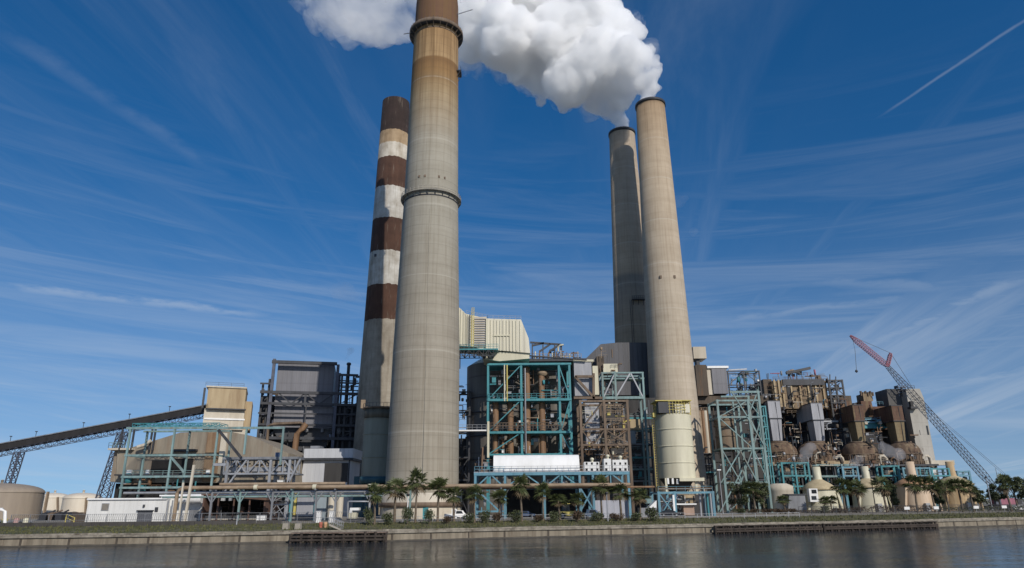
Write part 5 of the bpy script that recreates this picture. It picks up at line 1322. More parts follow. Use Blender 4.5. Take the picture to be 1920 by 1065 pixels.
# ------------------------------------------------------------------ right: older boiler units
def right_units():
    Y = 262; root = root_at('boiler_house', 'tan stained boiler house with roof clutter behind the row of square ducts', 'boiler house', 1500, Y)
    Yf = 240
    bx('tan_front', root, tan_clad, 1450, 1552, 714, 766, Yf, 18)
    bx('left_front', root, boiler_brown, 1434, 1450, 711, 770, Yf + 2, 16)
    bx('cornice', root, dark_steel, 1468, 1546, 711, 722, Yf - .9, 6)
    for px in (1453, 1461, 1468, 1484, 1500, 1516, 1530, 1544): bx('pilaster', root, tan_wall, px, px + 3.0, 712, 764, Yf - .5, .6)
    for px in (1477, 1520): bx('recess_shade_strip', root, boiler_dark, px, px + 6, 724, 764, Yf - .2, .3)  # raised dark strips painting recess shade between the pilasters
    bx('core', root, boiler_dark, 1436, 1752, 770, None, Y + 2, 20)
    bx('mid_block', root, boiler_brown, 1550, 1600, 742, 800, Yf + 6, 14)
    bx('rust_block', root, rust_clad, 1560, 1600, 752, 800, Yf + 1, 10)
    bx('rust_block', root, rust_clad, 1640, 1672, 762, 805, Yf + 1, 10)
    bx('tower_block', root, rust_clad, 1618, 1638, 752, 800, Yf + 4, 6)
    bx('tower_top', root, tan_clad, 1619, 1636, 738, 752, Yf + 4, 5)
    for k in range(6): bx('top_finial', root, rust_steel, 1614 + k * 4.4, 1616.4 + k * 4.4, 733 + (k % 2) * 2, 742, Yf + 3.6 + (k % 3), .8)
    # roof clutter
    railing(root, [(X(1450, 714, Yf), Yf, Zp(1500, 713.5, Yf)), (X(1552, 714, Yf), Yf, Zp(1500, 713.5, Yf))], rust_steel, 1.3, 2, .12)
    clutter(root, 1440, 1552, 698, 712, Yf + 2, 30, 121, [rust_steel, tan_pipe, dark_steel, grey_steel, pink_paint], 4, .6)
    for px, h in ((1478, 694), (1494, 697), (1556, 702), (1567, 706), (1440, 700), (1530, 703)): member('roof_post', dark_steel, root, P(px, 714, Yf + 3), P(px, h, Yf + 3), .28)
    member('roof_boom', dark_steel, root, P(1474, 700, Yf + 2), P(1519, 690, Yf + 2), .9)
    member('roof_boom_strut', dark_steel, root, P(1474, 697, Yf + 2), P(1500, 699, Yf + 2), .5)
    t = root_at('steel_tower', 'dark open steel stair tower at the right end of the tan boiler house', 'steel frame', 1570, Yf)
    x0, x1 = X(1556, 735, Yf - 1), X(1582, 735, Yf - 1)
    frame(t, dark_steel, [x0, (x0 + x1) / 2, x1], [Yf - 1, Yf + 4], [Zp(1568, py, Yf) for py in (756, 742, 728, 714)], .5, brace=((0, 4 - 1, 'x'), (1, 3, '/'), (1, 2, '\\'), (0, 2, '/')))
    clutter(t, 1556, 1582, 714, 756, Yf, 20, 122, [dark_steel, grey_steel, crane_blue, galv], 4, .55)
    # dense equipment floors behind ducts and domes
    mats = [dark_steel, rust_steel, boiler_brown, rust_pipe, galv, teal, grey_steel, tan_pipe, dark_steel, boiler_dark]
    for i, (pl, pr, pt, pb, n) in enumerate(((1466, 1520, 760, 860, 16), (1546, 1600, 768, 865, 16), (1622, 1672, 765, 865, 16), (1440, 1760, 870, 915, 28))):
        clutter(root, pl, pr, pt, pb, 246 if i < 3 else 232, n, 130 + i, mats, 6, .8)
    e = root_at('equipment_floor', 'sooty pipe filled equipment floor beneath the row of square ducts', 'pipework', 1600, 233)
    for py in (872, 893, 912):
        for pl, pr in ((1436, 1520), (1520, 1600), (1600, 1680), (1680, 1760)):
            z = Zp((pl + pr) / 2, py, 226); member('floor_beam', (grey_steel, teal_pale, dark_steel)[(py + pl) % 3], e, (X(pl, py, 226), 226, z), (X(pr, py, 226) - .1, 226, z), .6)
    for px in range(1440, 1765, 16): member('column', dark_steel if px % 3 else teal, e, (X(px, 900, 226.4), 226.4, GZ), (X(px, 900, 226.4), 226.4, Zp(px, 871, 226.4)), .45)
    clutter(e, 1440, 1760, 874, 940, 227, 70, 140, mats, 4, .7)
    bx('gap_shade_wall', e, boiler_dark, 1436, 1758, 868, None, 238, 1)  # dark sheet for the shade deep in the equipment floor
    bx('tan_run', e, tan_wall, 1540, 1606, 864, 873, 227, 3)
    bx('grey_run', e, beige_wall, 1735, 1790, 863, 872, 232, 3)
    w = root_at('walkway', 'blue teal walkway high between the third and fourth square ducts', 'walkway', 1640, 238)
    bx('deck', w, teal_blue, 1616, 1668, 790, 792.5, 238, 4); bx('upper_deck', w, teal_blue, 1622, 1645, 785, 787, 238, 4)
    bx('side_sheet', w, teal, 1618, 1664, 793, 803, 238.5, 3)
    railing(w, [(X(1616, 790, 238), 238, Zp(1640, 790, 238)), (X(1668, 790, 238), 238, Zp(1640, 790, 238))], teal_blue, 1.2, 1.5, .1)
    w = root_at('walkway', 'pale blue pipe bridge between the second and third square ducts', 'walkway', 1560, 238)
    bx('deck', w, galv, 1543, 1572, 788.5, 791.5, 238, 2); bx('lower_pipe', w, galv, 1543, 1570, 803, 805, 238, 2); bx('beam', w, dark_steel, 1543, 1590, 793, 800, 239, 2)
right_units()
def dome_pipework():
    mats = [dark_steel, rust_steel, rust_pipe, tan_pipe, galv, boiler_brown, dark_steel, beige_wall, rust_clad]
    for pc, lab in ((1465, 'rusty pipework and rails around the leftmost rusty dome'), (1530, 'rusty pipework and rails around the second rusty dome'), (1612, 'rusty pipework and rails around the third rusty dome'), (1692, 'rusty pipework and rails around the dome by the precipitator')):
        t = root_at('pipework', lab, 'pipework', pc, 222, 'pipework around the rusty domes')
        clutter(t, pc - 42, pc + 42, 852, 880, 221, 26, pc, mats, 4, .5); clutter(t, pc - 44, pc - 26, 800, 860, 224, 9, pc + 1, mats, 4, .5); clutter(t, pc + 26, pc + 42, 800, 860, 224, 9, pc + 2, mats, 4, .5)
    t = root_at('pipework', 'dense dark pipework between and behind the square ducts', 'pipework', 1580, 240)
    for i, (pl, pr, pt, pb) in enumerate(((1466, 1518, 752, 830), (1544, 1596, 748, 830), (1622, 1668, 752, 830))): clutter(t, pl, pr, pt, pb, 236, 28, 400 + i, mats + [teal_blue, grey_steel], 6, .55)
    t = root_at('pipework', 'pipes, rails and platforms across the front of the tan boiler house', 'pipework', 1500, 238)
    clutter(t, 1436, 1556, 720, 770, 236.5, 46, 410, mats + [grey_steel], 2.5, .5)
dome_pipework()

def square_duct(label, pl, pr, pt, pb, psplit, Y, m_up, m_lo, D):
    root = root_at('square_duct', label, 'duct', (pl + pr) / 2, Y, 'square ducts above the rusty domes')
    xa, xb = X(pl, pt, Y), X(pr, pt, Y); xm, xn = X(pl + 5.5, pb, Y), X(pr + 5.5, pb, Y)
    zt, zs_, zb = Zp(pl, pt, Y), Zp(pl, psplit, Y), Zp(pl, pb, Y)
    w = (xb - xa)
    MB().box(xa, xb, Y, Y + D, zs_ + .05, zt).build('upper_duct', m_up, root)
    MB().box(xa - .25, xb + .25, Y - .25, Y + D, zs_ - .2, zs_ + .05).build('flange', dark_steel, root)
    mb = MB(); x0, x1 = xa + .15, xb - .15; s = .35
    mb.add([(x0 + s, Y + .6, zb), (x1 - s, Y + .6, zb), (x1 - s, Y + 5, zb), (x0 + s, Y + 5, zb), (x0, Y + .1, zs_ - .2), (x1, Y + .1, zs_ - .2), (x1, Y + 5.5, zs_ - .2), (x0, Y + 5.5, zs_ - .2)],
           [(3, 2, 1, 0), (4, 5, 6, 7), (0, 1, 5, 4), (1, 2, 6, 5), (2, 3, 7, 6), (3, 0, 4, 7)]); mb.build('lower_duct', m_lo, root)
    MB().box(xa - .15, xb + .15, Y - .12, Y + D + .1, zt, zt + .22).build('cap', dark_steel, root)
    MB().bar((xa + w * .62, Y - .15, zt - .3), (xa + w * .7, Y + .35, zb), .12).build('conduit', dark_steel, root)
    return xa, xb, zb
def dome(label, pc, rp, Y, steam=True):
    r, xc, yc = cyl_px(pc - rp, pc + rp, 850, Y)
    z0, z1, zt = Zp(pc, 872, Y), Zp(pc, 851, Y), Zp(pc, 828, Y)
    root = thing('dome_vessel', label, 'vessel', (xc, yc, GZ), 'rusty domes below the square ducts')
    m = M('rusty_dome_plates', (0.15, 0.098, 0.064), (0.065, 0.044, 0.033), .8, 1, .9, stain=(.26, .20, .12), stain_at=(.5, .72))
    prof = [(r, z0), (r * 1.02, z1)] + [(r * (.42 + .6 * math.cos(t)), z1 + (zt - z1) * math.sin(t)) for t in [i * math.pi / 14 for i in range(1, 8)]]
    MB().lathe(xc, yc, prof, 40, cap=False).build('shell', m, root)
    MB().lathe(xc, yc, [(r * .44, zt - .2), (r * .56, zt - .15), (r * .56, zt + .35), (r * .40, zt + .4)], 32, cap=False).build('collar', rust_steel, root)
    rb = MB(); rb.ring(xc, yc, r * 1.02 - .05, r * 1.02 + .22, z1 - .15, z1 + .15, 40); rb.ring(xc, yc, r - .05, r + .3, z0, z0 + .3, 40)
    for k in range(28):
        t = 2 * math.pi * k / 28; c, s = math.cos(t), math.sin(t); rb.bar((xc + c * (r + .08), yc + s * (r + .08), z0 + .1), (xc + c * (r * 1.02 + .08), yc + s * (r * 1.02 + .08), z1), .22)
    rb.build('rib_cage', rust_steel, root)
    MB().lathe(xc, yc, [(r * .9, GZ), (r * .9, z0 - .01)], 24, cap=False).build('pedestal', boiler_dark, root)
    railing(root, [(xc - r, yc - r - .3, z0 + .35), (xc + r, yc - r - .3, z0 + .35)], rust_steel, 1.0, 1.2, .08)
    a = Vector((xc + r * .75, yc - r * .7, z0 + 2.0)); pts = [a, a + Vector((.6, -.2, .9)), a + Vector((1.5, -.4, 1.0)), a + Vector((2.0, -.5, .2)), a + Vector((2.1, -.5, -1.4)), a + Vector((2.1, -.5, -5.0))]
    MB().path(pts, .5, 10).build('bent_pipe', beige_wall, root)
for (lab, dl, args) in (('plain grey square duct, leftmost of the four above the rusty domes', 'rusty dome under the leftmost grey square duct', (1439, 1462, 752, 826, 784, 236, duct_grey, duct_grey, 4)),
                        ('grey square duct with a long dark side, second from the left', 'rusty dome under the second grey square duct', (1520, 1541, 756, 826, 787, 232, duct_grey, duct_grey, 13)),
                        ('rust red and olive square duct, third from the left', 'broad rusty dome under the third rust red square duct', (1598, 1617, 760, 827, 789, 230, rust_clad, olive_clad, 14)),
                        ('rust red and olive square duct beside the tall pale precipitator', 'rusty dome beside the foot of the tall pale precipitator', (1671, 1691, 761, 829, 789, 230, rust_clad, olive_clad, 13))):
    square_duct(lab, *args)
    dome(dl, {1439: 1461, 1520: 1530, 1598: 1612, 1671: 1695}[args[0]], {1439: 33, 1520: 33, 1598: 31, 1671: 29}[args[0]], args[5] - 3)

def precipitator():
    Y = 236; root = root_at('tall_building', 'tall narrow pale concrete building with a dark side behind the crane boom', 'industrial building', 1722, Y)
    xa, xb = X(1701, 740, Y), X(1718, 735, Y)
    m = M('stained_pale_panel', (.42, .40, .36), (.30, .285, .25), .3, 1, .8, rows=4.0, line=.15, stain=(.2, .18, .15), stain_at=(.6, .9))
    xb2 = X(1742, 800, Y)
    za, zb = Zp(1700, 729, Y), Zp(1735, 735, Y)
    MB().prism([(X(1711, 800, Y), GZ), (xb2 , GZ), (xb2, zb - 2), (X(1712, 735, Y) + 2.5, za), (X(1711, 800, Y), za)], Y, Y + 10).build('tower', m, root)
    bx('shaded_side', root, M('shaded_side_cladding', (.11, .105, .10), (.07, .068, .065), .3, 1, .8), 1682, 1708, 729, None, Y + 3.5, 8)  # the left side's shade is put into a darker colour
    bx('bracket_platform', root, dark_steel, 1708, 1722, 762, 766, Y - 2, 2.2)
    bx('platform_box', root, boiler_dark, 1708, 1713, 752, 766, Y - 1.2, 1.1)
    clutter(root, 1684, 1700, 722, 745, Y + 2.5, 10, 151, [dark_steel, pink_paint, grey_steel], 1, .6)
    bx('window_slot', root, glass_dark, 1738, 1741, 798, 815, Y - .1, .3)
    railing(root, [(X(1703, 729, Y), Y + .3, za), (X(1716, 729, Y), Y + .3, za)], dark_steel, 1.2, 1.5, .1)
precipitator()

def right_teal_tower():
    Y = 203; root = root_at('steel_tower', 'tall weathered teal lattice tower just right of the tan chimney', 'steel frame', 1392, Y)
    tops = [(1344, 749), (1403, 753), (1420, 735)]; bots = [(1365, 965), (1424, 960), (1442, 905)]
    xs = [(P(*a, Y).x + P(*b, Y).x) / 2 for a, b in zip(tops, bots)]
    zs = [Zp(1385, py, Y) for py in (905, 841, 782, 751)]
    zc = [zs[-1] + .3, zs[-1] + .3, Zp(1420, 735, Y)]
    frame(root, teal_pale, xs, [Y, Y + 9], zs, .62, zc=zc, brace=((0, 0, '/'), (0, 1, 'v'), (0, 3, '/'), (1, 3, '\\'), (1, 2, 'x'), (1, 1, '\\'), (0, 2, '\\')))
    zt = Zp(1400, 735, Y); member('beam', teal_pale, root, (X(1368, 735, Y), Y, zt), (xs[2] + .4, Y, zt), .6); member('beam', teal_pale, root, (X(1368, 735, Y), Y + 9, zt), (xs[2] + .4, Y + 9, zt), .5)
    for px in (1384, 1431): member('inner_column', teal_pale, root, (X(px, 850, Y + 3), Y + 3, GZ), (X(px, 850, Y + 3), Y + 3, Zp(px, 752, Y + 3)), .45)
    for a, b in (((1350, 960), (1392, 880)), ((1392, 880), (1420, 960)), ((1352, 905), (1388, 845)), ((1388, 845), (1418, 900)), ((1400, 780), (1436, 840)), ((1372, 735), (1402, 782)), ((1402, 782), (1418, 740))):
        p, q = P(*a, Y - .2), P(*b, Y - .2); member('brace', teal_pale, root, p, q, .32)
    c = X(1366, 810, Y + 4); r = 19 * mpp(P(1366, 810, Y + 4))
    u = root_at('brown_vessel', 'stained brown vessel with hoops inside the weathered teal tower', 'vessel', 1366, Y + 4)
    z0, z1 = Zp(1366, 842, Y + 4), Zp(1366, 778, Y + 4)
    MB().lathe(c, Y + 4 + r, [(r, z0), (r, z1), (r * .7, z1 + 1.0)], 32).build('shell', M('stained_brown_plate', (.20, .15, .10), (.11, .085, .06), .4, 1, .8, stain=(.14, .07, .04)), u)
    for py in (787, 798, 817): z = Zp(1366, py, Y + 4); MB().ring(c, Y + 4 + r, r - .02, r + .15, z - .15, z + .15, 32).build('hoop', rust_steel, u)
    for dx in (-.6, .6): member('leg', rust_steel, u, (c + dx * r, Y + 4 + r, GZ), (c + dx * r, Y + 4 + r, z0 - .01), .5)
    mats = [dark_steel, rust_steel, boiler_brown, rust_pipe, galv, teal, grey_steel, tan_pipe, dark_steel, teal_pale]
    b = root_at('boiler_house', 'sooty brown boiler house with grey penthouse boxes right of the tan chimney', 'boiler house', 1370, 240)
    bx('core', b, boiler_dark, 1300, 1446, 757, None, 242, 16)
    bx('penthouse', b, grey_clad, 1336, 1364, 690, 738, 238, 8)
    bx('pale_side', b, beige_wall, 1326, 1336, 690, 740, 238.5, 6)
    bx('brown_house', b, boiler_brown, 1306, 1327, 684, 742, 237, 8)
    bx('white_parapet', b, white_paint, 1326, 1366, 686, 690, 237.7, 9)
    bx('beige_box', b, beige_wall, 1300, 1324, 650, 672, 236, 7)
    bx('box_leg', b, dark_steel, 1306, 1312, 672, 684, 237, 3)
    bx('roof_slab', b, boiler_brown, 1306, 1440, 742, 757, 239, 10)
    bx('pale_strip', b, duct_grey, 1318, 1330, 778, 830, 236, 3)
    for k, px in enumerate((1314, 1320, 1325, 1331)): MB().tube((X(px, 810, 234), 234, Zp(px, 850, 234)), (X(px, 810, 234), 234, Zp(px, 770, 234)), .7, n=12).build('riser_pipe', [tan_pipe, rust_pipe, beige_wall, rust_pipe][k], b)
    clutter(b, 1308, 1345, 760, 950, 232, 34, 161, mats, 5, .7)
    bx('gap_shade_wall', b, boiler_dark, 1308, 1446, 850, None, 233.5, 1)  # dark sheet for the shade low behind the pipework
    g = root_at('roof_steelwork', 'tangle of teal and grey pipework on the roof beside the grey penthouse', 'pipework', 1395, 238)
    x0, x1 = X(1366, 715, 238), X(1425, 715, 238)
    frame(g, dark_steel, [x0, (x0 + x1) / 2, x1], [238, 243], [Zp(1395, 722, 238), Zp(1395, 696, 238)], .4, z0=Zp(1395, 742, 238), brace=((0, 1, '/'), (1, 1, '\\')))
    clutter(g, 1364, 1428, 695, 742, 238.5, 60, 162, [dark_steel, galv, teal, white_paint, rust_steel, teal_pale, grey_steel], 4, .6)
    member('top_boom', galv, g, P(1366, 694, 238), P(1400, 692, 238), .4)
    l = root_at('tower_pipework', 'dark pipework and platforms inside the weathered teal tower', 'pipework', 1395, Y + 3)
    clutter(l, 1350, 1436, 755, 955, Y + 6, 70, 163, mats, 6, .7)
    for px, pt in ((1352, 862), ):
        t = root_at('light_pole', 'thin grey light pole in front of the weathered teal tower', 'light pole', 1352, 188)
        a = P(px + 4, 965, 188); MB().tube((a.x, 188, GZ), (a.x, 188, Zp(px, pt + 20, 188)), .16, .09, 8).build('pole', galv, t)
        MB().box(a.x - .5, a.x + .5, 187.8, 188.2, Zp(px, pt + 20, 188), Zp(px, pt + 18, 188)).build('lamp_head', white_paint, t)
    s = root_at('ladder_tower', 'slim dark teal ladder frame beside the leftmost grey square duct', 'steel frame', 1434, 212)
    frame(s, teal, [X(1427, 800, 212), X(1439, 800, 212)], [212, 214], [Zp(1433, py, 212) for py in (870, 846, 823, 800, 780, 762)], .35, brace=((0, 1, '/'), (0, 2, '\\'), (0, 3, '/'), (0, 4, '\\')))
right_teal_tower()

def cone_tank(label, pc, wl, wr, pe, pv, vt, vw, Y, m, roof, win=False):
    """round tank with flared foot, cone roof and a vent tower"""
    r, xc, yc = cyl_px(wl, wr, 930, Y)
    ze, zv, zt = Zp(pc, pe, Y), Zp(pc, pv, Y), Zp(pc, vt, Y); rv = vw / 2 * mpp(P(pc, 890, Y))
    root = thing('cone_tank', label, 'tank', (xc, yc, GZ), 'cone roofed tanks along the right shore')
    MB().lathe(xc, yc, [(r * 1.06, GZ), (r * 1.04, GZ + (ze - GZ) * .35), (r, ze)], 40, cap=False).build('shell', m, root)
    MB().lathe(xc, yc, [(r * 1.12, ze - .15), (r * 1.14, ze + .1), (r * .75, ze + (zv - ze) * .55), (rv * 1.05, zv)], 40, cap=False).build('cone_roof', roof, root)
    MB().lathe(xc, yc, [(rv * 1.15, zv - .3), (rv, zv + .6), (rv * .92, zt), (rv * .75, zt), (rv * .75, zt - 1)], 28, cap=False).build('vent_tower', m, root)
    if win:
        w = bx('window_bay', root, white_paint, pc - 18, pc - 2, 916, 941, Y - 1.0, 1.6)
        bx('pane', w, glass_dark, pc - 14, pc - 5, 918, 925, Y - 1.1, .2); bx('pane', w, glass_dark, pc - 14, pc - 5, 930, 937, Y - 1.1, .2)
    else:
        MB().box(xc - .6, xc + .6, yc - r * 1.25, yc - r, GZ, GZ + 2.2).build('door', galv, root)
    for dx in (-.75, .8):
        member('buttress', m, root, (xc + dx * r * 1.45, yc - r * .6, GZ), (xc + dx * r * 1.12, yc - r * .62, ze - .9), .6)
cone_tank('cream cone roofed tank with a white window bay', 1536, 1508, 1566, 917, 898, 874, 16, 203, cream_paint, cone_tan, True)
cone_tank('cream cone roofed tank behind the teal scaffold, second of the row', 1630, 1601, 1658, 913, 896, 873, 14, 207, cream_paint, cone_tan)
cone_tank('peach tank with an orange roof between tall palms', 1717, 1686, 1746, 908, 893, 864, 17, 210, M('peach_tank_paint', (.58, .46, .34), (.46, .34, .23), .4, 1, .7, stain=(.40, .24, .12), stain_at=(.55, .8)), orange_tan)
cone_tank('tan and orange stained tank at the far right of the row', 1794, 1762, 1822, 908, 891, 864, 15, 215, M('stained_tan_tank', (.52, .40, .24), (.36, .25, .13), .4, 1, .75, stain=(.30, .17, .08), stain_at=(.5, .7)), cone_tan)

def low_tank_and_scaffolds():
    t = root_at('low_tank', 'low white flat topped tank left of the cone roofed tanks', 'tank', 1474, 202)
    xc, r = X(1473, 925, 202), 4.0
    MB().lathe(xc, 202 + r, [(r * .9, GZ), (r * .9, Zp(1473, 921, 202)), (r * .92, Zp(1473, 920, 202)), (r * .92, Zp(1473, 911, 202)), (r * .5, Zp(1473, 906, 202))], 36).build('shell', beige_wall, t)
    MB().box(xc - .5, xc + .5, 201.8, 202.6, GZ, GZ + 2.1).build('door', galv, t)
    s = root_at('low_shed', 'dark grey low shed between the white flat tank and the window bay tank', 'shed', 1493, 199)
    q = [P(a, b, 199) for a, b in ((1476, 948), (1512, 948), (1509, 928), (1480, 928))]
    MB().prism([(q[0].x, GZ), (q[1].x, GZ), (q[2].x, q[2].z), (q[3].x, q[3].z)], 199, 203).build('body', grey_steel, s)
    bx('roof', s, dark_steel, 1477, 1512, 926, 928, 198.7, 5)
    for i, (pl, pr, pt, lab) in enumerate(((1470, 1520, 868, 'teal steel scaffold above the white flat topped tank'), (1584, 1612, 876, 'tall blue teal scaffold between the first two cone roofed tanks'), (1658, 1690, 874, 'teal scaffold left of the peach tank'), (1698, 1748, 878, 'teal scaffold around the vent of the peach tank'), (1752, 1784, 879, 'blue teal scaffold between the peach tank and the stained tan tank'), (1800, 1822, 884, 'small teal scaffold at the right end of the tanks'))):
        Y = 219 if i != 1 else 209; t = root_at('scaffold', lab, 'steel frame', (pl + pr) / 2, Y, 'teal scaffolds among the right tanks')
        xs = [X(pl, 910, Y), X(pr, 910, Y)]
        if pr - pl > 40: xs = [xs[0], (xs[0] + xs[1]) / 2, xs[1]]
        zs = [Zp(pl, py, Y) for py in (912, 892, pt)]
        frame(t, (teal_blue, teal)[i % 2 == 0], xs, [Y, Y + 3], zs, .5, brace=((0, 2, '/'),) if i in (3, 5) else ())
        railing(t, [(xs[0], Y - .1, zs[1] + .3), (xs[-1], Y - .1, zs[1] + .3)], teal_pale, 1.1, 1.5, .08)
        clutter(t, pl, pr, 882, 935, Y + .5, 9, 170 + i, [teal, galv, rust_steel, dark_steel, orange_tan, white_paint], 2, .5)
low_tank_and_scaffolds()

crane_dark = M('dark_slate_crane_paint', (0.045, 0.047, 0.065), (0.025, 0.026, 0.036), 0.6, 0, 0.6)
def crane():
    Y = 236; foot, tip = P(1866, 916, Y), P(1664, 687, Y); jib = P(1594, 629, Y)
    root = thing('crawler_crane', 'tall lattice boom crawler crane with a faded pink jib at the right', 'crane', (foot.x, Y, GZ))
    def lattice(name, a, b, w0, wm, w1, mat, n, t=.26):
        a, b = Vector(a), Vector(b); d = (b - a).normalized(); side = Vector((0, 1, 0)); upv = side.cross(d).normalized(); mb = MB()
        def sec(f):
            w = w0 + (wm - w0) * min(1, f / .1) if f < .1 else (wm if f < .82 else wm + (w1 - wm) * (f - .82) / .18)
            c = a.lerp(b, f); return [c + side * sy * w / 2 + upv * su * w / 2 for sy, su in ((-1, -1), (1, -1), (1, 1), (-1, 1))]
        for i in range(n):
            s0, s1 = sec(i / n), sec((i + 1) / n)
            for k in range(4):
                mb.bar(s0[k], s1[k], t); mb.bar(s0[k], s1[(k + 1) % 4], t * .5); mb.bar(s0[k], s0[(k + 1) % 4], t * .5)
        return mb.build(name, mat, root)
    lattice('boom', foot, tip, 1.1, 1.95, 1.0, crane_dark, 36, .15)
    lattice('jib', tip + Vector((0, 0, .2)), jib, .9, 1.35, .4, pink_paint, 20, .17)
    lattice('jib_mast', tip, P(1670, 662, Y), .7, .9, .5, pink_paint, 6, .2)
    mt = P(1670, 662, Y)
    mb = MB(); mb.bar(mt, jib, .09); mb.bar(mt, P(1735, 765, Y), .09); mb.build('jib_stay', dark_steel, root)
    gp = P(1890, 893, Y); bp = P(1712, 741, Y)
    mb = MB(); mb.bar(bp, gp, .07); mb.bar(bp + Vector((0, 1, 0)), gp + Vector((0, 1, 0)), .07); mb.build('boom_stay', dark_steel, root)
    lattice('gantry', P(1872, 922, Y), gp, .9, 1.0, .6, crane_dark, 6, .16)
    hk = P(1603, 655, Y); mb = MB(); mb.bar(jib + Vector((.6, 0, -.2)), hk, .08); mb.bar(hk, P(1606, 695, Y), .1); mb.build('hoist_rope', dark_steel, root)
    MB().lathe(P(1606, 697, Y).x, Y, [(.05, P(1606, 699, Y).z), (.5, P(1606, 697, Y).z), (.35, P(1606, 694, Y).z), (.05, P(1606, 693, Y).z)], 12, cap=False).build('hook_block', dark_steel, root)
    x = foot.x
    for sy in (-2.6, 2.6):
        pts = [(x - 4.2, GZ + .5), (x - 3.7, GZ), (x + 3.7, GZ), (x + 4.2, GZ + .5), (x + 3.8, GZ + 1.1), (x - 3.8, GZ + 1.1)]
        MB().prism(pts, Y + sy - .45, Y + sy + .45).build('crawler_track', tyre, root)
    MB().box(x - 2.2, x + 2.2, Y - 2.0, Y + 2.0, GZ + .6, GZ + 1.4).build('carbody', dark_steel, root)
    MB().box(x - 1.6, x + 5.2, Y - 1.7, Y + 1.7, GZ + 1.42, GZ + 3.4).build('machinery_house', pink_paint, root)
    MB().box(x + 5.2, x + 6.6, Y - 1.9, Y + 1.9, GZ + 1.6, GZ + 3.2).build('counterweight', dark_steel, root)
    c = MB().box(x - 2.6, x - .9, Y - 2.9, Y - 1.72, GZ + 1.45, GZ + 3.4).build('cab', crane_blue, root)
    MB().box(x - 2.63, x - 1.4, Y - 2.93, Y - 2.6, GZ + 2.2, GZ + 3.2).build('window', glass_dark, c)
    t = root_at('lattice_mast', 'thin far mast between the crane boom foot and the trees', 'mast', 1882, 260)
    MB().tube((t.location.x, 260, GZ), (t.location.x, 260, Zp(1882, 878, 260)), .2, .08, 8).build('pole', grey_steel, t)
crane()

# ------------------------------------------------------------------ vegetation
def leaf_quad(mb, c, size, rnd, nrm=None):
    d = Vector((rnd.gauss(0, 1), rnd.gauss(0, 1), rnd.gauss(0, .7))).normalized(); e = d.orthogonal().normalized()
    e = (Matrix.Rotation(rnd.uniform(0, 6.28), 3, d) @ e); f = d.cross(e)
    l, w = size * rnd.uniform(.7, 1.3), size * rnd.uniform(.35, .6)
    mb.add([c - e * l * .5, c + f * w * .5, c + e * l * .5, c - f * w * .5], [(0, 1, 2, 3)])
def palm_proto(name, seed, h, crown_r, lean, group):
    rnd = random.Random(seed); root = thing(name, 'palm', 'palm tree', (0, 0, -200), group)
    o = Vector((0, 0, -200)); top = o + Vector((lean, rnd.uniform(-.2, .2), h))
    pts = [o, o.lerp(top, .35) + Vector((lean * -.12, 0, 0)), o.lerp(top, .7), top]
    MB().path(pts, .27, 9, .17).build('trunk', bark, root)
    mb = MB(); dead = MB(); nl = 36
    for i in range(nl):
        az = rnd.uniform(0, 6.283); t = (i + .5) / nl; el = R(78 - 125 * t + rnd.uniform(-14, 14))
        d = Vector((math.cos(az) * math.cos(el), math.sin(az) * math.cos(el), math.sin(el)))
        L_ = crown_r * rnd.uniform(.42, .58); hub = top + Vector((0, 0, .25)) + d * L_
        tgt = mb if el > R(-34) else dead
        tgt.bar(top + Vector((0, 0, .15)), hub, .04)
        side = d.cross(Vector((0, 0, 1)));  side = side.normalized() if side.length > .05 else Vector((1, 0, 0)); nrm = side.cross(d)
        ns = 11; fr = crown_r * rnd.uniform(.48, .62)
        for k in range(ns):
            a = (k / (ns - 1) - .5) * R(215); dd = (d * math.cos(a) + side * math.sin(a) + nrm * -.12 * rnd.random())
            tip = hub + dd * fr * (1 - .25 * abs(k / (ns - 1) - .5)) + Vector((0, 0, -fr * (.16 + .22 * rnd.random())))
            sd = dd.cross(nrm).normalized() * fr * .075; md = hub.lerp(tip, .55) + Vector((0, 0, fr * .06))
            tgt.add([hub, md + sd, tip, md - sd], [(0, 1, 2, 3)])
    mb.build('crown', leaf_palm, root)
    if dead.v: dead.build('dry_fronds', leaf_dead, root)
    return root
palms_sh = [
 (705, 927, 22, 'short palm just right of the pump skid, left of the tallest chimney'), (742, 919, 27, 'full crowned palm before the left edge of the tallest chimney'),
 (781, 906, 22, 'tallest palm, standing before the middle of the tallest chimney'), (822, 918, 25, 'palm with a leaning trunk before the right half of the tallest chimney'),
 (852, 930, 23, 'low bushy palm before the right edge of the tallest chimney'), (890, 929, 22, 'palm before the left end of the blue teal tank platform'),
 (936, 934, 21, 'low palm under the left end of the long white tank'), (978, 913, 22, 'tall palm rising in front of the long white tank'),
 (1018, 924, 19, 'palm under the middle of the long white tank'), (1049, 939, 21, 'low palm between platform posts beside the yellow loader'),
 (1084, 937, 20, 'palm under the right end of the long white tank'), (1126, 915, 22, 'tall palm below the first white blower unit'),
 (1163, 924, 25, 'full crowned palm before the lilac grey hoarding'), (1198, 931, 21, 'palm left of the white slanted chute hopper')]
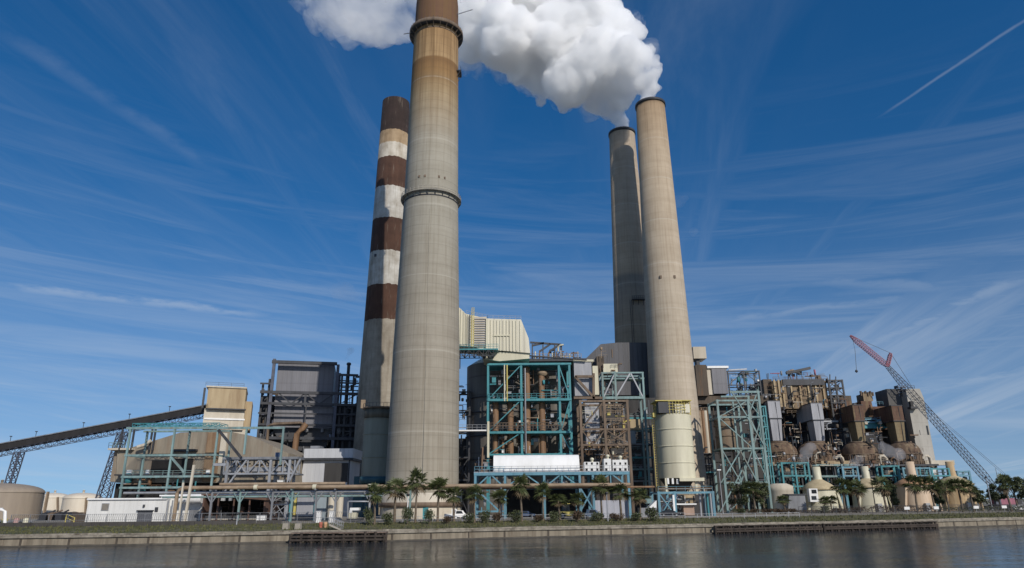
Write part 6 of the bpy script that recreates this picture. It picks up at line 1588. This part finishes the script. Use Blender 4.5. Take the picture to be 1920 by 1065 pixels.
palms_rt = [
 (1470, 938, 15, 'small lone palm before the white flat topped tank'), (1545, 944, 13, 'stubby palm before the window bay tank, left one of a low pair'), (1557, 938, 15, 'low palm before the window bay tank, right one of a low pair'),
 (1578, 914, 22, 'palm left of the tall blue teal scaffold'), (1607, 917, 22, 'palm hiding the foot of the tall blue teal scaffold'), (1655, 911, 21, 'palm between the second cream tank and the peach tank'),
 (1712, 909, 21, 'tall palm crossing the front of the peach tank'), (1745, 911, 19, 'tall palm at the right edge of the peach tank'), (1772, 915, 19, 'palm left of the tan and orange stained tank'),
 (1797, 913, 21, 'palm crossing the tan and orange stained tank'), (1818, 917, 17, 'palm at the right edge of the tan and orange stained tank'),
 (1886, 908, 20, 'palm behind the white parked car at the right edge'), (1412, 918, 22, 'palm in the tree clump under the weathered teal tower')]
def plant_palms(lst, Yfun, group, seeds):
    protos = [palm_proto('palm_tree', sd, 6.0, 2.7, ln, group) for sd, ln in seeds]; used = [0] * len(protos); rnd = random.Random(9)
    for i, (px, cy, rp, lab) in enumerate(lst):
        Y = Yfun(px); c = P(px, cy, Y); zg = gz(c.x, Y); h = c.z - zg; k = i % len(protos)
        r = rp * mpp(c); sxy = r / 2.65; sz = max(.5, h / 6.0); rz = rnd.uniform(0, 6.28)
        pr = protos[k]
        o = copy_thing(pr, (c.x, Y, zg), lab, rz, 1.0) if used[k] else pr
        if not used[k]: o['label'] = lab; o.location = (c.x, Y, zg); o.rotation_euler.z = rz
        used[k] = 1; o.scale = (sxy, sxy, sz)
plant_palms(palms_sh, lambda px: shore_y(X(px, 980, 130)) + 9 + (px * 7 % 5), 'palms along the shore', ((1, .3), (2, -.25), (3, .1)))
plant_palms(palms_rt, lambda px: 186 if px < 1500 else 190, 'palms before the right tanks', ((4, .2), (5, -.3), (6, .35)))

def bush_proto(seed, mat, name='bush', n=520, leaf=.17):
    rnd = random.Random(seed); root = thing(name, 'bush', 'bush', (0, 0, -200), 'bushes along the shore'); mb = MB(); o = Vector((0, 0, -200))
    lumps = [(Vector((rnd.uniform(-.5, .5), rnd.uniform(-.4, .4), rnd.uniform(.45, 1.0))), rnd.uniform(.38, .62)) for _ in range(7)]
    for i in range(n):
        c, r = rnd.choice(lumps); d = Vector((rnd.gauss(0, 1), rnd.gauss(0, 1), rnd.gauss(0, 1))).normalized() * r * rnd.uniform(.55, 1.08)
        q = c + d
        if q.z < 0.02: q.z = rnd.uniform(.02, .3)
        leaf_quad(mb, o + q, leaf * 1.35, rnd)
    mb.build('foliage', mat, root)
    st = MB()
    for k in range(5): a = k * 1.256 + rnd.random(); st.path([o, o + Vector((math.cos(a) * .15, math.sin(a) * .15, .4)), o + Vector((math.cos(a) * .4, math.sin(a) * .4, .85))], .035, 5, .015)
    st.build('stems', bark, root)
    return root
bush_spots = [  # px, centre y, half width px, kind, label
 (692, 972, 11, 0, 'dark bush left of the pale lamp post by the dock'), (727, 976, 12, 0, 'low olive bush before the left foot of the tallest chimney'), (764, 974, 11, 1, 'dark conical bush beside the pale lamp post'),
 (806, 975, 11, 1, 'dark green bush before the teal door of the tallest chimney'), (838, 978, 11, 2, 'reddish low bush before the right foot of the tallest chimney'), (880, 975, 12, 0, 'round bush under the low bushy palm'),
 (908, 972, 12, 0, 'round bush before the left platform post'), (932, 973, 11, 2, 'reddish bush below the left end of the long white tank'), (966, 972, 14, 0, 'large round bush in front of the dark opening under the platform'),
 (1010, 975, 12, 2, 'rusty bush beside the middle platform post'), (1041, 972, 13, 0, 'round bush left of the yellow loader'), (1082, 970, 14, 2, 'broad olive bush in front of the yellow loader'),
 (1119, 972, 14, 0, 'round bush before the white pickup'), (1156, 972, 13, 2, 'rusty brown bush at the lilac grey hoarding'), (1190, 972, 14, 0, 'round bush below the white slanted chute hopper'), (1223, 967, 14, 0, 'tall round bush at the left leg of the blue teal frame'),
 (1388, 966, 13, 0, 'round bush at the foot of the weathered teal tower'), (1412, 964, 13, 2, 'reddish bush right of the weathered teal tower'), (1440, 964, 14, 2, 'reddish bush left of the small lone palm'), (1464, 965, 13, 2, 'reddish bush under the small lone palm'), (1487, 965, 11, 2, 'rusty narrow bush before the dark grey low shed'),
 (1545, 957, 12, 0, 'dark bush below the window bay'), (1575, 960, 12, 2, 'brownish bush below the tall blue teal scaffold'), (1605, 958, 12, 2, 'rusty bush in front of the second cream tank')]
def plant_bushes():
    protos = [bush_proto(21, leaf_bush), bush_proto(22, leaf_tree), bush_proto(23, leaf_red)]; used = [0, 0, 0]; rnd = random.Random(31)
    for px, cy, hw, kind, lab in bush_spots:
        Y = (shore_y(X(px, 980, 130)) + 8.5) if px < 1300 else 184 + (px > 1500) * 2
        c = P(px, cy, Y); zg = gz(c.x, Y); s = hw * mpp(c) / .85; rz = rnd.uniform(0, 6.28); pr = protos[kind]
        o = copy_thing(pr, (c.x, Y, zg), lab, rz) if used[kind] else pr
        if not used[kind]: o['label'] = lab; o.location = (c.x, Y, zg); o.rotation_euler.z = rz
        used[kind] = 1; o.scale = (s, s, max(1.0, (c.z - zg) * 1.5 + .35) * (1.25 if kind == 1 else 1))
plant_bushes()

def tree(label, px, ctop, cbot, hw, Y, seed, mat, group):
    rnd = random.Random(seed); x = X(px, cbot, Y); zg = gz(x, Y); root = thing('tree', label, 'tree', (x, Y, zg), group)
    zt, zb = Zp(px, ctop, Y), Zp(px, cbot, Y); w = hw * mpp(P(px, cbot, Y)); zc = (zt + zb) / 2
    MB().path([Vector((x, Y, zg)), Vector((x + .2, Y, (zg + zb) / 2)), Vector((x, Y, zc))], .32, 8, .15).build('trunk', bark, root)
    for k in range(5):
        a = k * 1.256 + rnd.random(); e = Vector((x + math.cos(a) * w * .6, Y + math.sin(a) * w * .6, zc + rnd.uniform(-.1, .5) * (zt - zc)))
        MB().path([Vector((x, Y, zg + (zc - zg) * rnd.uniform(.5, .8))), Vector((x, Y, zc)).lerp(e, .5), e], .13, 6, .04).build('limb', bark, root)
    mb = MB(); lumps = [(Vector((x + rnd.uniform(-.75, .75) * w, Y + rnd.uniform(-.7, .7) * w, zc + rnd.uniform(-.8, .8) * (zt - zc))), rnd.uniform(.25, .42) * w) for _ in range(13)]
    for i in range(2100):
        c, r = rnd.choice(lumps); d = Vector((rnd.gauss(0, 1), rnd.gauss(0, 1), rnd.gauss(0, .85))).normalized() * r * rnd.uniform(.35, 1.1)
        leaf_quad(mb, c + d, .55, rnd)
    mb.build('crown', mat, root)
for a in (('dark broad tree before the foot of the weathered teal tower', 1388, 902, 952, 22, 192, 41, leaf_tree, 'trees among the right units'), ('olive broad tree left of the white flat topped tank', 1432, 903, 955, 22, 192, 42, leaf_bush, 'trees among the right units'),
          ('dark tree between the second cream tank and the teal scaffold', 1672, 908, 945, 16, 196, 43, leaf_tree, 'trees among the right units'), ('dark tree between the peach tank and the stained tank', 1760, 908, 945, 14, 198, 44, leaf_tree, 'trees among the right units'),
          ('dark tall tree at the right edge, its crown highest', 1902, 893, 930, 19, 205, 45, leaf_tree, 'trees at the right edge'), ('dark tree hiding the crawler crane body', 1872, 906, 938, 16, 208, 46, leaf_tree, 'trees at the right edge'), ('dark tree cut by the right edge of the photo', 1926, 898, 935, 18, 203, 47, leaf_tree, 'trees at the right edge'),
          ('small dark tree right of the stained tan tank', 1838, 918, 942, 14, 206, 48, leaf_bush, 'trees at the right edge')):
    tree(*a)

def hedge(label, px0, px1, pt, Y, seed, mat, name='hedge'):
    rnd = random.Random(seed); x0, x1 = X(px0, 950, Y), X(px1, 950, Y); xm = (x0 + x1) / 2
    root = thing(name, label, 'hedge', (xm, Y, gz(xm, Y))); mb = MB(); hh = Zp((px0 + px1) / 2, pt, Y) - GZ
    for i in range(int((x1 - x0) * 45)):
        x = rnd.uniform(x0, x1); h = hh * (.72 + .38 * mnoise.noise(Vector((x * .45, seed, 0))) + .12 * rnd.random())
        leaf_quad(mb, Vector((x, Y + rnd.uniform(-.8, .8), gz(x, Y) + rnd.uniform(.05, 1) ** .6 * max(.4, h))), .42, rnd)
    mb.build('foliage', mat, root)
hedge('reddish dark hedge before the peach and second cream tanks', 1610, 1765, 946, 187, 51, leaf_red)
hedge('low dark hedge along the fence at the far right', 1765, 1960, 948, 190, 52, leaf_bush)
hedge('low brown green hedge below the dark grey low shed', 1495, 1608, 955, 189, 53, leaf_red)

def far_woods():
    rnd = random.Random(61); mb = MB()
    for x0, x1, y, h in ((160, 520, 430, 9), (-420, -150, 520, 6)):
        for i in range(5200):
            x = rnd.uniform(x0, x1); hh = h * (.6 + .5 * mnoise.noise(Vector((x * .06, 3, 0))) + .25 * mnoise.noise(Vector((x * .3, 7, 0))))
            leaf_quad(mb, Vector((x, y + rnd.uniform(-6, 6), GZ + rnd.uniform(0, 1) * max(1, hh))), 1.5, rnd)
    o = mb.build('far_woods', leaf_tree); tag(o, 'low far line of dark trees on the horizon', 'woods', kind='stuff')
far_woods()

# ------------------------------------------------------------------ fences, small things by the shore
def fence(label, px0, px1, d, h, mat, step=3.0, mesh=True, name='fence', rails=2):
    Yg = 150; x0, x1 = X(px0, 975, shore_y(X(px0, 975, Yg)) + d), X(px1, 975, shore_y(X(px1, 975, Yg)) + d)
    for _ in range(3): x0 = X(px0, 975, shore_y(x0) + d); x1 = X(px1, 975, shore_y(x1) + d)
    xm = (x0 + x1) / 2; root = thing(name, label, 'fence', (xm, shore_y(xm) + d, gz(xm, shore_y(xm) + d)))
    n = max(2, int((x1 - x0) / step)); n = min(n, 90); pts = []
    for i in range(n + 1):
        x = x0 + (x1 - x0) * i / n; y = shore_y(x) + d; z = gz(x, y); pts.append(Vector((x, y, z)))
        member('post', mat, root, (x, y, z - .1), (x, y, z + h), .09)
    mb = MB()
    for a, b in zip(pts, pts[1:]):
        for k in range(rails): zz = Vector((0, 0, h * (k + 1) / rails - .03)); mb.bar(a + zz, b + zz, .06)
    mb.build('rails', mat, root)
    if mesh:
        mb = MB()
        for a, b in zip(pts, pts[1:]):
            m_ = 9
            for j in range(m_):
                p, q = a.lerp(b, j / m_), a.lerp(b, (j + 1) / m_)
                mb.bar(p + Vector((0, .03, .1)), q + Vector((0, .03, h)), .022); mb.bar(p + Vector((0, .05, h)), q + Vector((0, .05, .1)), .022)
        mb.build('wire_mesh', dark_steel, root)
    return pts
fence('grey wire fence along the yard before the white building and brown shed', 20, 690, 13.0, 1.9, grey_steel)
fence('dark wire fence along the right shore below the palms', 1500, 1950, 12.5, 2.0, dark_steel, 3.2)
fence('white pipe guard rail along the shore right of the blue teal frame', 1285, 1500, 10, 1.0, galv, 2.6, False, 'guard_rail')
fence('low pale pipe rail before the open ground under the platform', 700, 1285, 13, 1.0, galv, 2.6, False, 'guard_rail')
def barrier():
    x0, x1 = X(-60, 980, 128), X(560, 978, 138); n = 40; mb = MB()
    root = thing('low_barrier', 'low dark barrier strip along the top of the grass bank at left', 'barrier', ((x0 + x1) / 2, shore_y((x0 + x1) / 2) + 11.6, GZ))
    for i in range(n):
        xa, xb = x0 + (x1 - x0) * i / n, x0 + (x1 - x0) * (i + 1) / n - .04
        ya, yb = shore_y(xa) + 11.6, shore_y(xb) + 11.6; mb.bar((xa, ya, GZ + .25), (xb, yb, GZ + .25), .25, .75)
    mb.bar((x0, shore_y(x0) + 11.6, GZ + .1), (x0 + .1, shore_y(x0) + 11.6, GZ + .1), .1)
    mb.build('strip', M('dark_barrier', (.06, .055, .05), (.035, .032, .03), .6), root)
barrier()
for px, lab in ((1702, 'white sign board on the dark wire fence below the peach tank'), (1757, 'white sign board on the dark wire fence below the stained tan tank'), (1833, 'white sign board on the dark wire fence below the small dark tree'), (1886, 'white sign board farthest right on the dark wire fence')):
    x = X(px, 962, 168)
    for _ in range(3): x = X(px, 962, shore_y(x) + 12.4)
    y = shore_y(x) + 12.4; t = thing('fence_sign', lab, 'sign', (x, y, gz(x, y)), 'white signs on the wire fence')
    MB().box(x - .65, x + .65, y - .05, y, gz(x, y) + 1.0, gz(x, y) + 1.65).build('board', white_paint, t)
    member('bracket', galv, t, (x, y + .03, gz(x, y)), (x, y + .03, gz(x, y) + 1.7), .06)

def car(name, label, cat, p, rz, paint, kind='sedan', group=None):
    t = thing(name, label, cat, p, group); o = Vector(p)
    def W(pts, y0, y1, nm, m, par=t): return MB().prism([(o.x + a, o.z + b) for a, b in pts], o.y + y0, o.y + y1).build(nm, m, par)
    if kind == 'pickup': body = [(-2.7, .45), (2.7, .45), (2.75, .95), (1.5, 1.05), (.9, 1.75), (-.6, 1.8), (-.8, 1.1), (-2.7, 1.1)]
    elif kind == 'loader': body = [(-2.2, .6), (2.0, .6), (2.0, 1.3), (1.0, 1.5), (-.6, 1.5), (-2.2, 1.45)]
    else: body = [(-2.2, .4), (2.2, .4), (2.25, .8), (1.3, .95), (.7, 1.42), (-1.0, 1.45), (-1.9, .98), (-2.25, .9)]
    W(body, -.85, .85, 'body', paint)
    if kind == 'loader':
        W([(-1.4, 1.5), (.2, 1.5), (.1, 2.9), (-1.2, 2.9)], -.7, .7, 'cab', glass_dark); W([(-1.5, 2.9), (.3, 2.9), (.3, 3.05), (-1.5, 3.05)], -.75, .75, 'roof', paint)
        W([(2.0, .3), (3.1, .2), (3.2, 1.2), (2.7, .6), (2.0, .9)], -1.0, 1.0, 'bucket', paint)
    else:
        w = [(.62, 1.0), (.32, 1.36), (-.85, 1.38), (-1.35, 1.0)] if kind == 'sedan' else [(.95, 1.12), (.6, 1.66), (-.5, 1.68), (-.65, 1.12)]
        W([(a, b) for a, b in w], -.87, .87, 'side_window', glass_dark)
        for s in (-.6, .6): MB().box(o.x + 2.2, o.x + 2.3, o.y + s - .15, o.y + s + .15, o.z + .62, o.z + .78).build('headlight', white_paint, t)
    r = .36 if kind != 'loader' else .65
    for dx in (-1.4, 1.4):
        for dy in (-.86, .66):
            wh_ = MB().tube((o.x + dx, o.y + dy, o.z + r), (o.x + dx, o.y + dy + .2, o.z + r), r, n=18).build('wheel', tyre, t)
            MB().tube((o.x + dx, o.y + dy - .012 if dy < 0 else o.y + dy + .2, o.z + r), (o.x + dx, o.y + dy if dy < 0 else o.y + dy + .212, o.z + r), r * .55, n=12).build('rim', galv, wh_)
    t.rotation_euler.z = rz
    return t
car('parked_car', 'white pickup parked under the blue teal tank platform', 'pickup truck', onto(1108, 150, 966), R(12), white_paint, 'pickup')
car('parked_car', 'black car parked behind the crossed bay of the blue teal frame', 'car', onto(1256, 160, 962), R(-10), black_car)
car('parked_car', 'white car parked below the trees at the right edge', 'car', onto(1908, 193, 945), R(8), white_paint)
car('parked_car', 'dark blue car parked at the right edge beside the white car', 'car', onto(1930, 196, 945), R(-5), blue_van)
car('loader', 'small yellow wheel loader under the right end of the long white tank', 'loader', onto(1066, 149, 966), R(5), yellow, 'loader')
car('parked_car', 'white parked car just right of the tallest chimney foot', 'car', onto(858, 152, 968), R(20), white_paint, 'pickup')
car('parked_car', 'dark blue car in the shade beneath the middle of the tank platform', 'car', onto(985, 160, 966), R(0), blue_van)

def lamp(label, px, pt, pb, Y, m, head=dark_steel):
    p = onto(px, Y); zt = Zp(px, pt, Y); t = thing('lamp_post', label, 'lamp post', p, 'lamp posts')
    MB().tube((p.x, Y, p.z), (p.x, Y, zt - .5), .14, .09, 8).build('pole', m, t)
    MB().lathe(p.x, Y, [(.06, zt - .5), (.28, zt - .42), (.30, zt - .1), (.05, zt)], 12, cap=False).build('lamp_head', head, t)
lamp('pale lamp post with a dark head before the tallest chimney', 764, 925, 975, shore_y(-18) + 11, white_paint)
lamp('grey lamp post before the lilac grey hoarding', 1139, 922, 968, 140, galv)
lamp('grey leaning utility pole before the second cream tank', 1643, 880, 948, 192, dark_steel)
lamp('grey lamp post beside the tall trees at the right edge', 1862, 893, 945, 198, galv)
lamp('thin grey lamp post below the brown shed', 446, 960, 1000, 126, galv)

def left_yard():
    Y = 140
    t = root_at('pipe_loop', 'white pipe loop at the far left edge before the tan tank', 'pipe', 4, 134, None, 970)
    pipe_px(t, [(-16, 981, 134), (-16, 960, 134), (-13, 955, 134), (4, 955, 134), (9, 959, 134), (9, 981, 134)], .3, white_paint)
    t = root_at('coal_pile', 'low black coal pile between the pale tanks and the grass', 'coal pile', 92, 168)
    mb = MB(); rnd = random.Random(77); a, b = P(60, 968, 168), P(165, 968, 168); n = 22
    vs = []; 
    for j in range(6):
        for i in range(n + 1):
            f = i / n; h = (math.sin(math.pi * f) ** .5) * math.sin(math.pi * j / 5) * (1.7 + .9 * mnoise.noise(Vector((f * 6, j * .8, 1)))); vs.append((a.x + (b.x - a.x) * f, 168 + j * 2, GZ - .05 + max(0, h)))
    mb.add(vs, [(j * (n + 1) + i, j * (n + 1) + i + 1, (j + 1) * (n + 1) + i + 1, (j + 1) * (n + 1) + i) for j in range(5) for i in range(n)], True); mb.build('heap', coal, t)
    t = root_at('hand_rail', 'yellow stair railing beside the dark skip at left', 'railing', 128, 150)
    z = GZ; x = X(124, 970, 150)
    MB().bar((x, 150, z), (x, 150, z + 1.6), .14).bar((x, 150, z + 1.6), (x + 1.8, 150, z + .9), .12).bar((x + 1.8, 150, z), (x + 1.8, 150, z + .95), .14).bar((x, 150, z + .9), (x + 1.8, 150, z + .2), .1).build('rails', yellow, t)
    t = root_at('skip', 'dark grey sloping sided skip left of the white building', 'skip', 150, 153)
    q = [P(a, b, 153) for a, b in ((132, 978), (162, 978), (164, 962), (136, 964))]
    MB().prism([(q[0].x, GZ), (q[1].x, GZ), (q[2].x, q[2].z), (q[3].x, q[3].z)], 153, 157).build('body', boiler_brown, t)
    MB().box(q[3].x - .1, q[2].x + .1, 152.9, 157.1, q[2].z, q[2].z + .15).build('rim', rust_steel, t)
    for px, m, lab in ((34, M('pink_drum', (.45, .28, .26), None, 1), 'pinkish pump drum before the tan tank'), (12, yellow, 'small yellow bollard box at the foot of the white pipe loop'), (52, cream_paint, 'cream valve box right of the pinkish drum')):
        p = onto(px, 138); t = thing('valve_box', lab, 'valve box', p, 'small boxes before the tan tank')
        MB().lathe(p.x, p.y, [(.5, p.z), (.5, p.z + .9), (.3, p.z + 1.1), (.02, p.z + 1.15)], 14, cap=False).build('body', m, t)
        MB().tube((p.x - 1.2, p.y, p.z + .4), (p.x + 1.2, p.y, p.z + .4), .14, n=8).build('pipe', grey_steel, t)
    for k, (px, m) in enumerate(((85, dark_steel), (98, rust_steel), (110, dark_steel))):
        t = root_at('machinery', ('dark machine on the coal pile, left one', 'rusty machine on the coal pile, middle one', 'dark machine on the coal pile, right one')[k], 'machine', px, 166, 'machines by the coal pile')
        x = t.location.x; MB().prism([(x - 1.2, GZ), (x + 1.2, GZ), (x + 1.0, GZ + 1.2), (x + .3, GZ + 1.9), (x - .9, GZ + 1.5)], 166, 167.5).build('body', m, t)
        MB().bar((x, 166.5, GZ + 1.2), (x + 2.2, 166.5, GZ + 2.3), .3).build('arm', m, t)
left_yard()

def dock_things():
    y0 = shore_y(X(620, 1000, 118)); Y = y0 + 1.5
    t = root_at('gangway', 'pale railed gangway stepping down to the short dark dock', 'gangway', 632, Y)
    x0, x1 = X(618, 990, Y), X(640, 1000, Y)
    st = MB()
    for i in range(6): st.box(x0 + (x1 - x0) * i / 6, x0 + (x1 - x0) * (i + 1) / 6 - .03, Y - .4, Y + .9, 1.85 + .16 * (5 - i), 1.93 + .16 * (5 - i))
    st.bar((x0, Y - .42, 2.6), (x1, Y - .42, 1.8), .1, .25); st.build('steps', concrete, t)
    railing(t, [(x0, Y - .45, 2.7), (x1, Y - .45, 1.9)], galv, 1.1, .7, .07); railing(t, [(x0, Y + .9, 2.7), (x1, Y + .9, 1.9)], galv, 1.1, .7, .07)
    for px, m, lab in ((603, M('faded_red_paint', (.42, .13, .09), None, 1), 'faded red drum by the gangway'), (612, orange_tan, 'orange tan drum right of the faded red drum'), (537, concrete, 'grey concrete block on the seawall ledge left of the dock'), (560, concrete, 'grey concrete block nearest the short dark dock')):
        Yd = y0 + (5 if px > 600 else 2.2); p = onto(px, Yd); t = thing('drum' if px > 600 else 'concrete_block', lab, 'drum' if px > 600 else 'block', p)
        if px > 600: MB().lathe(p.x, p.y, [(.3, p.z), (.32, p.z + .05), (.3, p.z + .45), (.32, p.z + .48), (.3, p.z + .9), (.02, p.z + .92)], 16, cap=False).build('barrel', m, t)
        else: MB().prism([(p.x - .5, p.z), (p.x + .5, p.z), (p.x + .42, p.z + .95), (p.x - .42, p.z + .95)], p.y, p.y + .9).build('body', m, t)
dock_things()
